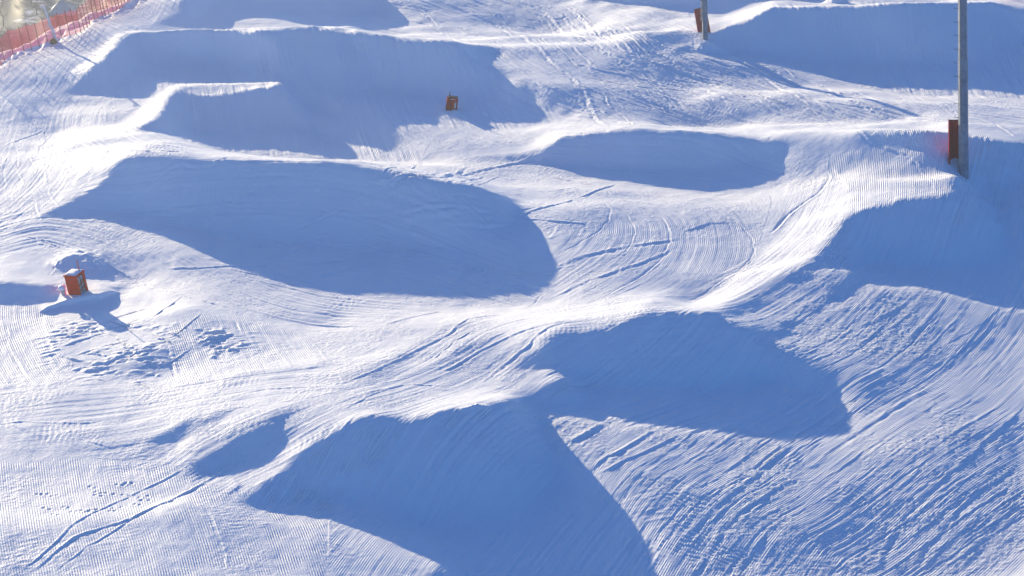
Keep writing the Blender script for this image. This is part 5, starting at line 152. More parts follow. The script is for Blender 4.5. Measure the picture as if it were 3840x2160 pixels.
    (133,30,1,-1,1,0,0,0,0,0,0,-1,1,0,-1,1,-1,0,0,0,-1,1,-1,-1,0,0,-2,0,-1,-3,-1,-4,-2,0,4,10,3,1,3,3,-1,-1,-2,-2,-2,-2,-1,-3,-3,-4,0,2,3,3,2,-3,-1,-1,2,4,3,3,3,2,-4,-2,-2,2,3,3,3,11,5,6,1,-6,-11,-12,-4,-1,2,5,6,3,-2,-7,-5,-6,-2,0,3,1,0,-3,-2,-3,-1,-1,1,0,3,2,2,-1,0,0,0,0,-1,2,2,-1,-2,-3,-3,-1,0,-1,5,14,9,10,2,-3,-2,-3,-1,-5,1,3,5,2,-1,-5,-5,-6,-3,-3,-3,-3,-3,-1,1,-4,-2,5,6,5,-1,-5,0,10,10,3,0,-5,-9,-7,-3,-6,-22,-9,0,1,0,0,0,5,18,17,0,0,0,0,0,0,0,1,-1,0,0,0,1,0,1,1,0,1,-1),
    (134,31,0,0,0,0,0,0,0,-1,1,0,-1,1,-1,0,0,0,0,-1,1,-2,1,-1,-1,0,-2,-1,-1,-2,-3,0,1,4,5,2,0,1,4,2,-1,0,-3,-2,-1,-2,-2,-3,-3,-2,2,2,3,1,-1,-2,-1,1,4,3,5,3,6,-5,-4,-2,0,2,4,1,7,9,6,4,-1,-6,-15,-7,-4,-1,3,4,8,1,-3,-7,-5,-5,0,1,1,-1,-2,-2,-3,-1,-2,1,0,1,3,1,1,1,0,2,0,0,2,4,0,-5,-5,-2,-3,1,-2,0,8,9,15,7,-1,-3,0,-3,-7,-3,6,6,2,1,-2,-4,-3,-4,-2,-3,-5,-6,-4,-3,-1,-1,1,4,7,2,-6,-3,5,13,10,1,0,-6,-17,-12,-13,-12,-1,0,0,1,0,2,17,15,6,-1,0,0,0,0,1,-1,0,0,0,0,0,0,1,1,0,0,1),
    (135,31,0,0,0,0,0,-1,1,0,0,-1,1,-1,0,1,-1,0,-1,1,-1,0,-1,0,-1,-1,0,-1,-2,-2,0,-1,1,4,2,3,-2,0,2,4,1,0,-2,-1,-2,-2,-1,-3,-3,-2,2,1,2,1,-1,-2,-1,1,3,3,6,1,8,0,-6,-3,1,1,4,1,2,5,10,5,2,-2,-10,-9,-7,-3,-1,1,7,7,1,-4,-7,-5,-3,-1,1,-2,-2,-2,-3,0,-1,0,-1,0,2,1,3,0,2,2,5,-2,0,9,-1,-7,-6,-3,-1,-1,-2,-2,4,6,13,9,3,-1,1,2,-8,-6,1,8,3,1,1,-3,-1,-1,0,-3,-3,-9,-12,-5,-1,1,0,2,5,5,-4,-3,-1,7,16,7,2,-3,-29,-22,-9,-1,1,0,0,1,9,12,12,5,1,0,0,0,0,0,0,0,0,0,0,0,-1,1,1,0,1,-1),
    (136,32,0,0,0,-1,1,0,0,-1,1,-1,1,-1,0,0,0,0,-1,0,0,-1,0,-1,0,-1,-2,0,-1,-1,0,2,1,2,1,0,-1,0,2,4,1,-2,-1,0,-2,-2,-2,-2,-3,1,2,1,0,0,-3,0,-1,3,3,5,2,4,9,-6,-4,1,2,4,1,-2,0,10,7,3,0,-5,-6,-6,-6,-6,-1,4,9,6,-1,-6,-5,-5,-4,-2,0,-5,-1,-1,-1,1,-1,-1,0,-1,2,2,2,2,3,8,0,-2,6,5,-9,-9,-3,-1,0,-1,-3,-1,4,10,8,5,0,5,4,-2,-9,-3,4,5,1,1,1,0,1,1,0,0,-4,-25,-5,-9,7,0,-1,5,2,1,-4,-3,2,12,17,5,-6,-55,-3,0,0,0,0,0,7,22,9,2,0,0,0,0,0,0,0,0,0,0,0,-1,0,0,1,0,1,0),
    (137,33,0,-1,1,0,0,-1,1,0,-1,0,1,-1,0,0,-1,1,-1,-1,1,-1,-1,0,-1,-1,-1,0,0,0,1,1,1,0,0,-1,0,0,4,0,1,0,0,-1,-2,-1,-4,-1,-1,3,0,0,0,-3,-1,-1,3,2,4,1,4,5,6,-3,-1,3,4,1,-4,-3,5,8,4,-1,-2,-2,-2,-3,-10,-5,1,8,8,2,-2,-6,-4,-7,-7,-2,-2,-2,-1,1,1,1,-3,-1,0,0,2,3,3,0,12,4,-3,1,7,-7,-10,-3,-1,0,0,-2,-4,0,7,7,6,1,2,7,4,-2,-9,0,4,1,0,4,0,2,2,1,2,0,-11,-12,-17,-5,-2,8,3,-2,4,-5,-5,0,6,16,9,-30,-22,-1,2,-1,1,0,4,15,17,2,-1,1,-2,1,-1,1,-1,0,1,-1,-2,0,0,1,0,0,1,0),
    (138,33,-1,0,0,0,-1,1,0,-1,1,-1,0,0,0,0,0,-1,0,0,0,-1,-1,0,-1,0,0,-2,1,1,-1,2,-1,0,1,-2,0,0,1,2,1,1,1,0,-1,-2,-3,-3,0,1,2,0,-2,0,-4,0,2,1,3,2,1,1,14,2,-1,3,3,1,-2,-5,0,6,3,0,-3,-1,3,2,-8,-7,-3,6,6,5,-2,-2,-4,-8,-14,-3,0,-1,0,0,3,0,-2,-1,-2,0,3,2,3,2,6,10,0,-2,4,-4,-8,-4,0,0,1,-3,-5,-1,2,6,5,3,0,4,9,5,-6,-5,1,0,1,3,2,1,2,2,4,2,-2,-9,-9,-7,-25,-3,2,14,2,-11,-3,-1,-3,10,3,-23,1,3,1,0,2,-1,13,13,3,1,-1,0,0,0,-1,1,-1,0,0,-1,-3,1,0,1,1,-1,2,-1),
    (139,34,-1,0,0,-1,1,0,-1,1,-1,0,0,0,0,0,-1,0,0,0,-1,0,-1,0,-1,0,0,0,0,0,0,0,0,0,-1,-1,0,0,2,1,2,1,2,-1,-1,-4,-2,-1,-1,3,0,-1,0,-3,-2,1,0,3,1,1,2,7,10,5,0,2,2,-1,-2,-2,0,3,-1,-3,-3,1,6,1,-4,-4,2,3,2,1,-3,-4,-5,-19,-4,2,0,1,-1,3,1,-1,-3,-2,1,2,1,4,2,3,8,4,1,0,-2,-5,-3,-2,2,0,-2,-5,-4,0,3,6,3,-1,2,5,10,3,-4,-5,0,2,1,2,0,1,3,5,2,3,-4,-7,-3,-8,-16,-15,-10,8,-1,-2,-4,-3,-1,0,-2,4,6,10,2,2,3,4,3,1,1,0,1,-1,0,1,-1,0,0,-2,-3,0,1,0,2,0,0,1),
    (140,35,-1,-1,1,0,-1,1,-1,1,-1,0,0,0,0,-1,0,0,0,-1,0,0,-1,0,0,-1,1,-1,1,-1,0,0,-1,-1,0,-1,-1,2,2,1,3,2,0,0,-3,-3,-4,1,1,1,0,0,-3,-1,-2,1,2,0,1,2,4,9,11,1,2,1,1,1,-3,-1,0,-2,-3,-5,-4,6,10,2,-2,-1,1,-1,-1,-3,-7,-6,-13,-4,-1,3,1,1,0,1,0,-3,-1,-1,2,1,3,3,2,3,6,2,0,2,-2,-3,-1,0,1,-2,-5,-6,-2,2,3,4,0,0,1,7,13,0,-6,-1,1,2,1,-2,-2,3,6,3,3,1,-4,-2,-1,-5,-20,-28,-8,1,0,-1,0,-1,0,-1,4,12,16,6,1,0,0,0,0,1,-1,1,0,0,0,1,-1,-3,-3,0,0,1,1,1,0,1),
    (141,35,-1,-1,1,0,-1,1,-1,1,-1,0,0,0,0,-1,1,-1,-1,1,-1,0,0,-1,0,0,0,0,0,0,-2,1,-1,-1,-2,0,-1,2,2,1,3,2,3,-1,-2,-3,-4,-1,1,1,1,-1,-1,-2,-1,-1,2,-1,1,1,5,5,10,6,2,1,2,3,0,-2,-2,-2,-4,-5,-8,-1,13,10,2,1,-1,-2,-6,-4,-11,-6,-5,-6,0,2,3,2,-3,2,1,-4,-2,0,1,0,4,2,2,1,3,3,1,6,1,-1,-2,0,1,-1,-7,-6,-4,1,1,4,0,0,0,2,11,7,-1,-1,0,3,1,-2,-7,-1,8,4,3,2,-1,-1,1,-1,-11,-24,-27,-5,1,0,1,-1,1,0,3,14,17,7,0,0,-1,0,0,0,0,0,0,0,0,0,-2,-4,-2,1,1,0,2,0,2),
    (142,36,-2,0,0,-1,1,-1,1,-1,0,0,0,0,-1,1,-1,0,0,-1,0,0,0,0,-1,1,-1,0,-1,0,0,-2,0,-2,-1,-2,2,4,1,2,2,4,0,-1,-3,-4,-1,0,0,1,0,-2,0,-1,-2,1,0,-1,2,4,4,6,7,4,2,4,2,4,-1,-3,-2,-5,-4,-11,-4,6,13,11,2,1,-3,-8,-9,-10,-8,-3,-3,-1,3,5,1,-8,9,-2,-2,-5,0,1,-1,3,3,2,1,0,2,1,8,7,0,-1,-1,1,-1,-8,-7,-4,-1,2,2,0,-1,0,0,6,8,6,1,1,2,3,-3,-9,-5,6,6,4,0,2,0,1,2,-5,-13,-34,-16,-1,1,0,0,0,1,4,14,18,5,-1,1,0,-1,0,0,1,-1,0,0,0,-2,-4,-2,0,0,2,0,1,1),
    (143,37,-2,0,-1,1,-1,1,-1,0,0,0,0,0,-1,1,-1,0,-1,1,-1,0,0,0,0,-1,0,0,-1,-1,-1,0,-2,-2,-1,0,5,2,1,2,3,3,-2,-1,-2,-1,-3,0,0,0,0,-2,0,0,-1,1,-2,1,2,6,3,5,4,4,4,4,4,3,-3,-4,-4,-3,-9,-7,-1,8,15,7,1,0,-5,-11,-13,-8,-5,-2,0,4,6,-10,7,5,-1,-4,-4,-2,-1,1,1,4,2,1,-1,2,1,3,13,3,2,-2,-1,-1,-6,-11,-2,1,1,-1,0,-2,0,1,2,5,6,3,7,3,1,-1,-8,-8,1,7,4,2,1,1,1,3,0,-6,-29,-26,-5,-1,0,1,-1,0,5,17,18,0,1,0,0,0,0,0,0,0,0,0,-2,-4,-1,-1,-1,1,2,0,1,1),
    (144,37,-2,0,-1,1,-1,1,-1,0,0,0,0,0,0,-1,0,1,-2,1,0,-1,0,1,-2,1,-1,0,-1,-1,0,-2,-1,-1,-2,-1,3,4,2,1,3,2,1,-1,-1,1,-3,-1,-2,-1,-1,0,0,0,1,-1,0,-1,1,3,6,3,1,3,7,5,5,4,0,-5,-6,-3,-4,-8,-4,1,10,11,6,1,-2,-6,-16,-9,-9,-2,1,3,7,-17,17,3,0,-3,-6,-3,-1,0,1,2,5,0,1,0,1,2,8,11,2,1,-3,-2,-7,-10,-1,3,2,-3,-2,-2,-2,1,1,3,4,4,8,7,1,0,-8,-6,-2,2,7,1,2,1,3,1,3,-5,-22,-15,-24,-1,0,0,-1,1,3,18,18,0,1,-1,1,0,0,-1,1,0,0,-2,-3,-2,-2,1,-1,2,0,1,1),
    (145,38,-2,-1,1,-1,1,-1,0,1,-1,0,0,-1,1,-1,1,-1,0,-1,1,0,-1,0,0,-1,0,-1,-1,0,-1,-2,-1,-2,-1,2,3,4,0,1,4,1,1,-1,2,1,-4,-4,0,-2,-1,1,0,1,1,0,-2,0,1,6,4,-1,0,8,7,5,4,1,-3,-9,-3,-2,-2,-4,-4,0,8,12,3,3,-3,-10,-13,-13,-4,-1,3,8,-14,4,14,3,-5,-4,-5,-2,0,1,0,5,2,2,-1,2,1,4,9,9,1,-3,-2,-10,-6,-3,6,6,-5,-4,-3,-3,-1,1,2,2,3,7,8,6,0,-6,-5,-5,2,5,3,0,1,5,2,-2,-7,-12,-8,-17,-16,-3,0,0,0,3,14,19,5,-1,0,0,0,0,0,0,0,-4,-1,-2,-1,0,-1,1,0,2,0),
    (146,39,-3,0,-1,1,-1,1,-1,0,0,0,0,0,-1,1,-1,0,0,0,0,-1,0,0,0,-1,-1,0,-2,0,-1,-2,-1,0,-1,1,6,0,1,2,4,1,0,0,8,-7,-5,-2,0,-1,0,1,0,2,0,-1,0,-1,3,5,1,-1,3,8,7,3,1,-2,-8,-7,2,1,1,-7,-8,2,14,7,4,3,-5,-12,-18,-8,-2,3,6,-14,1,20,1,-2,-4,-2,-5,0,-1,1,3,3,3,1,1,0,3,5,12,1,0,-4,-9,-4,-4,4,12,-2,-8,-5,-3,-1,-2,1,1,3,3,9,10,2,-3,-7,-6,3,7,0,0,0,4,4,-10,-6,-2,-5,-8,-22,-11,-1,1,0,-1,13,26,1,0,0,1,-1,0,0,1,-4,-3,-2,0,0,-1,1,0,0,2),
    (147,40,-3,0,-1,1,-1,0,0,1,-1,-1,1,0,0,-1,0,1,-1,-1,1,0,-1,-1,0,0,-1,-1,-1,-1,0,-2,-1,-1,1,3,3,1,0,4,2,1,2,6,-5,-5,-2,-2,0,0,2,2,1,-1,1,-2,-1,2,2,4,-1,2,5,6,2,1,-2,-4,-6,-2,2,6,-4,-12,-2,9,11,6,3,1,-8,-23,-8,-3,0,3,-12,-2,19,5,-2,1,-3,-3,-3,-1,1,1,3,3,2,1,1,2,4,9,4,-1,-3,-7,-3,-4,2,10,4,-5,-7,-5,-2,-3,-1,0,2,2,5,15,4,0,-6,-10,6,8,2,-3,-3,0,-1,-6,-1,-1,-2,-6,-9,-28,-1,-1,1,0,11,26,3,-1,1,-1,1,-1,1,-4,-3,-2,0,-1,0,1,0,0,1),
    (148,40,-3,0,-1,1,-1,1,-1,0,0,0,0,0,0,-1,1,-1,0,0,0,0,-1,0,-1,0,-1,0,-2,0,-1,-1,-1,0,-1,2,3,1,1,1,4,2,3,4,-3,-4,-4,-1,-1,0,5,4,-1,-1,0,-1,-1,0,1,3,2,0,3,3,3,0,-1,-2,-3,-4,0,5,-1,-7,-4,3,10,9,3,2,-6,-19,-7,-6,0,-1,-13,-7,3,31,-1,-2,0,-4,-2,-4,1,0,1,4,2,2,1,2,3,9,4,-2,-2,-4,-4,-3,0,7,7,1,-6,-8,-4,-4,-1,-2,1,1,3,16,5,2,-2,-10,4,7,6,-2,-8,-9,-2,1,1,-1,-1,-3,-5,-21,-16,1,-1,1,13,25,2,-1,1,0,-1,1,-3,-4,-2,0,-1,0,0,1,0,0,2),
    (149,41,-3,-1,1,-1,1,-1,0,1,-1,0,0,0,-1,1,-1,1,-1,0,0,-1,0,0,-1,-1,0,0,-2,0,-1,0,-2,0,2,1,2,1,0,2,4,4,4,-2,-4,-3,-3,-1,-3,9,8,-2,-3,-1,0,-1,0,1,1,1,2,2,0,2,1,0,-2,-2,-4,0,1,0,0,-3,0,6,9,2,-1,-4,-6,-10,-6,-2,-7,-19,-3,6,30,2,-1,-1,1,-4,-5,-1,1,0,2,2,3,0,3,4,10,3,-1,-5,-1,-2,-5,-1,4,9,3,-2,-8,-6,-4,-3,-1,-1,0,3,9,11,2,-1,-5,0,7,5,0,-10,-11,-3,3,1,0,-1,-2,-3,-11,-24,-3,-1,1,19,20,0,1,-1,0,0,-1,-4,-3,0,-1,0,0,0,1,1,0),
    (150,42,-3,-1,1,-1,1,-1,0,0,1,-1,-1,1,0,0,-1,1,-1,0,-1,0,0,0,-1,-1,0,0,-2,0,0,-1,-1,1,2,1,1,0,0,5,4,5,-1,-4,-2,-2,-4,-5,9,12,2,-8,-4,1,1,3,-2,-1,-1,6,2,-1,0,2,1,-5,-2,-2,-1,0,1,3,0,-1,2,5,2,-2,-1,0,-9,-6,-4,-16,-17,1,3,36,0,-1,0,0,-2,-3,-3,-2,1,2,0,2,1,2,10,6,4,-1,-4,-1,1,-8,-3,3,9,4,0,-3,-8,-6,-1,-3,0,-3,2,5,11,5,0,-2,-2,4,4,1,-6,-9,-6,-1,3,1,-2,0,-2,-4,-24,-11,0,-1,26,14,1,-1,0,0,-2,-3,-1,-3,1,-1,0,0,1,0,1),
    (151,42,-3,0,-1,1,-1,0,1,-1,0,0,0,0,0,0,0,-1,0,0,0,0,-1,0,-1,0,0,-1,-1,0,0,-1,0,1,0,2,1,-1,0,4,4,4,2,-2,-1,-3,-2,-5,-1,14,3,-4,-13,1,9,6,-4,-5,-1,5,7,0,-2,2,-2,-5,-2,-2,-1,0,2,4,3,1,-3,1,1,1,0,-2,-4,-5,-3,-32,-7,1,11,28,0,1,0,-1,1,-2,-4,-3,1,0,1,0,2,0,11,7,2,1,0,-2,2,-7,-6,-1,9,4,2,-1,-4,-7,-1,-2,-2,-3,-1,4,6,7,3,-2,-3,3,1,1,2,-7,-6,-5,0,2,0,-1,-2,-2,-11,-25,0,2,26,11,0,1,-1,-2,-3,-1,-2,0,-1,0,0,1,0,1),
    (152,43,-3,-1,1,-1,1,-1,1,-1,0,0,0,0,0,0,0,-1,0,0,0,-1,1,-1,-1,0,0,-1,0,0,0,-1,1,0,2,0,1,0,0,5,4,3,2,-1,-1,0,-3,-3,-3,1,0,-18,5,19,7,-7,-8,-1,6,10,1,-1,0,-2,-6,-4,-3,0,0,2,8,3,2,-3,-4,0,2,1,-2,-3,-4,-3,-39,-1,1,4,37,-2,0,1,0,0,-1,-2,-4,-1,1,0,0,1,1,7,7,2,4,1,1,0,-2,-9,-5,4,8,1,1,-1,-3,-3,-1,-2,-4,-3,2,3,5,4,0,-2,0,1,0,3,2,-7,-7,-3,2,0,-1,-1,-2,-3,-31,-3,10,24,5,-1,1,1,-5,-1,-1,-1,-1,1,0,-1,1,1),
    (153,44,-3,-1,1,-1,1,-1,1,-1,0,0,0,0,0,0,0,-1,0,0,0,0,-1,0,0,-1,0,0,0,0,-1,1,1,0,1,1,0,2,1,5,3,3,2,1,3,2,2,-15,-26,-4,-6,19,10,3,1,-6,2,2,10,3,1,-2,0,-6,-7,-3,-2,2,0,14,2,0,0,-5,-4,3,2,-2,-2,-4,-3,-40,0,0,0,28,10,2,0,0,0,0,0,-5,0,-2,1,0,0,2,3,5,2,6,2,4,0,0,-6,-10,0,7,3,0,1,1,-1,0,-4,-3,-4,-1,0,4,2,2,0,-1,-1,1,1,5,-1,-8,-3,-2,1,-1,-1,-3,-3,-20,-8,6,23,5,0,-2,0,-2,-2,-1,0,0,0,0,0,1,-1),
    (154,44,-3,0,-1,1,-1,1,-1,1,-1,0,0,0,0,0,0,0,-1,0,1,-2,1,0,-1,0,0,0,0,-1,1,0,1,0,1,1,0,2,2,3,3,5,2,3,5,6,4,-19,-26,-17,-2,-1,11,13,5,1,0,1,7,6,1,0,-2,0,-10,-5,-1,1,1,14,2,1,-1,-3,-5,3,1,-1,-2,-1,-3,-42,-1,0,0,6,25,7,1,0,1,-1,0,-1,-2,-2,0,0,1,1,0,2,4,4,5,5,1,0,-2,-11,-2,3,2,3,0,3,1,2,-1,-5,-4,-5,0,0,1,3,1,0,-2,1,-1,4,4,-4,-5,-2,-1,0,-3,-2,-4,-12,-8,0,20,8,-2,-2,-1,-1,-1,0,-1,0,1,-1,0,1),
    (155,45,-3,0,-1,1,-1,1,-1,1,-1,0,1,-1,0,0,-1,1,0,-1,0,0,0,0,0,-1,1,0,-1,1,0,1,0,1,1,0,2,2,2,4,4,3,5,5,5,2,-15,-17,-12,-2,-13,-5,0,9,14,0,2,5,5,4,1,-1,-1,-1,-8,-2,2,2,8,4,1,0,-3,-2,1,3,-2,-2,0,1,-40,-9,-1,0,1,8,23,5,2,0,1,-1,0,-1,-1,-1,0,0,0,1,-1,2,5,4,6,3,0,-2,-7,-2,0,1,3,0,2,3,3,1,-2,-4,-7,-4,0,0,1,1,2,-1,-2,1,1,3,3,-4,-4,0,-1,-3,-5,-3,-6,-7,-3,17,6,-1,-2,0,-1,-1,0,-1,1,-1,1,0),
    (156,46,-3,0,-1,1,0,-1,1,-1,0,1,-1,0,0,0,0,0,-1,1,-1,1,-1,0,0,1,-1,1,-1,1,1,0,1,0,2,1,2,2,3,4,4,4,5,4,0,-10,-10,-7,-4,-7,-9,2,-17,1,1,4,18,5,4,0,1,-1,6,-4,-5,3,2,4,3,2,0,-2,0,1,3,-1,-2,0,1,-21,-33,1,0,0,1,9,17,13,0,-1,0,-1,1,0,-1,0,0,-1,0,-1,0,5,4,3,5,2,-3,-3,-2,-1,1,1,1,2,0,5,2,3,-3,-9,-4,-5,0,1,1,1,0,-2,1,-1,3,3,1,-3,-1,-2,-4,-6,-3,-2,-4,-4,12,4,0,-2,0,0,-1,1,-2,1,0,0),
    (157,47,-3,0,0,-1,1,-1,1,-1,1,-1,0,0,1,-1,0,0,-1,1,0,0,-1,1,0,0,0,1,0,0,1,0,1,2,1,1,3,2,4,4,3,5,2,-1,-6,-4,-6,-2,-5,-5,0,-10,-17,-4,-4,2,8,16,8,2,0,1,-1,2,1,2,2,3,1,1,0,0,3,1,1,0,1,1,-16,-40,-3,-1,1,0,1,10,18,7,3,0,0,-1,1,0,0,0,-1,1,-2,-1,4,2,4,2,4,-1,-1,-2,0,0,1,0,1,1,1,5,5,-1,-5,-8,-6,-2,1,0,0,1,0,-2,1,1,2,3,0,-1,-3,-6,-5,-2,-2,-2,0,5,2,1,-1,0,0,-1,1,-1,0,1),
    (158,47,-2,-1,1,0,-1,1,0,-1,1,-1,0,1,-1,0,1,-1,0,0,0,0,0,1,-1,1,-1,1,1,0,0,1,1,2,0,2,2,3,2,4,3,3,2,-2,-1,-3,-3,-1,-4,-2,-3,-6,-14,-7,-5,-12,0,2,11,19,3,1,1,0,1,3,3,2,1,1,3,2,2,1,1,2,4,-2,-12,-39,-13,1,0,0,0,2,6,16,14,1,1,-1,0,1,-1,0,0,0,0,-1,1,2,1,2,4,2,0,-2,2,0,0,0,1,-1,0,4,5,4,-3,-6,-9,-4,-1,1,0,0,1,-1,-1,1,2,1,3,0,-5,-5,-4,-2,0,-2,1,1,2,0,0,0,0,0,0,-1,1,-1),
    (159,48,-2,0,-1,1,0,-1,1,0,-1,1,-1,1,-1,0,1,-1,1,-1,0,1,0,0,0,0,0,1,1,0,1,0,2,1,1,2,3,2,2,3,3,0,0,0,-1,-2,-1,-2,-1,-3,-6,-9,-5,-3,-9,-10,-6,1,4,12,3,12,6,0,0,2,1,1,2,9,2,1,1,-1,6,8,-5,-11,-40,-19,2,0,0,0,0,1,8,16,12,2,0,1,0,-1,1,0,-1,1,-1,0,1,1,0,3,3,1,1,1,2,0,-1,0,-1,0,1,5,3,4,-5,-8,-7,-2,0,0,0,1,0,-1,0,0,2,3,0,-4,-5,-3,-1,-1,0,0,0,1,0,0,1,-1,0,0,0,0),
    (160,49,-2,0,0,-1,1,0,-1,1,0,-1,1,0,-1,1,-1,1,0,-1,1,0,1,-1,1,0,0,1,1,0,1,1,1,1,3,1,2,2,2,2,1,0,0,1,-1,-1,-1,-1,-3,-3,-7,-2,-5,-4,-8,-5,-16,-1,1,2,9,24,5,-1,-1,0,1,-1,17,2,2,0,-1,5,12,-4,-14,-39,-24,1,2,0,0,0,1,1,9,13,13,3,1,-1,0,0,0,0,0,0,0,-1,1,0,1,2,2,2,3,4,1,-2,-3,1,-1,0,2,3,5,2,-8,-6,-6,-1,0,1,0,2,-2,-1,0,1,2,0,-3,-2,-4,0,-1,-1,1,-1,0,1,-1,0,1,-1,0,1),
    (161,49,-2,0,0,0,0,0,-1,1,0,0,-1,1,0,0,-1,1,0,0,0,1,-1,1,0,1,-1,2,-1,2,0,1,2,0,2,1,3,1,1,2,0,1,1,1,-1,0,0,-1,-3,-2,-4,-2,-3,-3,-5,-4,-14,-9,-8,1,2,13,23,1,1,0,-1,1,9,12,2,2,-5,6,12,0,-17,-45,-22,6,0,-1,1,-1,1,0,2,11,15,10,2,-1,0,0,0,0,0,0,0,0,-1,1,0,0,2,2,3,7,2,-2,-2,0,-2,0,0,1,5,4,-2,-6,-7,-3,0,0,2,1,-2,-1,-1,0,2,0,-2,-2,-2,-1,-1,0,0,-1,0,-1,1,0,-1,1,0),
    (162,50,-1,0,0,-1,1,0,0,0,0,0,-1,1,0,0,0,1,-1,0,1,0,0,0,1,0,0,2,-1,2,0,1,2,0,2,1,2,1,1,0,2,0,1,0,1,-1,0,-2,-2,-2,-1,-3,-1,-4,-3,-10,-6,-12,-10,0,0,17,23,-1,0,0,0,5,14,7,1,-3,3,10,0,-19,-52,3,-2,-4,-1,-1,-1,1,-2,2,7,14,11,7,-1,1,-1,1,0,0,0,-1,1,0,0,-1,1,0,0,2,9,6,-5,2,1,-2,-4,0,0,2,5,3,-3,-8,-4,-1,0,2,0,0,-2,-2,1,0,0,-1,-2,-1,-1,0,-1,0,-1,-1,0,0,0,0,0),
    (163,51,-1,0,0,0,0,0,0,0,0,0,0,0,0,0,1,-1,1,0,0,0,1,0,0,1,0,1,0,2,0,1,1,1,2,0,2,0,1,1,1,0,1,1,-1,0,-1,-1,-2,0,-2,-1,-2,-3,-6,-4,-5,-15,-13,-2,5,24,10,1,1,-1,2,14,10,-1,0,4,2,-6,-7,-18,-31,0,-2,-3,-2,0,0,-1,1,2,9,10,11,5,2,0,0,0,0,0,-1,1,0,0,-1,1,0,0,0,4,5,1,9,-1,-4,-3,-3,-1,2,2,5,1,-6,-4,-3,1,1,0,-1,-1,-1,-1,0,0,-1,-1,-1,-1,0,-1,-1,0,-1,0,-1,0,1,-1),
    (164,52,0,0,0,0,0,0,0,0,0,0,1,-1,0,1,0,-1,1,1,-1,1,0,0,1,1,0,0,1,2,-1,2,1,0,2,0,1,0,2,0,1,1,0,1,-1,-1,0,0,-1,-1,-1,-2,-1,-4,-1,-3,-8,-17,-11,-3,2,28,7,1,1,0,8,12,1,4,1,-6,-5,-2,3,-18,-27,-5,-3,-2,0,0,0,0,0,1,8,14,9,8,-1,1,-2,1,0,0,-1,1,0,-1,1,0,0,-1,1,0,12,7,-1,-2,-4,-5,0,0,2,3,2,-1,-3,-4,0,0,1,0,-1,-2,-1,0,-2,1,-2,0,-1,-1,0,-1,-1,0,-1,0,0,-1),
    (165,52,0,0,0,1,-1,0,0,0,0,1,-1,1,-1,1,0,0,0,0,1,0,0,1,0,0,1,1,0,1,0,1,1,1,1,0,1,0,1,2,-1,2,0,0,0,0,-1,1,-1,0,-1,0,-2,-1,-1,-2,-3,-11,-7,-17,-6,3,23,11,-1,1,2,13,7,3,-3,-9,-7,7,4,2,-14,-35,-7,-2,0,0,0,0,0,0,2,13,10,11,3,1,0,-1,1,-1,1,0,-1,1,-1,1,-1,0,0,0,7,11,0,0,-5,-4,-2,1,1,1,2,1,0,-4,-2,0,3,-1,0,-2,-2,-1,0,-2,0,0,-1,-1,-1,-1,0,0,-2,1,-1),
    (166,53,1,0,0,1,-1,0,0,1,-1,1,-1,1,0,0,0,0,1,-1,1,1,-1,2,-1,1,0,1,1,0,1,1,0,0,2,0,0,1,1,1,0,0,1,0,0,1,-1,0,0,0,0,-1,0,0,-1,-2,-4,-5,-10,-18,-10,1,29,2,0,1,14,14,-1,-13,-1,-4,1,10,4,2,-22,-32,-7,-1,1,0,-1,1,0,1,3,10,12,10,3,1,0,-1,1,0,-1,1,-1,1,-1,1,-1,1,-1,1,9,7,1,-4,-5,-2,1,1,-1,1,3,0,-2,-3,2,3,0,-2,-2,-2,-1,0,-2,0,-1,-1,-1,0,-1,0,-1,-1,0),
    (167,54,2,0,0,1,-1,0,1,-1,1,0,-1,1,0,1,-1,1,0,0,0,1,0,1,0,0,1,0,1,1,0,0,1,1,0,0,2,0,0,1,0,1,0,1,-1,1,0,0,0,0,0,1,0,0,-1,-1,-2,-4,-9,-22,-7,1,10,6,2,15,9,4,4,-12,-6,0,6,12,-1,1,-27,-25,-6,-1,1,-1,0,1,-1,1,4,10,10,11,3,1,0,0,-1,1,0,0,-1,1,0,-1,1,0,0,1,7,6,0,-5,-2,0,0,0,0,2,1,-2,-2,4,4,-1,-3,-2,-1,-2,-1,-1,0,-2,0,-1,0,-2,0,-1,0),
    (168,55,3,0,1,-1,0,1,0,-1,1,0,0,0,1,-1,1,0,0,1,-1,2,-1,1,0,1,0,1,0,1,0,0,1,0,1,0,1,1,0,0,1,0,1,-1,2,-1,1,0,0,1,1,0,0,1,1,-1,-1,-4,-13,-17,-13,-4,12,5,3,12,12,11,-14,2,-2,-4,11,6,4,-17,-10,-27,-6,-1,0,0,0,-1,0,2,4,8,13,6,7,0,0,0,0,0,0,0,-1,1,0,0,0,0,0,1,4,7,-1,-4,0,0,0,-1,2,0,-1,1,5,3,-3,-1,-3,-1,-2,0,-2,-1,-1,-1,0,-2,0,0,-2,0),
    (169,55,4,0,1,-1,1,-1,1,0,0,0,0,0,0,1,0,0,0,1,0,0,0,1,1,-1,1,0,1,0,1,0,0,1,0,1,0,1,0,0,1,0,1,0,1,0,0,1,0,1,1,0,2,0,2,0,0,-2,-7,-13,-12,-14,-4,2,4,6,15,11,4,2,0,-8,0,14,3,-1,-2,-31,-18,-6,-1,0,0,0,0,1,0,2,10,9,12,4,2,-2,1,0,0,0,0,0,-1,1,0,0,0,0,0,4,5,-2,0,0,0,-2,1,1,1,3,5,-1,0,-3,-1,-2,-2,0,-3,0,-1,-1,-1,-1,-1,0,-1),
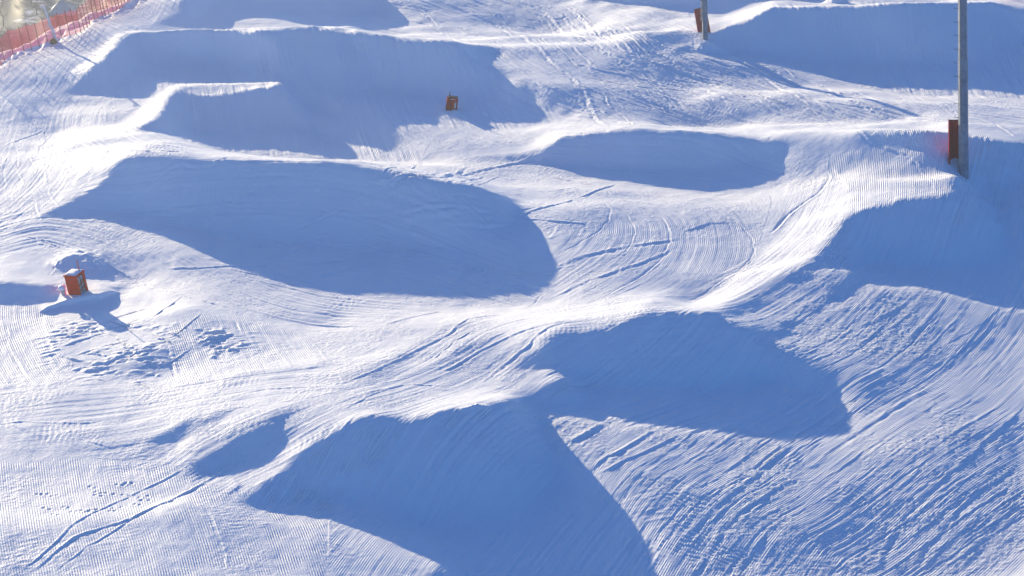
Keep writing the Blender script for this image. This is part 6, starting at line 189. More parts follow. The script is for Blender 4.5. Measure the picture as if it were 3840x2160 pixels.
    (170,56,5,1,-1,1,-1,1,0,0,0,0,1,-1,1,0,0,1,-1,1,0,1,0,0,0,1,0,1,-1,2,-1,1,0,1,0,0,1,0,1,0,1,-1,2,0,0,1,0,1,1,1,0,2,1,1,2,0,-1,-4,-9,-10,-13,-10,-9,-2,5,12,19,2,5,4,1,-3,-2,15,7,-11,-11,-14,-24,-5,-2,1,-1,0,0,0,0,4,7,13,7,6,2,-1,1,0,-1,1,0,0,0,0,-1,1,0,0,0,2,2,3,-1,0,-1,-1,3,4,3,2,0,-2,0,-2,-2,-1,-2,-1,-1,-2,-1,0,-2,0,-1),
    (171,57,7,0,1,0,-1,1,1,-1,0,1,-1,1,0,0,1,-1,1,1,-1,1,0,0,1,0,0,0,1,0,1,0,0,0,1,0,1,0,0,1,0,1,0,1,0,1,0,2,0,1,2,0,2,2,0,0,-4,-4,-9,-11,-8,-9,-7,-5,5,18,8,1,4,13,3,-8,4,8,3,-11,-3,-5,-33,-9,0,-1,0,-1,1,0,1,3,5,9,10,7,3,1,0,0,-1,1,0,0,-1,1,0,0,0,-1,1,1,1,3,0,-1,0,3,6,1,3,-1,0,-2,-1,-1,-2,-1,-3,0,-2,-2,0,-1,-1),
    (172,58,8,1,0,0,0,0,0,1,-1,1,0,0,0,1,0,0,0,0,1,0,0,1,-1,1,1,-1,1,0,0,1,0,0,1,0,0,1,0,1,0,0,1,1,0,1,1,1,0,2,1,2,0,2,-1,-2,-3,-7,-7,-7,-6,-4,-7,-10,1,14,11,4,1,16,0,-5,2,6,-5,8,5,-19,-32,-14,1,-1,0,1,0,0,0,0,4,11,11,9,4,0,0,-1,1,0,0,0,-1,1,0,-1,1,-1,1,0,1,2,0,0,5,5,2,1,1,0,-1,-1,-2,-2,-1,-3,-1,-1,-2,-1,-1),
    (173,58,9,1,0,0,0,1,-1,1,-1,1,0,0,1,-1,1,0,0,1,-1,1,0,1,-1,1,0,0,1,0,0,0,1,-1,2,-1,1,0,1,0,0,1,0,1,1,0,2,0,0,2,2,0,1,1,0,-2,-2,-4,-5,-5,-4,-1,-4,-11,-12,5,7,8,6,3,5,12,0,-11,9,9,6,-8,-12,-35,-13,-1,1,0,0,0,0,0,1,4,8,12,10,5,0,0,0,0,-1,1,0,-1,1,-1,1,-1,1,-1,1,0,1,2,4,4,3,3,1,0,0,-1,-2,-2,-3,-2,-1,-2,-2,0,-2),
    (174,59,12,1,0,0,0,1,-1,1,0,0,1,-1,1,0,0,0,0,1,0,0,0,0,1,0,0,0,1,-1,1,0,1,0,0,0,1,0,0,1,0,1,1,0,0,2,0,1,1,1,1,1,0,0,0,-2,-3,-2,-4,-2,0,-2,-5,-24,-2,7,11,-2,5,3,7,10,-4,1,14,5,-5,-7,-12,-33,-12,0,0,1,-1,1,0,-1,1,3,12,10,12,3,-1,1,-1,1,-1,1,-1,1,-1,1,-1,0,1,-1,0,1,1,4,4,3,5,2,2,0,-2,-3,-2,-3,-2,-2,-2,-1,-1),
    (175,60,14,1,1,-1,1,0,-1,1,1,-1,1,-1,1,0,1,-1,1,-1,1,0,1,-1,1,0,0,0,0,1,0,0,0,1,0,0,1,0,0,1,0,1,0,1,1,0,2,0,0,2,0,1,0,-1,0,-2,-2,-1,-1,-1,1,-2,-16,-21,-2,9,17,3,-3,3,1,4,3,15,6,1,-6,-6,-15,-40,0,0,-1,1,0,0,-1,1,0,5,11,12,8,3,0,0,0,1,-1,1,-1,1,-1,1,0,-1,1,-1,1,-1,3,4,3,7,4,5,-1,-3,-3,-4,-2,-2,-3,-1,-2),
    (176,61,17,2,-1,1,0,0,0,0,1,-1,1,0,0,0,1,-1,1,0,0,0,0,1,0,-1,1,1,-1,1,-1,1,1,-1,1,0,1,0,0,1,0,1,0,1,1,0,1,1,0,1,0,0,1,-1,-1,0,-1,-1,2,-1,-1,-2,-32,-10,-2,15,18,1,0,-1,1,-1,5,19,11,-6,-6,-6,-33,-21,-1,0,0,1,-1,0,1,0,0,5,11,9,10,4,-1,1,0,-1,1,0,0,0,0,-1,1,0,0,-1,1,0,1,4,8,10,7,-3,-4,-4,-4,-3,-2,-2,-2),
    (177,62,21,1,1,0,0,0,1,-1,1,0,0,0,0,1,-1,1,0,0,0,0,0,1,-1,1,0,0,1,-1,1,0,0,1,0,0,0,1,0,1,0,1,0,1,0,1,1,0,1,0,0,0,0,0,0,1,-1,1,0,0,-1,-16,-25,-8,-1,30,5,1,0,-1,1,-1,10,17,8,-7,-3,-17,-35,-10,0,0,0,0,0,0,0,1,0,6,8,13,7,4,1,0,-1,1,-1,0,0,1,-1,0,0,0,0,0,0,0,0,7,19,8,-4,-6,-5,-3,-3,-3,-2),
    (178,63,25,1,2,-1,0,1,-1,1,0,0,0,0,1,-1,1,0,-1,1,1,-1,0,1,-1,1,0,0,1,-1,1,0,0,0,1,0,1,-1,1,1,0,1,0,0,1,1,0,0,1,0,1,-1,1,0,1,0,1,0,0,0,-4,-26,-18,-6,11,27,-1,1,0,-1,-1,6,8,18,5,-7,-8,-24,-34,0,0,0,1,-1,0,1,-1,1,1,7,12,9,10,0,1,-1,-1,1,-1,1,-1,0,1,-1,0,0,0,0,0,0,2,25,11,-7,-7,-4,-5,-2,-3,-2),
    (179,64,29,2,1,-1,1,-1,1,0,0,0,0,1,-1,1,0,-1,1,0,1,-1,0,1,-1,1,0,0,0,1,0,-1,2,-1,1,0,0,1,0,0,1,1,-1,2,-1,1,1,0,0,0,1,0,1,1,0,1,0,1,0,-1,-11,-32,-7,-4,27,11,-1,1,-1,1,-8,19,14,8,-2,-7,-10,-37,-15,0,0,0,0,0,0,0,0,0,6,13,11,9,1,0,-1,1,-1,1,-1,1,-1,0,0,0,0,0,0,0,0,7,20,8,-5,-6,-4,-5,-2,-4),
    (180,65,34,3,-1,1,-1,1,0,0,1,-1,0,1,-1,1,0,-1,1,0,1,-1,0,1,-1,1,0,0,0,1,-1,1,0,1,-1,1,1,-1,1,0,1,0,1,0,0,0,1,0,1,0,1,1,0,1,0,1,1,-1,1,0,-30,-15,-11,9,30,0,-1,1,-1,1,-7,25,20,-14,3,-5,-23,-33,-4,0,-1,1,0,-1,1,-1,1,6,13,10,10,1,-1,0,0,1,-1,0,0,0,0,0,0,0,0,0,0,4,11,10,5,-2,-6,-3,-4,-3),
    (181,66,40,2,1,0,0,0,0,0,0,1,-1,1,-1,1,0,0,0,0,0,0,0,1,0,-1,1,0,0,1,-1,1,0,1,-1,1,0,1,-1,2,-1,1,0,0,1,0,1,0,0,1,1,1,0,1,0,1,0,1,0,-12,-25,-12,-9,32,9,-1,1,0,-1,-4,0,46,-6,-15,2,-9,-31,-20,-1,0,1,-1,1,-1,0,1,6,14,10,9,0,0,0,1,-1,0,0,0,0,0,-1,1,0,0,0,4,7,6,6,2,-1,-3,-4,-3),
    (182,67,46,2,1,0,0,0,0,1,-1,1,-1,1,-1,1,0,0,0,0,0,0,1,-1,1,-1,1,0,1,-1,0,1,0,0,1,0,0,0,1,-1,2,-1,1,0,0,1,1,-1,2,0,1,0,1,1,0,1,0,0,-1,-22,-19,-8,5,27,2,-1,1,0,-1,-11,32,25,-18,-11,1,-13,-43,1,-1,0,1,-1,0,1,0,5,16,12,6,0,0,0,0,0,0,0,0,0,0,-1,1,0,1,2,6,4,6,0,2,0,-3,-2,-3),
    (183,68,52,3,0,0,0,0,0,1,-1,1,-1,1,0,-1,1,0,0,0,0,1,-1,0,1,0,0,0,0,0,1,-1,1,0,1,-1,1,0,1,-1,1,0,1,0,0,1,0,1,0,1,0,2,-1,2,0,0,1,0,-7,-29,-7,-8,22,13,0,-1,1,0,-3,0,40,1,-18,-7,0,-38,-14,1,-1,0,1,-1,1,0,6,16,14,3,0,0,0,0,0,0,0,-1,1,0,0,0,1,4,1,5,4,2,0,1,-1,-1,-2),
    (184,69,58,3,1,-1,0,0,1,-1,0,1,0,-1,1,0,0,-1,1,1,-1,0,0,1,-1,1,0,0,0,0,1,-1,1,0,0,1,0,-1,2,-1,1,0,0,1,0,0,1,1,0,1,0,1,0,1,1,-1,2,-1,-21,-15,-10,3,27,1,0,-1,1,0,-7,21,32,-16,-19,4,-24,-28,-1,0,-1,1,-1,1,0,8,16,13,2,0,0,1,-1,-1,1,0,0,0,0,0,1,3,4,1,3,2,1,0,0,0,-2),
    (185,70,65,3,0,1,-1,0,1,-1,1,-1,1,0,-1,1,0,0,0,0,0,0,1,-1,1,-1,1,0,0,0,1,-1,1,0,0,0,1,0,0,0,0,1,0,1,0,0,1,1,-1,2,0,0,1,0,1,1,-1,-7,-20,-11,-8,22,9,1,0,-1,1,-4,6,41,-7,-26,3,-7,-34,-11,0,1,-1,0,1,0,10,18,11,0,0,0,0,-1,1,0,0,-1,1,0,1,4,2,2,1,2,1,0,1,-2,1),
    (186,71,72,3,1,-1,0,1,-1,1,-1,1,-1,1,0,0,0,-1,1,1,-1,0,0,1,-1,1,0,-1,1,1,-1,0,1,0,0,0,0,1,0,0,0,1,0,0,1,0,1,0,0,1,1,0,0,1,0,1,0,-17,-15,-7,0,23,1,1,0,-1,12,2,12,1,-20,4,3,-22,-31,0,1,-1,1,0,2,13,20,5,-1,1,-1,1,-1,0,1,-1,1,-1,2,4,2,1,2,0,2,-1,1,0,-1),
    (187,72,79,4,-1,0,1,-1,1,-1,1,-1,1,0,-1,1,0,0,0,0,0,0,1,-1,1,-1,1,0,0,0,0,0,1,0,-1,1,1,-1,1,0,0,0,1,1,-1,1,0,1,0,1,0,1,-1,2,-1,1,-3,-22,-8,-6,14,12,10,13,9,-42,10,1,7,-1,1,5,-2,-43,-8,0,-1,1,0,4,17,19,-1,1,0,0,1,-1,0,0,0,1,0,4,2,3,-1,2,0,1,-1,1,-1,-1),
    (188,73,87,3,0,1,-1,1,-1,1,-1,1,0,-1,1,0,0,0,0,0,0,0,0,1,-1,1,-1,1,0,0,0,0,1,-1,1,0,0,0,1,0,0,0,1,0,0,1,0,0,1,0,1,0,0,1,0,0,-13,-12,-10,-1,43,17,1,-5,-65,1,21,18,-1,1,5,3,-23,-29,-2,-1,1,-1,3,17,20,0,-1,1,0,1,-1,0,0,1,1,1,3,3,0,1,0,1,-1,0,1,-2),
    (189,75,97,4,-1,1,-1,1,-1,1,0,-1,1,0,0,-1,1,0,0,0,1,-1,0,1,-1,1,-1,1,0,0,0,1,-1,1,0,0,0,0,1,0,0,0,1,0,1,-1,1,1,0,0,0,1,0,0,-3,-14,-3,10,29,-8,1,-31,-23,0,21,17,-4,6,1,1,-7,-20,-14,-4,-4,1,-1,8,21,8,2,-1,1,0,0,-1,2,0,1,2,2,1,1,1,-1,1,0,-1,0),
    (190,76,105,3,1,-1,1,-1,1,0,-1,1,0,-1,1,0,0,0,0,0,0,0,1,-1,1,-1,1,0,-1,1,0,1,-1,1,-1,1,0,1,-1,1,0,0,0,1,0,1,-1,1,0,1,0,0,1,0,-7,3,10,-8,2,-5,-17,-19,0,23,9,5,3,0,-4,-1,-5,-13,-4,-13,-7,0,1,7,25,6,-1,0,0,0,1,2,0,0,2,1,1,1,-1,1,0,0,-1),
    (191,77,113,3,1,-1,1,-1,1,-1,1,0,-1,1,0,0,0,0,0,0,0,0,0,1,-1,1,-1,1,0,0,0,0,0,0,1,0,0,0,0,1,-1,1,1,-1,1,0,0,0,1,0,1,-1,1,0,-1,0,-1,1,-5,-20,-13,1,26,3,7,6,-5,-3,-2,-2,-5,-3,-7,-11,-10,-5,2,16,22,1,-1,0,1,1,2,0,1,0,1,0,1,0,0,0,0),
    (192,78,120,4,-1,1,-1,1,0,-1,1,-1,1,0,0,0,-1,1,0,0,0,1,-1,0,1,-1,0,1,0,0,0,0,0,0,1,-1,1,0,0,1,-1,1,0,0,0,1,-1,1,1,-1,1,0,0,0,0,-2,0,-8,-20,-9,15,14,0,14,2,-7,-2,-3,1,-2,-2,-5,-3,-18,-12,1,1,33,4,1,-1,1,2,2,0,-1,2,-1,1,0,1,-1,0),
    (193,79,128,4,-1,1,-1,1,-1,1,0,-1,1,0,0,-1,1,0,0,0,0,0,0,1,-1,0,1,-1,1,0,0,0,0,0,0,1,-1,1,0,0,1,-1,1,-1,1,1,-1,0,1,0,0,1,-1,0,-1,-2,-12,-18,0,20,6,2,7,3,-4,-4,-1,1,1,-3,-4,-1,-18,-12,-1,1,19,12,2,0,2,1,1,1,0,0,0,0,1,-1,1,0),
    (194,81,140,3,1,-1,1,-1,1,-1,1,0,0,-1,1,0,0,0,0,0,0,0,0,0,1,-1,1,-1,1,0,0,0,0,0,0,1,-1,1,0,0,0,0,1,-1,1,0,0,0,1,-1,0,1,-2,-3,-15,-14,10,18,1,2,2,2,-1,-1,-3,2,1,-1,-5,-2,-13,-10,-4,2,8,14,4,1,2,1,1,0,1,-1,1,0,0,0,0),
    (195,82,147,4,-1,1,0,-1,1,-1,1,0,-1,1,0,0,0,-1,1,0,0,1,-1,0,0,1,-1,1,-1,1,0,0,-1,2,-1,0,0,1,0,-1,1,0,0,0,1,-1,1,-1,1,-1,0,-1,-4,-15,-11,24,4,0,1,0,2,2,-1,-1,0,1,-1,-4,-3,-9,-6,-5,0,5,9,6,1,2,2,0,1,0,0,1,-1,1,-1),
    (196,83,155,4,-1,1,-1,1,0,-1,1,0,-1,1,0,-1,1,0,0,0,0,0,0,0,1,-1,0,1,-1,1,0,-1,1,0,0,0,0,1,-1,1,-1,1,-1,1,0,0,-1,1,0,-2,0,-4,-15,3,12,4,-1,0,-1,1,3,2,-1,-1,1,-2,-2,-4,-5,-5,-4,-1,3,5,6,2,2,1,0,2,-1,1,0,0,0),
    (197,84,163,4,-1,1,-1,1,-1,1,0,-1,1,0,-1,1,0,0,0,0,0,0,0,0,0,0,1,-1,0,1,0,-1,1,0,-1,1,0,0,1,-1,0,0,0,1,-1,0,0,0,-2,0,-4,-8,1,11,1,-1,-2,-1,2,2,3,0,1,-2,-1,-3,-2,-4,-3,-3,-1,2,2,4,2,3,0,1,1,0,0,1,0),
    (198,85,171,4,-1,1,-1,1,-1,1,0,-1,1,0,-1,1,0,0,0,-1,1,0,0,0,1,-1,0,0,1,-1,0,1,-1,1,0,-1,1,0,0,0,0,-1,1,0,0,-1,0,-1,-2,-1,-5,3,5,1,-2,-2,0,1,1,3,2,1,-2,-1,-3,-1,-3,-2,-2,-1,0,2,2,2,2,1,1,0,1,0,0,0),
    (199,87,183,3,1,-1,1,-1,1,-1,1,0,-1,1,0,0,-1,1,0,0,0,0,0,0,0,0,0,1,-1,0,1,-1,0,1,-1,1,0,-1,1,-1,1,-1,0,0,-1,0,-2,-1,-1,2,2,1,-2,-2,0,0,1,2,4,1,-3,0,-3,0,-3,-1,-1,-1,0,0,2,1,2,1,0,1,0,1,0),
    (200,88,191,3,1,-1,1,-1,1,-1,1,0,-1,1,0,-1,1,0,0,0,0,-1,1,0,0,0,1,-1,0,0,0,1,-1,0,0,1,-1,0,1,-1,0,-1,1,-1,-1,0,-1,0,1,2,-1,-1,-1,0,-2,1,2,4,1,-2,0,-3,0,-1,-1,-1,-1,0,0,0,2,0,2,0,1,0,0),
    (201,89,198,4,-1,1,0,-1,1,-1,1,-1,1,0,-1,1,0,0,-1,1,0,0,0,0,0,0,0,0,0,0,0,0,0,0,0,1,-1,0,-1,1,0,-1,0,-1,0,0,0,1,0,0,0,-1,-1,-1,-1,3,3,1,-1,-1,-1,-1,-1,0,0,-2,1,-1,1,0,0,2,0,0,1),
    (202,90,206,4,-1,1,-1,1,-1,1,0,-1,1,-1,1,0,0,-1,1,0,0,-1,1,0,0,0,0,0,0,0,0,0,0,-1,1,0,0,0,-1,0,0,0,0,-1,0,2,-1,0,-1,1,-1,1,-3,0,2,2,0,1,-1,-1,-1,0,0,-1,0,0,-1,1,-1,1,1,0,0),
    (203,91,214,4,-1,1,-1,1,-1,1,-1,1,0,-1,1,0,-1,1,0,-1,1,0,0,-1,1,0,0,0,0,-1,1,0,0,0,-1,1,-1,1,-1,0,0,-1,1,0,0,1,-1,-1,1,-1,1,-1,-2,2,1,1,0,-1,0,0,0,-1,0,0,-1,1,-1,0,0,1,0,0),
    (204,93,226,3,1,-1,1,-1,1,-1,1,-1,1,0,-1,1,0,-1,1,0,-1,1,0,0,-1,1,0,-1,1,0,0,-1,1,-1,1,-1,0,0,0,0,0,0,0,0,0,0,0,-1,1,0,-2,1,1,0,0,1,-1,0,0,-1,1,-1,0,0,0,-1,1,0,0),
    (205,94,234,3,1,-1,1,-1,1,-1,1,-1,1,-1,1,0,-1,1,-1,1,0,-1,1,0,-1,1,0,-1,1,0,-1,1,-1,0,0,1,-1,0,0,0,0,0,1,-1,-1,1,0,0,0,-1,0,0,1,0,1,-1,0,0,0,0,-1,1,-1,0,0,0,0),
    (206,95,242,3,0,1,-1,1,-1,1,-1,1,0,-1,1,-1,1,-1,1,0,-1,1,-1,1,0,-1,1,-1,1,-1,1,-1,0,0,1,-1,0,0,0,0,1,-1,0,0,0,0,0,-1,1,-1,1,0,0,0,0,0,0,0,0,0,0,0,-1,0,1),
    (207,96,249,4,-1,1,-1,1,-1,1,-1,1,-1,1,-1,1,-1,1,0,-1,1,-1,1,-1,1,-1,1,-1,1,-1,0,0,1,-1,0,0,0,1,-1,0,0,0,1,-1,0,0,-1,1,0,0,-1,1,0,0,0,1,-1,0,0,0,0,0,-1),
    (208,97,257,4,-1,1,-1,0,1,-1,1,-1,1,-1,1,-1,1,-1,1,0,-1,1,-1,0,1,-1,1,-1,0,1,-1,0,0,1,-1,0,0,1,-1,0,0,0,0,1,-1,0,0,-1,1,0,0,0,0,0,0,1,-1,0,0,0,0,0),
    (209,99,268,4,-1,1,-1,1,-1,1,-1,1,-1,1,-1,1,-1,0,1,-1,1,-1,1,-1,0,1,-1,0,1,-1,0,0,1,-1,0,0,1,-1,0,0,0,1,-1,0,0,0,0,-1,1,0,1,-1,0,0,0,1,-1,0,0),
    (210,100,276,4,-1,1,-1,0,1,-1,1,-1,1,-1,1,-1,1,-1,0,1,-1,1,-1,0,1,-1,0,0,1,-1,0,1,-1,0,0,1,-1,0,0,1,-1,0,0,0,0,0,0,0,0,0,0,1,-1,0,0,1,-1),
    (211,101,284,3,1,-1,1,-1,1,-1,0,1,-1,1,-1,1,-1,0,1,-1,1,-1,0,1,-1,0,0,1,-1,0,1,-1,0,0,1,-1,0,0,1,-1,0,0,0,0,1,-1,0,0,0,0,0,1,-1,0,0),
    (212,102,292,3,1,-1,0,1,-1,1,-1,0,1,-1,1,-1,0,1,-1,1,-1,0,1,-1,0,0,1,-1,0,1,-1,0,1,-1,0,0,1,-1,0,0,0,1,-1,0,0,0,0,0,1,-1,0,0,1),
    (213,103,299,4,-1,1,-1,0,1,-1,1,-1,0,1,-1,1,-1,0,1,-1,0,1,-1,0,1,-1,0,0,1,-1,0,1,-1,0,0,1,-1,0,0,1,-1,0,0,0,1,-1,0,0,0,1,-1,0),
    (214,105,310,4,-1,1,-1,0,1,-1,1,-1,0,1,-1,0,1,-1,0,1,-1,0,1,-1,0,1,-1,0,0,1,-1,0,1,-1,0,0,1,-1,0,0,1,-1,0,0,0,1,-1,0,1),
    (215,106,318,3,1,-1,0,1,-1,1,-1,0,1,-1,0,1,-1,0,1,-1,0,1,-1,0,1,-1,0,1,-1,0,0,1,-1,0,1,-1,0,0,1,-1,0,0,1,-1,0,0,1),
    (216,107,325,4,-1,1,-1,0,1,-1,0,1,-1,0,1,-1,0,1,-1,0,1,-1,0,1,-1,0,1,-1,0,1,-1,0,0,1,-1,0,1,-1,0,0,1,-1,0,0,1),
    (217,108,333,3,1,-1,0,1,-1,0,1,-1,0,1,-1,0,1,-1,0,1,-1,0,1,-1,0,1,-1,0,1,-1,0,1,-1,0,0,1,-1,0,1,-1,0,0,1,-1),
    (218,109,340,3,1,-1,0,1,-1,1,-1,0,1,-1,0,1,-1,0,1,-1,0,1,-1,0,1,-1,0,1,-1,0,0,1,-1,0,1,-1,0,1,-1,0,0,1),
    (219,110,347,4,-1,0,1,-1,0,1,-1,0,1,-1,0,1,-1,0,1,-1,0,1,-1,0,1,-1,0,1,-1,0,1,-1,0,1,-1,0,1,-1,0,0),
    (220,112,358,3,0,1,-1,0,1,-1,0,1,-1,0,1,-1,0,1,-1,0,1,-1,0,1,-1,0,1,-1,0,1,-1,0,1,-1,0,1,-1),
    (221,113,365,3,0,1,-1,0,1,-1,0,1,-1,0,1,-1,0,1,-1,0,1,-1,0,1,-1,0,1,-1,0,1,-1,0,1,-1,0),
    (222,114,371,4,-1,0,1,-1,0,1,-1,0,1,-1,1,-1,0,1,-1,0,1,-1,0,1,-1,0,1,-1,0,1,-1,0,1,-1),
    (223,115,378,3,1,-1,0,1,-1,0,1,-1,0,1,-1,0,1,-1,1,-1,0,1,-1,0,1,-1,0,1,-1,0,1,-1),
    (224,116,384,4,-1,0,1,-1,0,1,-1,1,-1,0,1,-1,0,1,-1,0,1,-1,0,1,-1,0,1,-1,0,1),
    (225,117,391,3,0,1,-1,0,1,-1,0,1,-1,0,1,-1,0,1,-1,1,-1,0,1,-1,0,1,-1,0),
    (226,118,397,3,0,1,-1,0,1,-1,0,1,-1,0,1,-1,1,-1,0,1,-1,0,1,-1,0,1),
    (227,119,402,4,-1,1,-1,0,1,-1,0,1,-1,0,1,-1,0,1,-1,0,1,-1,0,1,-1),
    (228,120,408,3,1,-1,0,1,-1,0,1,-1,1,-1,0,1,-1,0,1,-1,0,1,-1),
    (229,121,413,4,-1,0,1,-1,1,-1,0,1,-1,0,1,-1,0,1,-1,0,1),
    (230,122,419,3,0,1,-1,0,1,-1,0,1,-1,0,1,-1,0,1,-1),
    (231,123,424,3,0,1,-1,0,1,-1,0,1,-1,1,-1,0,1,-1),
]
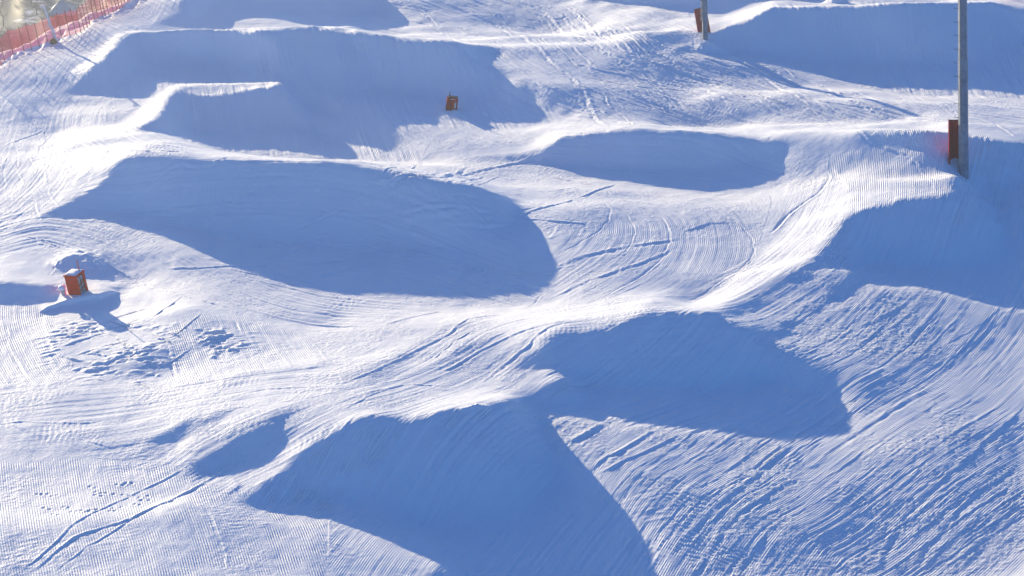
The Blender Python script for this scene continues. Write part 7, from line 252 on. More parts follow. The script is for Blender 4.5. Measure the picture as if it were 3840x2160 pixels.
GROOMED = [
    ('face_left',[(-23.01,83.1),(-16.46,82.35),(-9.0,81.76),(-2.46,78.64),(2.25,74.28)],[(-18.0,84.17),(-18.61,84.36),(-18.93,84.27),(-18.8,84.1),(-19.22,83.94),(-19.47,83.23),(-19.67,82.89),(-19.96,82.79),(-20.45,82.39),(-21.38,81.69),(-21.89,81.43),(-21.99,81.07),(-20.56,80.97),(-18.63,80.48),(-17.33,79.9),(-16.34,79.43),(-15.48,79.02),(-14.65,78.3),(-13.91,77.29),(-13.22,76.5),(-12.24,75.68),(-11.29,75.01),(-10.05,74.19),(-8.86,73.67),(-7.28,73.5),(-5.58,73.4),(-4.45,73.18),(-3.3,72.88),(-2.16,72.47),(-1.61,72.43),(-0.49,72.42),(0.62,72.08),(1.18,71.97),(1.61,72.02),(2.05,72.95),(1.87,73.39),(1.71,73.76),(1.78,74.72),(1.68,75.57),(1.81,76.3),(1.65,76.85),(1.37,77.99),(1.14,78.82),(0.67,79.71),(0.13,80.34),(-0.16,80.59),(0.13,81.46),(0.45,82.54),(-0.83,80.6),(-1.32,80.4),(-1.74,80.34),(-1.99,80.39),(-2.65,80.62),(-3.57,81.08),(-4.45,81.53),(-5.58,82.13),(-6.72,82.67),(-7.98,83.17),(-9.11,83.46),(-11.0,83.68),(-12.89,83.85),(-15.33,83.62)],{'streak':0.045,'cord':0.3,'rough':0.8}),
    ('face_second',[(-23.06,107.94),(-21.27,101.7),(-19.45,93.74)],[(-22.3,104.37),(-21.68,104.63),(-19.64,105.53),(-16.52,105.7),(-13.33,104.64),(-9.78,105.06),(-9.33,104.81),(-8.97,104.57),(-8.57,104.08),(-7.49,103.77),(-7.04,103.7),(-6.75,103.7),(-6.37,103.64),(-5.75,103.42),(-3.92,102.52),(-2.85,102.57),(-1.58,104.16),(-0.82,104.19),(-0.59,103.58),(-0.52,102.88),(-1.4,101.82),(-1.61,100.94),(-1.16,100.18),(-1.01,100.06),(-0.2,98.97),(0.67,97.71),(1.51,96.68),(3.15,95.01),(2.03,94.46),(0.98,94.37),(0.04,94.29),(-1.32,94.45),(-2.68,94.55),(-3.93,94.34),(-5.18,94.21),(-6.03,94.48),(-7.17,94.79),(-6.69,94.2),(-6.2,93.72),(-5.58,92.9),(-4.69,91.48),(-4.03,90.22),(-5.01,90.43),(-6.05,90.81),(-7.53,91.56),(-8.81,91.98),(-10.03,92.09),(-12.7,91.73),(-13.84,91.53),(-15.07,91.65),(-15.99,91.21),(-16.89,90.72),(-17.87,90.36),(-18.78,90.57),(-18.99,91.1),(-18.48,91.24),(-18.27,92.75),(-18.34,95.08),(-18.24,96.67),(-18.23,97.32),(-16.35,98.66),(-14.22,98.95),(-12.67,98.73),(-12.65,99.67),(-12.82,100.2),(-15.05,99.75),(-17.16,99.28),(-18.63,99.21),(-18.86,98.03),(-19.14,97.44),(-19.65,97.26),(-20.47,97.63),(-22.0,98.26),(-23.61,98.67),(-24.32,99.03),(-23.92,99.85),(-23.46,100.98),(-22.54,101.6),(-22.25,102.78)],{'streak':0.03,'cord':0.8,'rough':0.5}),
    ('face_bowl',[(-1.77,90.28),(4.23,89.35),(10.04,87.68),(13.49,84.27)],[(2.1,90.78),(2.77,91.1),(4.11,90.7),(6.11,90.59),(8.61,90.48),(9.59,90.2),(10.54,89.73),(11.79,89.2),(12.7,88.36),(13.24,87.95),(13.37,87.4),(13.48,86.63),(13.59,85.95),(13.36,85.6),(12.67,85.22),(11.75,84.82),(11.22,84.64),(10.71,84.63),(8.84,85.02),(8.26,85.55),(7.16,85.84),(5.58,86.63),(4.63,87.05),(3.68,87.69),(3.04,88.0),(2.38,88.68),(0.74,89.3),(-0.26,89.71),(-1.93,90.07),(-2.2,90.28),(0.08,90.02),(1.42,89.92),(1.54,89.91),(1.83,90.33),(2.35,90.22)],{'streak':0.03,'cord':0.6,'rough':0.6}),
    ('face_right',[(19.15,109.68),(19.16,104.68),(18.9,96.33)],[(15.23,109.16),(18.51,107.99),(20.13,108.5),(22.48,108.58),(28.27,108.4),(28.69,107.83),(29.06,106.73),(29.56,106.39),(32.17,105.36),(30.95,95.42),(27.48,96.95),(25.66,97.56),(24.12,98.04),(23.14,98.18),(22.72,97.24),(22.2,98.13),(20.87,98.63),(19.54,99.37),(18.88,99.88),(18.16,99.94),(17.89,100.56),(16.85,101.08),(15.83,101.75),(15.15,102.15),(14.45,102.51),(13.17,102.52),(12.33,102.45),(11.49,103.03),(10.84,103.27),(10.25,103.04),(9.63,103.16),(9.21,102.65),(8.75,102.51),(9.13,103.07),(9.67,103.71),(10.34,104.1),(10.83,104.52),(11.47,105.44),(12.15,106.13),(13.23,106.99),(14.31,107.61),(15.02,107.36)],{'streak':0.03,'cord':0.8,'rough':0.4}),
    ('face_front',[(-3.63,50.38),(-0.53,57.42),(3.13,61.98),(8.01,66.66),(13.63,75.23),(16.16,80.37),(18.46,86.35)],[(16.76,87.64),(18.59,87.0),(21.12,86.38),(22.09,86.33),(23.23,86.22),(24.77,86.43),(27.33,86.9),(24.39,71.34),(21.49,71.94),(20.05,72.43),(18.82,73.27),(17.53,73.66),(16.89,73.6),(15.98,73.29),(14.9,73.28),(13.75,71.73),(11.84,69.91),(11.15,68.74),(10.1,67.22),(9.98,66.99),(10.38,66.76),(10.75,66.33),(11.15,65.8),(11.7,65.27),(12.1,64.77),(12.5,64.07),(12.78,63.56),(12.9,63.08),(12.76,62.51),(13.24,62.1),(12.42,61.27),(11.51,60.75),(10.54,60.79),(10.31,60.87),(9.21,61.08),(7.52,61.32),(6.31,61.45),(5.46,61.72),(4.49,61.93),(3.51,62.07),(2.03,62.16),(1.54,62.05),(0.84,61.62),(1.08,61.24),(1.32,60.86),(1.7,60.3),(2.26,59.8),(2.21,59.48),(2.66,58.67),(2.88,58.22),(3.27,57.46),(3.96,56.42),(4.38,55.73),(4.62,55.2),(5.01,54.94),(5.21,54.63),(5.07,53.27),(4.87,52.89),(4.28,50.51),(-1.63,50.14),(-2.54,52.17),(-2.34,52.62),(-2.32,53.23),(-2.51,53.58),(-3.07,53.5),(-3.22,53.76),(-3.71,53.98),(-4.3,54.11),(-4.66,54.23),(-4.89,54.37),(-4.96,54.74),(-5.64,54.9),(-5.8,55.2),(-6.13,55.09),(-6.2,55.37),(-7.07,55.46),(-7.75,55.5),(-8.2,55.51),(-8.51,55.82),(-8.66,55.59),(-8.94,56.04),(-9.13,56.55),(-8.59,57.03),(-8.18,57.55),(-7.75,58.01),(-6.88,58.81),(-6.09,59.35),(-5.63,59.58),(-5.17,59.88),(-4.76,60.14),(-4.45,59.69),(-3.84,59.7),(-3.27,59.89),(-2.71,60.26),(-2.11,60.74),(-1.39,60.92),(-0.77,61.3),(0.06,62.48),(1.52,64.03),(1.68,64.12),(2.1,65.01),(1.59,65.15),(0.78,65.38),(0.06,65.21),(-0.3,64.88),(0.06,65.38),(0.47,65.87),(0.99,66.27),(1.41,66.77),(1.89,67.19),(2.41,67.12),(2.67,67.24),(3.2,67.35),(3.73,67.4),(4.26,67.62),(4.79,67.89),(5.34,68.16),(6.74,68.54),(7.9,68.68),(8.41,68.89),(8.36,68.4),(8.56,68.16),(9.09,68.14),(10.3,68.43),(11.27,69.68),(12.15,70.58),(12.88,71.53),(13.93,72.95),(14.74,74.43),(14.06,74.51),(12.94,73.95),(11.66,72.8),(11.0,71.91),(10.34,71.04),(9.68,70.07),(9.07,69.48),(8.49,69.12),(9.26,70.28),(9.78,70.94),(10.41,71.67),(11.07,72.51),(11.65,73.17),(12.12,73.74),(12.83,74.82),(13.36,75.73),(14.02,76.73),(14.67,77.97),(15.01,78.66),(15.16,78.86),(16.07,79.35),(16.7,79.54),(17.31,79.62),(17.4,79.91),(18.23,79.85),(19.14,79.9),(19.7,79.95),(19.8,80.22),(20.4,80.74),(20.56,81.2),(20.52,81.63),(20.47,82.28),(20.93,83.71),(20.53,83.66),(20.42,84.09),(20.49,84.29),(20.31,84.55),(19.52,85.09),(18.7,85.79),(17.87,86.54)],{'streak':0.035,'cord':2.0,'rough':0.7}),
    ('piste',[(-10.01,120.62),(-7.33,118.61),(-0.69,113.5),(6.04,101.85),(12.95,96.24),(20.11,89.68),(27.19,86.32)],[(-11.22,119.74),(-4.88,121.47),(10.22,116.06),(10.76,107.7),(9.19,102.42),(13.66,102.27),(19.87,99.26),(30.0,96.53),(27.73,88.43),(16.24,90.21),(4.26,90.6),(1.86,91.09),(-4.87,91.85),(-7.1,94.67),(-3.02,99.6),(-6.49,103.68),(-8.11,110.7)],{'streak':0.035,'cord':0.2,'rough':0.6}),
    ('left_piste',[(-24.69,80.75),(-23.32,84.48),(-22.92,88.8),(-23.9,96.0),(-23.38,101.23),(-22.33,107.81),(-21.79,117.27)],[(-30.07,102.02),(-24.56,109.54),(-22.1,119.08),(-19.52,110.99),(-22.39,104.45),(-24.52,98.95),(-19.97,94.27),(-23.43,92.75),(-20.28,84.89),(-21.84,81.23),(-23.99,78.02)],{'streak':0.012,'cord':0.3,'rough':0.35}),
    ('mound_crest',[(-22.35,90.77),(-18.24,85.53),(-12.97,84.45),(-7.25,83.63),(-3.43,81.42),(0.22,83.24)],[(-22.88,93.11),(-19.36,91.18),(-14.08,91.8),(-5.86,91.03),(0.22,83.24),(-1.59,80.15),(-7.18,82.65),(-18.6,84.25),(-20.92,86.11)],{'streak':0.03,'cord':0,'rough':1.0}),
    ('mound_left',[(-24.22,78.91),(-21.3,80.43),(-17.72,78.78),(-13.57,74.99),(-9.79,71.9),(-6.39,70.9)],[(-25.13,82.53),(-21.47,81.23),(-17.41,80.04),(-11.93,75.58),(-7.26,73.46),(-3.16,72.7),(-6.27,69.36),(-9.59,70.15),(-14.08,72.81),(-19.22,77.27),(-23.77,77.16)],{'streak':0.028,'cord':0.1,'rough':0.6}),
    ('bowl',[(3.63,83.82),(5.52,82.38),(6.79,80.87),(7.1,79.37),(6.78,76.74),(5.42,73.47),(2.51,70.46),(-1.41,68.59)],[(-4.84,91.16),(2.25,90.06),(4.07,85.47),(11.6,84.12),(10.75,76.85),(6.83,71.74),(1.84,70.84),(1.76,75.4),(0.04,80.43)],{'streak':0.015,'cord':0.9,'rough':0.8}),
    ('berm_face',[(12.96,87.84),(15.16,85.56),(14.98,83.07),(13.43,78.67),(10.49,74.7),(6.77,71.05),(1.81,69.73),(-1.4,68.39),(-3.63,64.82),(-5.72,62.26),(-8.64,62.04),(-13.01,61.52),(-18.74,60.77),(-19.56,60.56)],[(13.22,88.55),(15.23,86.13),(15.62,81.97),(14.75,78.15),(12.05,73.72),(8.22,69.24),(2.58,68.59),(-0.6,67.95),(-3.58,63.69),(-7.14,61.75),(-13.12,62.16),(-11.5,59.27),(-14.02,58.92),(-19.64,60.85),(-20.77,65.29),(-12.66,63.92),(-6.76,65.83),(-2.25,70.21),(1.84,70.84),(6.83,71.74),(10.75,76.85),(13.08,82.63)],{'streak':0.016,'cord':0.5,'rough':0.8}),
    ('landing_ridges',[(15.02,76.25),(8.16,68.66),(3.32,67.23),(0.19,66.54),(-2.79,62.59),(-6.08,59.57),(-9.58,57.52),(-11.23,54.82),(-12.84,52.59)],[(15.55,77.44),(13.59,72.64),(9.64,67.39),(2.48,64.83),(-1.27,60.81),(-4.82,59.85),(-8.15,57.33),(-9.94,56.07),(-11.91,58.18),(-12.47,59.94),(-7.14,61.75),(-4.34,63.93),(-1.39,67.79),(2.58,68.59),(8.22,69.24),(12.05,73.72)],{'streak':0.017,'cord':0.8,'rough':0.9}),
    ('ridge_top',[(18.21,87.16),(17.73,85.2),(16.65,79.53),(15.92,74.3)],[(14.87,86.28),(20.71,85.08),(21.3,84.01),(19.03,74.29),(14.61,73.69),(14.75,78.15),(15.62,81.97)],{'streak':0.006,'cord':1.5,'rough':0.2}),
    ('box_lane',[(-21.47,74.24),(-20.82,71.0),(-19.36,67.22),(-17.45,63.59)],[(-22.63,72.57),(-19.76,72.53),(-18.77,68.86),(-16.8,64.85),(-20.59,64.59)],{'streak':0.016,'cord':1.1,'rough':0.4}),
    ('apron',[(-13.99,68.78),(-13.23,66.51),(-12.2,63.42)],[(-14.01,69.44),(-11.28,70.64),(-8.84,69.29),(-6.85,65.06),(-12.76,63.58),(-13.54,66.51)],{'streak':0.012,'cord':1.15,'rough':0.5}),
    ('front_left',[(-10.9,57.01),(-10.54,55.82),(-9.81,53.74),(-9.02,51.25),(-7.81,47.56)],[(-19.13,58.86),(-14.07,59.17),(-11.03,57.94),(-8.99,57.26),(-8.74,55.17),(-7.28,51.6),(-6.45,48.39),(-16.5,48.5)],{'streak':0.006,'cord':1.15,'rough':0.5}),
    ('front_strip',[(-8.75,56.37),(-7.98,54.45),(-6.94,50.83)],[(-8.88,56.35),(-6.33,56.8),(-5.89,51.78),(-5.6,48.45),(-7.18,48.36)],{'streak':0.004,'cord':1.6,'rough':0.1}),
    ('front_right',[(3.97,46.88),(5.59,51.78),(7.98,56.39),(9.81,58.1),(13.11,61.91),(16.66,65.39),(19.84,70.28),(22.36,75.26),(23.51,78.69)],[(-5.72,48.44),(-6.4,56.07),(-4.08,59.17),(0.18,61.6),(2.95,65.01),(8.83,67.21),(14.66,74.05),(23.88,82.22),(27.08,81.58),(18.17,48.91)],{'streak':0.011,'cord':1.0,'rough':1.1})]
ROUGH = [
    ([(-20.07,77.17),(-17.4,76.96),(-16.2,73.26),(-19.51,72.15),(-20.3,74.32)],0.05,0.5),
    ([(-19.21,70.3),(-16.22,70.68),(-14.03,69.24),(-13.22,65.77),(-15.13,64.9),(-17.77,65.99)],0.121,0.5),
    ([(-24.01,92.84),(-21.1,90.1),(-17.93,84.12),(-18.73,84.06),(-19.66,82.87),(-21.12,83.81),(-23.25,87.64)],0.06,0.6),
    ([(-22.36,104.32),(-22.22,102.66),(-23.25,100.96),(-24.78,99.12),(-25.42,99.8),(-23.73,103.36)],0.05,0.7),
    ([(-18.65,98.62),(-18.21,92.77),(-18.89,90.88),(-20.68,92.94),(-20.31,96.49)],0.04,0.6),
    ([(13.24,88.02),(15.13,85.68),(15.59,81.84),(13.68,83.3),(13.48,86.63)],0.045,0.4),
    ([(-0.17,80.75),(3.84,83.43),(4.3,80.03),(3.01,77.39),(1.81,76.42),(0.67,79.55)],0.03,0.35),
    ([(0.84,61.7),(3.52,62.18),(2.95,60.28),(1.74,60.22)],0.05,0.3),
    ([(4.01,57.39),(6.1,58.85),(5.83,55.34),(4.57,55.21)],0.07,0.5),
    ([(12.95,70.03),(18.16,74.2),(20.05,72.43),(16.4,65.35),(11.78,65.49),(10.39,66.93)],0.03,0.35),
    ([(6.08,52.95),(9.35,58.26),(11.72,58.33),(10.78,55.03),(9.64,53.23)],0.05,0.35),
    ([(10.09,54.96),(13.59,55.53),(12.33,53.43),(9.64,53.23)],0.05,0.35),
    ([(13.58,60.93),(17.65,63.95),(17.83,62.49),(13.97,57.67),(12.74,58.78)],0.04,0.4),
    ([(15.16,56.59),(18.06,57.57),(17.09,53.43),(13.67,53.48)],0.05,0.3),
    ([(-15.39,59.85),(-13.21,59.73),(-11.72,58.79),(-13.15,58.01),(-14.95,58.8)],0.05,0.4),
    ([(-10.49,55.82),(-8.97,56.35),(-8.54,55.71),(-7.32,51.6),(-7.96,51.57),(-9.12,53.98)],0.05,0.35),
    ([(-6.05,55.0),(-5.01,54.73),(-5.27,53.03),(-5.78,51.8)],0.07,0.5),
    ([(-17.4,54.22),(-16.0,53.12),(-14.82,53.78),(-15.25,51.7),(-16.8,51.71)],0.06,0.6),
    ([(-28.94,102.9),(-26.33,108.53),(-24.35,110.5),(-23.3,109.15),(-25.76,105.75),(-28.0,102.08)],0.05,0.6),
    ([(9.99,107.49),(11.23,105.99),(11.76,104.1),(10.72,102.62),(9.72,104.19)],0.07,0.5),
    ([(-7.56,70.22),(-2.1,69.97),(-3.6,67.08),(-6.39,63.06),(-7.89,63.14)],0.02,0.3),
    ([(-17.96,66.13),(-16.28,65.53),(-14.77,65.77),(-13.67,66.98),(-13.18,66.52),(-13.24,65.24),(-14.62,64.89),(-16.16,64.94)],0.17,0.6),
    ([(-12.66,69.1),(-11.25,70.49),(-10.69,67.42),(-11.96,66.37)],0.09,0.5),
    ([(-10.35,67.69),(-8.29,68.06),(-8.07,65.95),(-10.67,66.07)],0.05,0.4),
    ([(-9.24,70.97),(-7.61,72.25),(-7.08,71.0),(-8.49,69.95)],0.11,0.7),
    ([(-18.37,58.06),(-16.51,57.31),(-16.44,56.17),(-17.9,56.19)],0.05,0.5),
    ([(-12.69,68.54),(-11.38,69.88),(-10.54,67.06),(-11.98,65.82)],0.22,0.5)]
TRACKS = [
    ([(3.72,83.64),(4.34,82.1),(4.53,80.94),(4.28,79.56),(3.62,77.97),(2.39,76.08),(1.68,75.55)],0.14,0.035,'ski'),
    ([(4.64,81.95),(5.25,80.8),(5.51,79.41),(5.44,78.28),(5.02,76.46),(4.37,75.12)],0.14,0.035,'ski'),
    ([(5.53,82.38),(6.34,81.5),(6.89,80.56),(7.09,79.2),(6.98,77.67),(6.43,75.77),(5.43,73.62),(3.92,71.59),(2.51,70.44)],0.16,0.045,'ski'),
    ([(9.36,81.14),(10.14,80.48),(10.63,79.37),(10.78,78.07),(10.57,76.74),(9.95,75.29),(8.67,73.45),(7.05,71.04)],0.14,0.04,'ski'),
    ([(10.8,78.21),(10.82,77.31),(10.36,75.89),(9.28,73.9)],0.12,0.03,'ski'),
    ([(1.41,72.9),(1.07,72.13),(0.62,71.24),(0.17,70.68)],0.12,0.03,'ski'),
    ([(15.13,85.47),(15.13,84.55),(14.48,82.92),(13.45,81.68),(12.56,80.47),(11.58,78.77)],0.25,0.07,'ski'),
    ([(1.77,74.08),(2.24,74.75),(3.53,75.7),(5.65,77.23),(7.66,78.37)],0.5,0.05,'cat'),
    ([(1.51,72.0),(3.44,73.25),(5.21,74.73),(7.6,77.62)],0.4,0.05,'cat'),
    ([(-7.41,116.44),(-6.03,115.47),(-4.96,113.32),(-4.4,111.39)],0.25,0.06,'cat'),
    ([(-4.06,116.01),(-1.95,114.05),(-0.72,112.72),(0.86,106.43),(1.95,102.62),(3.0,99.97),(3.67,98.13),(4.04,96.21),(4.26,94.5),(4.83,91.85)],0.5,0.07,'cat'),
    ([(0.93,115.32),(2.56,113.87),(3.79,113.99)],0.3,0.06,'cat'),
    ([(2.93,116.03),(3.79,114.17),(4.54,112.12),(5.17,108.0),(6.08,103.31),(6.92,102.25)],0.35,0.07,'cat'),
    ([(6.38,106.07),(7.21,103.51),(8.96,101.67),(9.45,100.75)],0.3,0.06,'cat'),
    ([(4.53,97.9),(4.99,96.94),(5.14,95.59),(5.85,94.29),(6.28,91.21)],0.25,0.06,'cat'),
    ([(0.1,110.55),(3.07,102.42),(5.93,100.18),(9.29,98.61)],0.3,0.05,'cat'),
    ([(9.41,100.19),(11.83,98.76),(13.91,95.4),(15.74,93.44),(16.55,91.21)],0.25,0.06,'cat'),
    ([(13.75,102.29),(15.13,101.92),(15.7,100.63),(16.93,98.97),(17.92,94.31),(19.0,92.48)],0.3,0.06,'cat'),
    ([(18.56,84.88),(19.2,83.86),(19.36,81.64),(19.28,80.58)],0.3,0.03,'cat'),
    ([(23.46,91.27),(24.24,88.98),(24.62,87.06)],0.35,0.06,'cat'),
    ([(16.29,90.43),(17.25,86.61),(18.62,85.25),(19.58,83.56)],0.3,0.05,'cat'),
    ([(1.39,87.78),(3.93,85.78),(5.08,83.29),(6.6,82.54),(7.95,81.92)],0.2,0.05,'cat'),
    ([(-8.8,91.84),(-5.5,83.02),(-3.58,81.44),(-1.74,80.35)],0.3,0.05,'cat'),
    ([(-7.2,88.8),(-4.84,82.18),(-2.39,82.4)],0.25,0.05,'cat'),
    ([(-16.04,51.76),(-15.48,52.73),(-15.11,53.49),(-14.41,55.01),(-13.12,56.55),(-11.94,57.8),(-11.33,58.44)],0.21000000000000002,0.042,'cat'),
    ([(-15.57,51.74),(-15.05,52.77),(-14.54,53.7),(-13.6,54.32),(-12.81,54.87),(-12.05,55.68),(-11.09,56.8),(-10.32,57.84),(-9.06,59.17)],0.25,0.06,'cat'),
    ([(-14.94,51.66),(-14.19,52.87),(-13.33,54.08),(-12.63,55.13),(-11.49,56.37),(-10.52,57.56)],0.165,0.036,'cat'),
    ([(-10.52,55.77),(-10.11,54.77),(-9.65,53.38),(-9.06,51.51)],0.22499999999999998,0.042,'cat'),
    ([(-11.06,56.3),(-10.43,55.15),(-9.67,53.15)],0.15000000000000002,0.018,'cat'),
    ([(5.26,53.72),(5.78,54.7),(7.34,56.96),(8.42,58.29),(10.4,60.88)],0.5,0.030250000000000006,'cat'),
    ([(5.38,52.92),(6.1,53.08),(7.2,55.45),(8.0,56.56),(9.31,57.86),(10.37,58.77),(13.13,62.01),(16.67,65.39)],0.45,0.027225000000000003,'cat'),
    ([(5.85,55.63),(7.28,57.26),(8.81,59.29),(9.85,60.74)],0.2,0.015125000000000003,'cat'),
    ([(12.2,53.42),(12.9,55.19),(13.89,56.72),(14.7,57.84),(16.88,60.37),(19.54,63.83)],0.45,0.030250000000000006,'cat'),
    ([(13.32,53.47),(14.17,54.97),(15.07,56.15),(16.01,57.37),(17.54,58.93),(18.64,60.05)],0.45,0.027225000000000003,'cat'),
    ([(12.75,63.38),(14.23,64.78),(14.88,65.56)],0.25,0.015125000000000003,'cat'),
    ([(10.75,66.33),(12.66,68.06),(15.18,70.33),(16.58,71.99),(17.74,73.56)],0.4,0.018150000000000003,'cat'),
    ([(11.05,65.86),(13.08,67.33),(15.63,69.76),(17.83,72.6)],0.3,0.015125000000000003,'cat'),
    ([(14.89,65.65),(16.92,68.0),(18.99,70.14),(20.31,71.86),(20.94,73.32),(21.63,74.82)],0.25,0.015125000000000003,'cat'),
    ([(15.69,65.71),(18.05,68.24),(19.9,70.51),(20.7,71.58)],0.3,0.015125000000000003,'cat'),
    ([(2.61,58.63),(3.79,59.71),(5.45,61.61)],0.35,0.07,'cat'),
    ([(1.79,60.28),(2.63,60.81),(3.76,62.08)],0.5,0.08,'cat'),
    ([(2.88,58.22),(4.35,59.42),(6.29,61.2)],0.3,0.06,'cat'),
    ([(-6.38,62.95),(-5.0,64.61),(-3.6,67.08),(-2.59,68.34),(-1.56,70.1),(0.07,70.45)],0.25,0.05,'cat'),
    ([(-3.28,65.58),(-2.31,67.64),(-1.27,68.97)],0.15,0.04,'cat'),
    ([(-1.25,63.99),(-0.2,65.72),(0.58,66.53),(1.64,67.71),(3.23,68.12)],0.3,0.06,'cat'),
    ([(-2.97,64.22),(-1.5,66.57),(0.06,67.59),(1.91,67.96)],0.25,0.05,'cat'),
    ([(-6.17,60.46),(-4.86,62.39),(-3.93,63.26),(-1.94,63.39)],0.2,0.04,'cat'),
    ([(-10.51,62.33),(-9.72,62.75),(-8.24,62.83),(-6.36,62.68)],0.25,0.05,'cat'),
    ([(-19.01,61.9),(-16.47,61.57),(-14.77,61.7)],0.2,0.04,'cat'),
    ([(-16.02,60.59),(-14.68,59.88),(-14.17,59.76)],0.2,0.05,'cat'),
    ([(-22.53,79.67),(-22.21,79.07),(-21.27,78.61),(-19.87,77.61),(-18.22,76.65),(-16.52,75.25),(-13.74,72.42),(-11.32,71.0)],0.2,0.06,'cat'),
    ([(-19.76,77.09),(-19.94,75.98),(-19.97,74.59)],0.2,0.05,'cat'),
    ([(-18.24,68.42),(-17.6,69.45),(-16.96,70.25)],0.2,0.06,'cat'),
    ([(-17.73,69.04),(-17.14,69.83),(-16.22,70.68),(-15.26,71.53)],0.12,0.04,'cat'),
    ([(-20.75,70.37),(-20.31,68.5),(-19.67,67.17),(-18.73,65.4)],0.25,0.05,'cat'),
    ([(-13.82,68.1),(-13.39,66.52),(-12.76,64.51)],0.3,0.06,'cat'),
    ([(-11.86,69.43),(-11.5,67.99),(-11.05,66.25)],0.25,0.05,'cat'),
    ([(-11.28,69.92),(-10.8,68.28)],0.25,0.06,'cat'),
    ([(-25.65,89.39),(-24.92,91.84),(-24.2,94.08)],0.2,0.05,'cat'),
    ([(-20.86,87.07),(-18.03,84.76),(-14.86,84.53),(-11.69,84.24)],0.2,0.05,'cat'),
    ([(-21.76,105.21),(-21.67,108.43),(-21.02,109.77)],0.15,0.04,'cat'),
    ([(0.47,114.44),(2.47,112.88),(4.24,106.77),(5.96,103.51),(7.73,102.23)],0.3,0.03,'ski'),
    ([(8.81,104.44),(11.41,101.78),(13.87,98.98),(15.78,93.58)],0.14,0.06,'cat'),
    ([(17.45,107.22),(18.85,105.4),(20.45,104.85),(21.86,103.36),(23.02,100.92)],0.3,0.03,'cat'),
    ([(3.43,104.98),(4.87,103.67),(6.28,102.39),(7.67,101.2),(9.02,99.87)],0.3,0.03,'cat'),
    ([(6.48,110.1),(7.8,104.42),(9.3,102.64),(10.76,100.93),(12.22,99.67)],0.3,0.06,'cat'),
    ([(12.2,100.65),(13.33,100.11),(14.36,98.85),(15.03,95.45),(15.9,93.61)],0.4,0.045,'ski'),
    ([(3.81,99.79),(5.39,99.05),(6.95,98.46),(8.53,98.24),(10.08,97.85)],0.14,0.06,'ski'),
    ([(1.62,101.99),(4.58,101.13),(7.51,100.46),(10.42,99.99),(13.36,99.84)],0.14,0.03,'cat'),
    ([(13.33,98.14),(15.95,94.87),(18.69,93.24),(21.32,91.58),(23.93,90.26)],0.3,0.045,'ski'),
    ([(16.42,104.99),(19.29,102.16),(21.51,97.12),(23.01,90.39)],0.2,0.045,'cat'),
    ([(-2.55,106.07),(0.78,101.26),(3.88,97.85),(6.9,95.89),(9.85,94.17)],0.2,0.045,'cat'),
    ([(22.68,103.14),(24.48,102.34),(26.27,101.67),(28.02,100.96)],0.14,0.03,'cat'),
    ([(-1.51,100.77),(-0.31,99.72),(0.86,98.58),(2.02,97.68),(3.17,97.12)],0.14,0.03,'cat'),
    ([(1.98,96.79),(4.26,94.86),(6.36,91.37)],0.4,0.03,'ski'),
    ([(6.09,108.27),(8.81,101.7),(11.49,97.87),(13.92,93.7)],0.3,0.045,'ski'),
    ([(8.63,99.7),(10.39,98.73),(11.95,96.33),(13.52,94.5),(14.99,92.39)],0.3,0.06,'ski'),
    ([(8.44,110.33),(9.71,107.98),(10.87,105.09),(12.23,104.4),(13.32,101.7)],0.3,0.045,'cat'),
    ([(6.98,97.89),(8.48,96.99),(9.92,95.58),(11.32,94.18)],0.3,0.045,'cat'),
    ([(21.92,106.38),(24.91,103.94),(27.27,99.66)],0.2,0.045,'cat'),
    ([(17.94,99.04),(19.42,93.69),(21.1,90.34)],0.4,0.03,'ski'),
    ([(-0.33,113.79),(2.25,111.84),(4.49,103.98),(6.76,101.65),(8.99,99.83)],0.4,0.03,'cat'),
    ([(-4.79,99.7),(-3.53,98.32),(-2.29,96.83),(-1.08,95.24)],0.4,0.06,'cat'),
    ([(-6.27,114.72),(-3.62,112.03),(-1.04,106.18),(1.33,102.36),(3.57,99.65)],0.2,0.03,'cat'),
    ([(21.76,104.21),(22.95,103.12),(23.97,101.4),(24.82,99.1),(25.36,95.77)],0.4,0.03,'ski'),
    ([(-3.1,101.84),(-0.05,98.94),(2.86,96.09)],0.4,0.03,'cat'),
    ([(19.89,107.2),(21.14,104.86),(22.63,103.95),(23.98,102.41),(24.97,99.57)],0.2,0.045,'ski'),
    ([(-1.44,113.69),(0.84,112.54),(2.92,105.58),(4.92,102.44),(6.88,100.24)],0.2,0.03,'cat'),
    ([(2.62,102.5),(4.58,99.74),(6.45,97.19),(8.3,95.47),(10.12,93.91)],0.2,0.045,'cat'),
    ([(2.55,97.28),(4.41,95.51),(6.08,91.74)],0.4,0.06,'cat'),
    ([(6.83,110.28),(9.33,104.55),(11.97,102.57),(14.52,100.61),(16.72,97.09)],0.14,0.06,'ski'),
    ([(13.12,101.88),(14.52,100.52),(15.63,97.56),(16.56,94.0),(17.61,91.56)],0.14,0.03,'cat'),
    ([(11.8,97.39),(13.19,95.75),(14.57,94.3),(15.89,92.69)],0.14,0.06,'ski'),
    ([(16.51,99.97),(18.85,95.38),(21.21,92.04)],0.14,0.03,'ski'),
    ([(12.34,100.98),(14.53,97.23),(16.52,93.29)],0.4,0.06,'ski'),
    ([(19.58,101.96),(20.95,100.62),(22.26,99.14),(23.32,96.8),(23.86,92.65)],0.4,0.045,'cat'),
    ([(5.05,98.9),(6.46,97.25),(7.88,96.13),(9.26,95.04),(10.63,94.03)],0.4,0.06,'cat'),
    ([(11.63,104.82),(14.56,101.6),(16.96,96.39),(19.25,92.16)],0.3,0.06,'cat'),
    ([(19.82,101.13),(21.39,98.63),(22.1,92.88),(23.17,89.35)],0.14,0.03,'ski'),
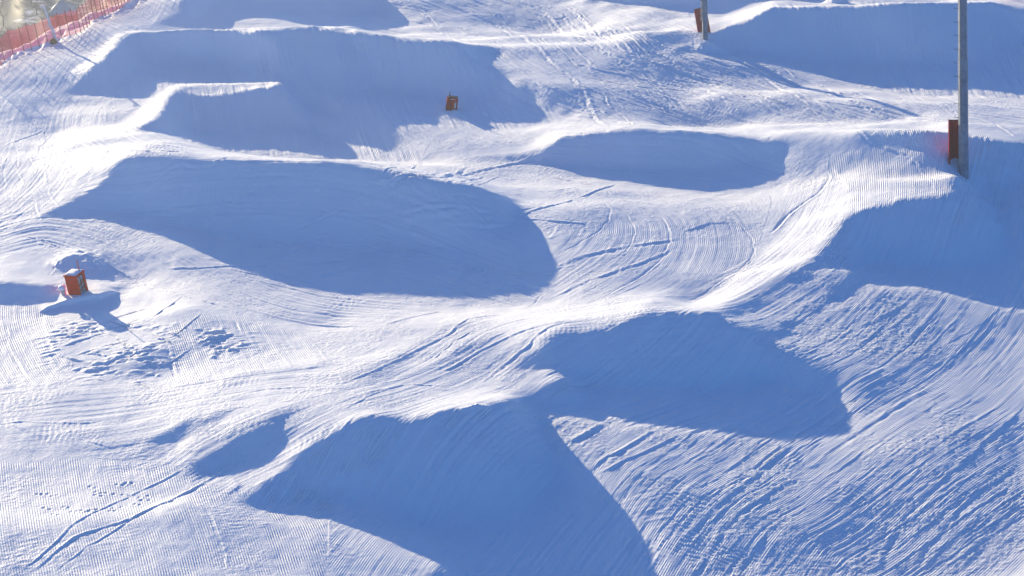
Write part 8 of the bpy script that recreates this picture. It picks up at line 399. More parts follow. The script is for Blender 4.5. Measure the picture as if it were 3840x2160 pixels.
    ([(-4.84,113.08),(-3.77,112.29),(-2.71,111.19),(-1.66,109.22),(-0.62,105.1)],0.3,0.03,'cat'),
    ([(0.67,99.43),(1.96,97.52),(3.22,96.04),(4.44,94.34)],0.3,0.06,'cat'),
    ([(13.75,100.63),(15.5,95.78),(17.32,92.44)],0.3,0.06,'ski'),
    ([(14.77,103.79),(16.68,102.2),(18.52,100.51),(20.25,98.57),(21.27,93.85)],0.14,0.045,'ski'),
    ([(-24.66,85.65),(-24.82,86.65),(-24.96,87.73),(-25.37,89.1)],0.14,0.03,'cat'),
    ([(-24.71,96.5),(-24.82,97.98),(-25.31,99.52),(-25.5,100.68)],0.14,0.02,'cat'),
    ([(-28.17,101.06),(-28.43,103.16),(-28.98,105.49),(-29.03,107.29)],0.2,0.03,'cat'),
    ([(-22.69,85.78),(-22.81,86.99),(-22.86,88.48),(-23.57,90.57)],0.2,0.02,'cat'),
    ([(-25.42,97.45),(-25.62,99.02),(-25.61,100.2),(-25.89,101.38)],0.2,0.02,'cat'),
    ([(-22.4,85.01),(-22.5,86.29),(-22.82,88.24),(-23.37,90.95)],0.2,0.02,'cat'),
    ([(-28.2,100.42),(-28.36,101.89),(-28.93,103.52),(-28.76,105.05)],0.2,0.02,'cat'),
    ([(-26.23,99.25),(-26.46,100.95),(-27.04,102.95),(-26.87,105.3)],0.2,0.02,'cat'),
    ([(-22.19,84.02),(-22.23,84.45),(-22.25,84.85),(-21.89,85.08)],0.2,0.03,'cat'),
    ([(-23.53,89.57),(-23.91,91.66),(-24.33,93.09),(-24.21,94.15)],0.2,0.03,'cat'),
    ([(-23.37,88.02),(-23.73,89.55),(-23.82,91.7),(-23.92,93.26)],0.2,0.03,'cat'),
    ([(-24.97,94.43),(-24.6,93.1),(-23.92,91.16),(-23.5,88.93)],0.14,0.02,'cat'),
    ([(-25.0,90.02),(-24.45,88.37),(-24.11,86.91),(-23.28,85.52)],0.14,0.02,'cat'),
    ([(-22.89,84.72),(-22.57,83.96),(-22.2,83.19),(-21.96,82.51)],0.14,0.03,'cat'),
    ([(-26.21,97.42),(-26.03,96.73),(-25.52,96.13),(-25.53,95.44)],0.14,0.02,'cat'),
    ([(-22.84,83.99),(-22.36,82.59),(-21.87,81.23),(-21.5,79.96)],0.2,0.02,'cat'),
    ([(-24.34,89.65),(-23.69,87.74),(-23.05,86.12),(-23.17,85.07)],0.14,0.02,'cat'),
    ([(-22.04,84.22),(-21.79,83.12),(-21.14,81.9),(-20.94,81.19)],0.2,0.02,'cat'),
    ([(-22.81,86.3),(-22.49,85.37),(-22.28,84.56),(-21.94,83.67)],0.2,0.02,'cat'),
    ([(-26.28,100.42),(-26.08,99.76),(-25.67,99.01),(-25.59,98.01)],0.2,0.03,'cat'),
    ([(-24.68,88.2),(-24.19,86.49),(-23.47,84.97),(-23.45,83.56)],0.14,0.02,'cat'),
    ([(-24.78,86.49),(-24.38,85.28),(-24.2,84.1),(-23.71,82.82)],0.2,0.02,'cat'),
    ([(-16.44,80.71),(-15.38,81.09),(-14.29,81.32),(-13.15,81.21)],0.25,0.03,'cat'),
    ([(-17.01,81.47),(-15.7,81.09),(-14.43,80.91),(-13.2,80.96)],0.14,0.05,'cat'),
    ([(-7.75,77.14),(-7.28,77.51),(-6.78,77.68),(-6.29,77.76)],0.25,0.03,'cat'),
    ([(-11.03,80.85),(-9.69,81.0),(-8.4,81.67),(-7.02,81.34)],0.25,0.05,'cat'),
    ([(-7.57,74.45),(-7.09,74.68),(-6.62,75.11),(-6.13,75.3)],0.14,0.03,'cat'),
    ([(-0.91,80.59),(0.54,83.73),(2.04,84.37),(3.58,85.65)],0.14,0.03,'cat'),
    ([(-9.01,80.66),(-8.49,81.11),(-7.93,81.19),(-7.37,81.3)],0.14,0.03,'cat'),
    ([(-13.67,80.25),(-13.19,80.33),(-12.7,80.42),(-12.2,80.35)],0.14,0.05,'cat'),
    ([(-4.54,81.23),(-3.79,81.25),(-3.03,81.06),(-2.33,82.77)],0.14,0.03,'cat'),
    ([(-19.33,83.84),(-18.43,83.95),(-17.5,83.82),(-16.54,83.56)],0.14,0.03,'cat'),
    ([(-6.34,81.09),(-5.29,81.45),(-4.32,83.55),(-3.41,88.54)],0.25,0.03,'cat'),
    ([(-8.29,81.69),(-6.89,81.35),(-5.59,82.16),(-4.61,89.76)],0.25,0.05,'cat'),
    ([(-7.64,74.5),(-7.0,74.61),(-6.38,75.04),(-5.73,75.11)],0.14,0.03,'cat'),
    ([(-13.86,78.3),(-12.74,78.99),(-11.56,79.45),(-10.32,79.51)],0.25,0.05,'cat'),
    ([(-5.96,78.74),(-4.67,79.0),(-3.37,78.83),(-2.09,79.08)],0.25,0.03,'cat'),
    ([(-16.03,82.76),(-14.18,82.95),(-12.41,83.89),(-11.62,92.66)],0.14,0.03,'cat'),
    ([(-2.15,78.75),(-0.84,79.08),(0.5,80.41),(1.86,81.49)],0.25,0.03,'cat'),
    ([(-17.59,83.13),(-17.04,82.84),(-16.53,82.79),(-15.98,82.54)],0.25,0.05,'cat'),
    ([(-2.88,80.05),(-1.94,80.43),(-1.07,86.17),(-0.07,87.64)],0.14,0.05,'cat'),
    ([(-15.98,79.96),(-14.86,80.29),(-13.66,80.22),(-12.46,80.15)],0.25,0.05,'cat'),
    ([(-12.74,77.38),(-11.3,78.84),(-9.67,79.11),(-8.02,79.3)],0.14,0.05,'cat'),
    ([(-10.67,77.32),(-9.08,77.59),(-7.5,78.07),(-5.88,78.18)],0.14,0.03,'cat'),
    ([(-7.43,76.5),(-6.69,76.82),(-5.93,76.92),(-5.16,76.99)],0.25,0.03,'cat'),
    ([(-3.56,78.87),(-2.6,78.61),(-1.66,78.45),(-0.71,78.42)],0.25,0.03,'cat'),
    ([(-1.16,74.2),(0.22,74.33),(1.61,74.41),(3.0,74.67)],0.25,0.05,'cat'),
    ([(-7.91,77.49),(-6.31,77.89),(-4.68,77.92),(-3.05,77.81)],0.14,0.03,'cat'),
    ([(5.56,64.58),(7.17,66.23),(8.73,67.85),(10.38,70.93)],0.16,0.009075000000000001,'cat'),
    ([(15.33,58.99),(16.97,60.75),(18.68,62.83),(20.34,65.09)],0.1,0.012100000000000001,'cat'),
    ([(6.04,60.61),(8.56,64.4),(10.92,66.75),(13.43,70.85)],0.22,0.006050000000000001,'cat'),
    ([(7.54,55.58),(8.51,56.69),(9.46,57.85),(10.35,59.08)],0.22,0.006050000000000001,'cat'),
    ([(8.03,67.48),(9.49,69.52),(11.0,72.0),(12.35,74.05)],0.1,0.006050000000000001,'cat'),
    ([(17.01,60.2),(18.9,62.34),(20.77,64.45),(22.56,66.68)],0.16,0.012100000000000001,'cat'),
    ([(10.98,66.03),(13.85,69.57),(17.1,74.62),(19.92,78.19)],0.16,0.012100000000000001,'cat'),
    ([(14.04,66.25),(15.82,68.61),(17.64,71.18),(19.53,74.37)],0.1,0.006050000000000001,'cat'),
    ([(16.36,62.71),(19.4,66.47),(22.47,70.19),(25.48,74.06)],0.16,0.006050000000000001,'cat'),
    ([(8.23,64.61),(10.22,66.57),(12.29,69.26),(14.39,72.65)],0.16,0.009075000000000001,'cat'),
    ([(5.68,54.77),(7.74,57.17),(9.84,59.82),(11.95,63.08)],0.1,0.006050000000000001,'cat'),
    ([(13.38,55.66),(15.8,58.03),(18.4,61.04),(20.95,64.22)],0.16,0.012100000000000001,'cat'),
    ([(14.24,54.48),(15.35,55.52),(16.48,56.72),(17.58,58.08)],0.1,0.006050000000000001,'cat'),
    ([(7.35,60.48),(10.24,64.55),(13.02,67.62),(16.04,72.45)],0.22,0.009075000000000001,'cat'),
    ([(16.17,62.21),(18.76,65.38),(21.44,68.75),(24.03,72.19)],0.1,0.012100000000000001,'cat'),
    ([(8.16,58.79),(9.62,60.54),(11.14,62.74),(12.51,64.61)],0.22,0.012100000000000001,'cat'),
    ([(8.95,56.99),(11.49,59.86),(14.14,63.14),(16.84,67.06)],0.22,0.006050000000000001,'cat'),
    ([(6.77,55.76),(9.51,58.95),(12.42,62.8),(15.25,66.67)],0.1,0.012100000000000001,'cat'),
    ([(14.33,57.74),(15.57,59.01),(16.82,60.45),(18.04,62.08)],0.1,0.012100000000000001,'cat'),
    ([(14.97,59.14),(16.12,60.36),(17.29,61.74),(18.44,63.36)],0.22,0.006050000000000001,'cat'),
    ([(16.83,68.44),(19.47,71.82),(22.26,75.69),(24.65,78.57)],0.22,0.006050000000000001,'cat'),
    ([(14.58,68.49),(16.45,70.96),(18.46,74.07),(20.3,76.86)],0.1,0.006050000000000001,'cat'),
    ([(7.02,64.25),(8.82,66.32),(10.56,68.19),(12.37,71.26)],0.22,0.009075000000000001,'cat'),
    ([(5.38,61.24),(7.62,64.74),(9.71,66.94),(11.85,70.3)],0.1,0.012100000000000001,'cat'),
    ([(10.52,54.73),(12.09,56.35),(13.65,58.07),(15.16,59.97)],0.22,0.012100000000000001,'cat'),
    ([(6.92,53.31),(9.62,56.28),(12.43,59.59),(15.24,63.43)],0.1,0.006050000000000001,'cat'),
    ([(10.15,67.23),(11.75,69.61),(13.31,71.8),(14.95,74.91)],0.22,0.012100000000000001,'cat'),
    ([(10.87,59.52),(12.11,61.02),(13.33,62.53),(14.44,63.99)],0.1,0.009075000000000001,'cat'),
    ([(12.52,61.22),(15.24,64.24),(18.25,68.32),(21.28,72.8)],0.16,0.009075000000000001,'cat'),
    ([(16.01,53.62),(18.55,55.91),(21.07,58.21),(23.72,61.23)],0.1,0.009075000000000001,'cat'),
    ([(3.61,115.09),(5.28,109.28),(7.8,102.1)],0.4,0.022,'cat'),
    ([(5.76,109.42),(8.49,103.3),(11.76,100.16),(14.99,95.19)],0.22,0.034,'cat'),
    ([(5.36,109.18),(7.77,102.02),(10.6,99.17),(13.27,94.22)],0.16,0.05,'cat'),
    ([(3.64,114.72),(5.44,108.77),(7.94,102.0),(10.83,99.31)],0.22,0.022,'cat'),
    ([(5.72,108.28),(8.24,101.82),(11.22,99.02)],0.22,0.022,'cat'),
    ([(5.75,103.35),(8.45,100.28)],0.3,0.05,'cat'),
    ([(-1.27,117.63),(1.78,114.14),(4.1,105.36),(6.55,100.11),(8.42,94.57)],0.16,0.05,'cat'),
    ([(2.57,113.79),(4.87,104.13),(7.34,100.15)],0.22,0.034,'cat'),
    ([(1.1,116.71),(3.29,113.36),(5.61,103.53)],0.4,0.05,'cat'),
    ([(4.15,113.95),(6.14,107.81),(8.88,101.29),(11.83,98.09),(14.62,93.31)],0.3,0.05,'cat'),
    ([(10.83,101.88),(14.96,100.31),(18.34,94.58),(21.53,90.06)],0.22,0.022,'cat'),
    ([(6.08,109.14),(8.69,103.1),(12.19,100.08),(15.37,95.07),(18.47,90.83)],0.22,0.034,'cat'),
    ([(4.75,112.65),(6.98,103.86),(10.15,100.42),(13.18,95.99),(16.25,92.36)],0.16,0.034,'cat'),
    ([(2.1,114.1),(4.58,104.04),(7.15,100.17),(9.08,94.94)],0.3,0.034,'cat'),
    ([(1.17,114.29),(3.7,105.41),(6.11,100.36),(7.87,94.57)],0.4,0.022,'cat'),
    ([(5.07,112.23),(7.35,103.71),(10.43,100.17),(13.6,95.4)],0.16,0.022,'cat'),
    ([(3.18,113.48),(5.61,103.64),(8.0,100.27)],0.3,0.022,'cat'),
    ([(-7.68,116.87),(-5.92,114.6),(-4.36,112.11)],0.3,0.034,'cat'),
    ([(3.43,115.45),(5.11,111.44),(7.25,102.59),(10.16,99.72),(12.7,94.62)],0.3,0.022,'cat'),
    ([(1.63,116.9),(3.56,113.31),(5.91,103.22),(8.44,100.15),(10.75,95.07)],0.22,0.034,'cat'),
    ([(11.78,100.24),(14.88,95.23),(17.97,91.2)],0.16,0.022,'cat'),
    ([(3.44,114.97),(5.31,109.61),(7.78,102.11),(10.58,99.29),(13.15,94.46)],0.22,0.05,'cat'),
    ([(7.52,104.47),(11.21,101.95),(15.3,100.11),(18.77,94.3)],0.16,0.034,'cat'),
    ([(7.29,103.81),(10.24,100.23),(13.4,95.66),(16.36,92.12)],0.3,0.022,'cat'),
    ([(2.34,114.1),(4.74,104.17),(7.29,100.17)],0.3,0.022,'cat'),
    ([(3.07,116.16),(4.66,112.37),(6.93,102.83),(9.53,100.07)],0.3,0.022,'cat'),
    ([(-1.23,117.81),(1.62,114.31),(4.3,105.22),(6.68,100.09)],0.22,0.034,'cat'),
    ([(6.0,109.26),(8.85,103.21),(12.23,99.94),(15.43,95.06),(18.57,91.73)],0.4,0.034,'cat'),
    ([(2.38,113.97),(4.84,104.11)],0.16,0.034,'cat'),
    ([(6.29,105.82),(9.16,101.18),(12.11,97.94)],0.16,0.034,'cat'),
    ([(4.34,113.41),(6.45,104.63),(9.43,100.88),(12.38,97.15)],0.22,0.022,'cat'),
    ([(4.86,112.09),(7.03,102.75),(9.76,99.92)],0.22,0.022,'cat'),
    ([(3.27,115.92),(4.85,112.11),(7.14,102.73),(9.81,99.87)],0.16,0.05,'cat'),
    ([(6.17,107.5),(8.88,101.3),(11.94,98.17)],0.22,0.034,'cat'),
    ([(3.77,113.06),(6.25,103.19),(8.78,100.07)],0.22,0.034,'cat'),
    ([(9.91,102.44),(13.82,100.22),(17.03,95.45),(20.12,90.43)],0.4,0.022,'cat'),
    ([(-1.18,114.32),(1.43,106.68),(3.45,100.69)],0.16,0.022,'cat'),
    ([(3.85,113.07),(6.14,103.08),(8.77,100.26),(11.14,95.06)],0.3,0.034,'cat'),
    ([(9.98,102.48),(13.85,100.26),(17.09,95.38),(20.17,90.76)],0.3,0.022,'cat'),
    ([(6.23,108.4),(9.15,102.87),(12.68,99.99),(15.93,95.41),(18.77,90.38)],0.16,0.034,'cat'),
    ([(5.31,111.5),(7.81,103.51),(11.02,100.16),(14.24,95.27),(17.3,91.94)],0.16,0.022,'cat'),
    ([(-3.73,117.16),(-0.88,114.52),(1.81,106.38),(3.97,100.46)],0.22,0.05,'cat'),
    ([(5.54,111.11),(8.2,103.36),(11.49,100.14)],0.22,0.034,'cat'),
    ([(1.79,116.76),(3.6,113.34),(6.02,103.35),(8.48,100.25),(10.93,95.2)],0.22,0.022,'cat'),
    ([(-7.94,116.86),(-6.53,114.5),(-4.98,112.18),(-3.88,109.35),(-2.5,103.94)],0.3,0.034,'cat'),
    ([(2.84,116.22),(4.38,112.76),(6.71,102.81),(9.26,100.23)],0.22,0.022,'cat'),
    ([(4.37,112.8),(6.6,102.94),(9.33,100.26),(11.65,95.07)],0.4,0.034,'cat'),
    ([(-2.22,111.42),(-0.51,103.58),(0.84,99.12)],0.4,0.022,'cat'),
    ([(7.23,104.51),(10.8,102.13),(14.71,100.12)],0.3,0.05,'cat'),
    ([(4.23,112.69),(6.66,103.02),(9.15,100.25),(11.8,95.18)],0.3,0.05,'cat'),
    ([(-3.45,117.34),(-0.49,114.59),(2.17,106.46),(4.37,100.63),(6.12,94.55)],0.22,0.022,'cat'),
    ([(5.45,108.72),(7.91,101.86),(10.74,99.1),(13.42,94.19)],0.4,0.022,'cat'),
    ([(15.06,100.18),(18.34,94.54),(21.35,89.67)],0.3,0.034,'cat'),
    ([(8.51,101.58),(11.37,98.62)],0.4,0.05,'cat'),
    ([(3.62,114.91),(5.59,109.21),(8.12,101.85),(10.95,99.23)],0.3,0.034,'cat'),
    ([(2.15,113.96),(4.63,104.2),(6.94,100.17),(8.96,94.79)],0.3,0.022,'cat'),
    ([(2.68,106.24),(4.84,100.36)],0.3,0.05,'cat'),
    ([(8.26,103.37),(11.68,100.08),(14.82,95.35),(17.9,91.55)],0.3,0.034,'cat'),
    ([(-1.95,114.34),(0.51,107.26),(2.57,100.65),(4.32,94.64)],0.16,0.034,'cat'),
    ([(10.47,102.02),(14.58,100.35)],0.16,0.022,'cat'),
    ([(-5.88,114.39),(-4.36,111.85),(-3.06,108.5),(-1.75,103.07)],0.16,0.05,'cat'),
    ([(0.08,117.28),(2.48,113.83),(5.01,104.06),(7.48,100.24),(9.49,95.04)],0.4,0.034,'cat'),
    ([(-0.04,117.29),(2.43,114.0),(4.92,104.0),(7.49,100.18)],0.4,0.05,'cat'),
    ([(10.35,102.33),(14.21,100.37),(17.52,94.83),(20.69,90.43)],0.4,0.034,'cat'),
    ([(6.37,104.75),(9.48,100.93),(12.49,97.5)],0.16,0.022,'cat'),
    ([(5.26,57.96),(7.35,60.25),(10.48,64.34),(13.64,66.96),(16.81,71.89)],0.18,0.007700000000000001,'cat'),
    ([(6.14,57.29),(8.29,59.56),(11.49,63.47),(14.79,66.43),(18.11,71.44)],0.18,0.0165,'cat'),
    ([(9.51,47.92),(12.16,52.52),(14.85,54.95),(18.58,58.45)],0.12,0.0165,'cat'),
    ([(8.73,59.24),(11.95,63.07),(15.32,66.19)],0.12,0.007700000000000001,'cat'),
    ([(7.19,51.05),(9.38,54.86),(11.78,57.03),(15.19,60.4),(19.05,64.33)],0.12,0.0165,'cat'),
    ([(9.93,47.41),(12.61,51.88),(15.4,54.56),(19.12,57.86)],0.12,0.0165,'cat'),
    ([(6.84,56.76),(9.05,59.01),(12.29,62.77),(15.72,66.02),(19.15,71.07)],0.12,0.007700000000000001,'cat'),
    ([(8.78,48.86),(11.32,53.44),(13.89,55.67),(17.51,59.11)],0.08,0.0165,'cat'),
    ([(10.31,58.07),(13.63,61.64),(17.26,65.28)],0.08,0.011000000000000001,'cat'),
    ([(10.49,54.06),(12.99,56.29),(16.5,59.64),(20.41,63.31)],0.12,0.011000000000000001,'cat'),
    ([(5.89,52.68),(7.87,55.99),(10.15,58.19),(13.46,61.79),(17.07,65.38),(20.68,70.5)],0.18,0.007700000000000001,'cat'),
    ([(9.4,58.74),(12.66,62.44),(16.16,65.83),(19.64,70.89)],0.18,0.007700000000000001,'cat'),
    ([(7.36,50.8),(9.59,54.71),(12.01,56.89),(15.43,60.25),(19.32,64.18)],0.12,0.011000000000000001,'cat'),
    ([(7.55,50.54),(9.82,54.54),(12.26,56.74),(15.7,60.1)],0.18,0.0165,'cat'),
    ([(4.64,58.44),(6.67,60.73),(9.76,64.96),(12.83,67.39)],0.18,0.0165,'cat'),
    ([(3.75,54.96),(5.46,57.8),(7.56,60.09),(10.71,64.14),(13.9,66.84)],0.08,0.0165,'cat'),
    ([(3.06,55.76),(4.7,58.39),(6.74,60.69),(9.82,64.9),(12.91,67.35),(15.97,72.14)],0.18,0.0165,'cat'),
    ([(13.32,56.08),(16.87,59.44)],0.12,0.011000000000000001,'cat'),
    ([(8.82,48.8),(11.37,53.4),(13.95,55.62)],0.08,0.0165,'cat'),
    ([(8.24,59.6),(11.43,63.52),(14.72,66.46),(18.04,71.47)],0.12,0.007700000000000001,'cat'),
    ([(6.19,52.33),(8.21,55.73),(10.52,57.91),(13.85,61.44)],0.18,0.0165,'cat'),
    ([(12.23,52.44),(14.93,54.9),(18.66,58.37)],0.18,0.007700000000000001,'cat'),
    ([(8.51,49.21),(10.99,53.69),(13.53,55.93)],0.18,0.0165,'cat'),
    ([(13.7,55.8),(17.3,59.22)],0.08,0.0165,'cat'),
    ([(13.74,55.77),(17.35,59.19)],0.12,0.007700000000000001,'cat'),
    ([(5.69,57.63),(7.81,59.91),(10.97,63.91),(14.2,66.69)],0.12,0.007700000000000001,'cat'),
    ([(11.76,57.05),(15.16,60.42),(19.02,64.34)],0.12,0.007700000000000001,'cat'),
    ([(14.05,55.55),(17.69,59.02)],0.08,0.007700000000000001,'cat'),
    ([(8.0,49.9),(10.36,54.15),(12.85,56.37),(16.35,59.72)],0.08,0.007700000000000001,'cat'),
    ([(7.15,56.53),(9.38,58.76),(12.64,62.46)],0.18,0.0165,'cat'),
    ([(5.12,58.06),(7.19,60.36),(10.31,64.48)],0.18,0.011000000000000001,'cat'),
    ([(10.01,54.4),(12.46,56.61),(15.93,59.97)],0.08,0.0165,'cat'),
    ([(6.6,51.82),(8.69,55.38),(11.03,57.53),(14.38,60.98),(18.14,64.8)],0.12,0.0165,'cat'),
    ([(4.91,58.22),(6.97,60.52),(10.07,64.68),(13.19,67.2),(16.29,72.05)],0.08,0.007700000000000001,'cat'),
    ([(7.94,49.98),(10.3,54.2),(12.78,56.42),(16.27,59.77),(20.19,63.53)],0.08,0.0165,'cat'),
    ([(12.73,56.45),(16.22,59.8),(20.14,63.58)],0.18,0.0165,'cat'),
    ([(6.94,60.54),(10.04,64.71),(13.15,67.22),(16.25,72.06)],0.18,0.007700000000000001,'cat'),
    ([(4.38,58.65),(6.39,60.94),(9.45,65.22)],0.12,0.0165,'cat'),
    ([(5.27,57.95),(7.35,60.24),(10.48,64.33),(13.65,66.96)],0.12,0.007700000000000001,'cat'),
    ([(-9.16,75.27),(-7.9,75.75),(-6.64,76.55),(-5.33,76.8)],0.5,0.06,'cat'),
    ([(-16.61,81.81),(-16.1,82.08),(-15.53,81.91),(-15.1,82.62)],0.3,0.06,'cat'),
    ([(-14.76,81.5),(-13.57,81.3),(-12.39,81.11),(-11.24,81.23)],0.2,0.09,'cat'),
    ([(-5.55,79.29),(-4.22,79.11),(-2.91,79.05),(-1.61,79.3)],0.5,0.09,'cat'),
    ([(-3.06,74.2),(-2.17,74.87),(-1.26,75.34),(-0.34,75.46)],0.5,0.06,'cat'),
    ([(-6.71,81.24),(-5.07,81.07),(-3.57,83.89),(-2.02,88.94)],0.5,0.06,'cat'),
    ([(-3.74,80.9),(-2.18,86.72),(-0.36,89.01),(1.52,89.86)],0.5,0.09,'cat'),
    ([(-15.11,80.77),(-13.96,81.04),(-12.79,81.27),(-11.72,82.12)],0.2,0.06,'cat'),
    ([(-3.2,75.89),(-1.37,75.37),(0.44,74.53),(2.22,73.93)],0.2,0.09,'cat'),
    ([(-15.3,75.74),(-13.48,75.55),(-11.8,76.12),(-10.11,76.86)],0.2,0.09,'cat'),
    ([(-9.97,82.12),(-9.31,81.99),(-8.67,81.8),(-8.02,81.63)],0.2,0.09,'cat'),
    ([(-18.79,82.5),(-17.89,82.55),(-16.93,82.32),(-15.97,82.02)],0.2,0.06,'cat'),
    ([(-7.28,81.43),(-5.86,81.05),(-4.48,81.22),(-3.09,81.26)],0.3,0.09,'cat'),
    ([(-5.52,79.55),(-3.74,79.53),(-1.97,79.28),(-0.2,79.34)],0.3,0.09,'cat'),
    ([(-12.12,78.76),(-10.57,78.83),(-9.04,79.29),(-7.45,79.22)],0.3,0.09,'cat'),
    ([(-18.31,82.14),(-17.19,82.43),(-16.06,82.73),(-14.92,83.07)],0.3,0.06,'cat'),
    ([(-0.81,79.12),(0.66,79.46),(2.13,79.12),(3.61,79.15)],0.3,0.06,'cat'),
    ([(-14.56,78.0),(-13.41,79.8),(-12.0,80.26),(-10.58,80.76)],0.2,0.06,'cat'),
    ([(-3.5,80.08),(-2.68,79.89),(-1.86,79.94),(-1.04,80.13)],0.3,0.09,'cat'),
    ([(-0.73,78.66),(1.19,80.6),(3.22,83.32),(5.41,86.78)],0.3,0.06,'cat'),
    ([(-8.55,80.39),(-7.06,80.01),(-5.59,79.67),(-4.14,79.56)],0.3,0.06,'cat'),
    ([(-10.62,82.27),(-9.96,82.2),(-9.3,82.04),(-8.72,82.76)],0.2,0.09,'cat'),
    ([(-9.22,79.16),(-8.32,78.82),(-7.44,78.6),(-6.56,78.37)],0.5,0.06,'cat'),
    ([(-17.1,82.47),(-15.76,83.22),(-14.24,83.07),(-12.89,83.91)],0.3,0.09,'cat'),
    ([(-12.95,82.54),(-11.71,82.48),(-10.46,82.31),(-9.21,82.08)],0.3,0.06,'cat'),
    ([(-9.7,76.7),(-7.83,77.04),(-5.97,77.85),(-4.04,77.93)],0.2,0.09,'cat'),
    ([(-10.17,80.65),(-8.76,80.39),(-7.35,80.08),(-5.95,79.69)],0.2,0.06,'cat'),
    ([(-12.63,79.19),(-11.3,79.11),(-9.97,78.88),(-8.64,78.73)],0.2,0.06,'cat'),
    ([(-2.93,74.94),(-2.19,75.11),(-1.45,75.6),(-0.71,75.51)],0.3,0.09,'cat'),
    ([(-7.27,80.66),(-6.79,80.67),(-6.31,80.84),(-5.81,80.81)],0.3,0.06,'cat'),
    ([(-11.55,76.78),(-10.3,77.82),(-8.99,78.62),(-7.64,79.16)],0.5,0.09,'cat'),
    ([(-19.0,81.35),(-17.1,81.63),(-15.08,81.17),(-13.15,81.25)],0.3,0.09,'cat'),
    ([(-2.91,78.67),(-2.02,78.51),(-1.13,78.49),(-0.25,78.69)],0.5,0.06,'cat'),
    ([(-1.82,78.4),(-0.88,78.58),(0.05,78.93),(0.99,78.99)],0.3,0.06,'cat'),
    ([(-10.0,79.3),(-9.31,79.22),(-8.6,79.02),(-7.9,78.82)],0.5,0.06,'cat'),
    ([(-5.55,80.8),(-4.8,81.3),(-4.02,81.04),(-3.26,81.14)],0.2,0.09,'cat'),
    ([(-5.58,77.33),(-4.65,77.28),(-3.72,77.11),(-2.79,77.28)],0.3,0.09,'cat'),
    ([(-6.65,79.9),(-4.88,80.6),(-3.04,80.11),(-1.36,87.24)],0.3,0.06,'cat'),
    ([(-5.82,77.01),(-5.04,77.31),(-4.25,77.62),(-3.46,77.86)],0.5,0.09,'cat'),
    ([(-11.18,79.55),(-9.7,79.93),(-8.22,80.31),(-6.73,80.69)],0.2,0.09,'cat'),
    ([(-14.29,68.89),(-13.71,68.52),(-13.09,67.87),(-12.54,67.57)],0.16,0.1,'cat'),
    ([(-19.16,69.17),(-18.98,69.1),(-18.79,68.97),(-18.58,68.78)],0.1,0.13,'cat'),
    ([(-16.53,69.57),(-16.0,69.68),(-15.46,69.76),(-14.93,69.85)],0.16,0.13,'cat'),
    ([(-17.33,69.02),(-17.08,68.77),(-16.82,68.45),(-16.57,68.19)],0.16,0.1,'cat'),
    ([(-13.98,66.41),(-13.68,66.22),(-13.38,66.02),(-13.1,65.96)],0.16,0.1,'cat'),
    ([(-17.37,67.01),(-17.03,67.28),(-16.67,67.49),(-16.29,67.56)],0.22,0.13,'cat'),
    ([(-18.61,71.04),(-18.26,70.52),(-17.96,70.18),(-17.63,69.75)],0.22,0.13,'cat'),
    ([(-15.3,70.2),(-15.02,69.86),(-14.79,69.75),(-14.55,69.55)],0.22,0.1,'cat'),
    ([(-18.2,67.31),(-17.56,66.92),(-16.93,66.56),(-16.29,66.13)],0.22,0.07,'cat'),
    ([(-16.8,70.84),(-16.11,69.93),(-15.47,69.18),(-14.85,68.51)],0.1,0.1,'cat'),
    ([(-16.12,69.31),(-15.67,69.84),(-15.18,70.24),(-14.69,70.61)],0.1,0.07,'cat'),
    ([(-15.09,65.37),(-14.54,64.97),(-13.95,64.27),(-13.36,63.6)],0.1,0.07,'cat'),
    ([(-14.04,66.6),(-13.74,66.53),(-13.45,66.5),(-13.14,66.35)],0.22,0.13,'cat'),
    ([(-16.63,70.63),(-16.46,70.6),(-16.28,70.52),(-16.08,70.36)],0.22,0.07,'cat'),
    ([(-16.79,70.02),(-16.52,70.53),(-16.22,70.84),(-15.92,71.22)],0.22,0.07,'cat'),
    ([(-18.65,68.19),(-18.46,68.04),(-18.31,68.13),(-18.1,67.89)],0.22,0.13,'cat'),
    ([(-18.57,68.98),(-18.27,69.08),(-18.01,69.33),(-17.72,69.47)],0.16,0.13,'cat'),
    ([(-19.57,70.61),(-19.23,71.04),(-18.8,71.08),(-18.43,71.4)],0.1,0.13,'cat'),
    ([(-13.99,65.41),(-13.49,66.05),(-12.98,66.69),(-12.46,67.32)],0.16,0.07,'cat'),
    ([(-16.25,67.71),(-15.88,67.94),(-15.5,68.16),(-15.12,68.41)],0.22,0.07,'cat'),
    ([(-17.59,70.49),(-17.15,69.96),(-16.66,69.17),(-16.22,68.57)],0.16,0.07,'cat'),
    ([(-18.21,67.75),(-17.68,68.15),(-17.16,68.6),(-16.65,69.11)],0.22,0.13,'cat'),
    ([(-17.32,67.46),(-16.7,67.15),(-16.1,66.9),(-15.45,66.39)],0.22,0.07,'cat'),
    ([(-16.69,67.48),(-16.18,67.85),(-15.63,68.04),(-15.11,68.38)],0.1,0.1,'cat'),
    ([(-16.57,70.64),(-16.0,70.97),(-15.41,71.25),(-14.83,71.56)],0.1,0.13,'cat'),
    ([(-17.86,68.85),(-17.6,68.6),(-17.37,68.54),(-17.08,68.17)],0.1,0.1,'cat'),
    ([(-14.91,66.59),(-14.31,66.24),(-13.72,65.98),(-13.12,65.65)],0.1,0.07,'cat'),
    ([(-16.44,65.38),(-16.09,65.05),(-15.76,64.83),(-15.41,64.47)],0.22,0.07,'cat'),
    ([(-14.0,68.18),(-13.81,68.11),(-13.61,67.99),(-13.41,67.83)],0.22,0.1,'cat'),
    ([(-17.38,69.2),(-16.94,68.95),(-16.52,68.78),(-16.12,68.7)],0.1,0.1,'cat'),
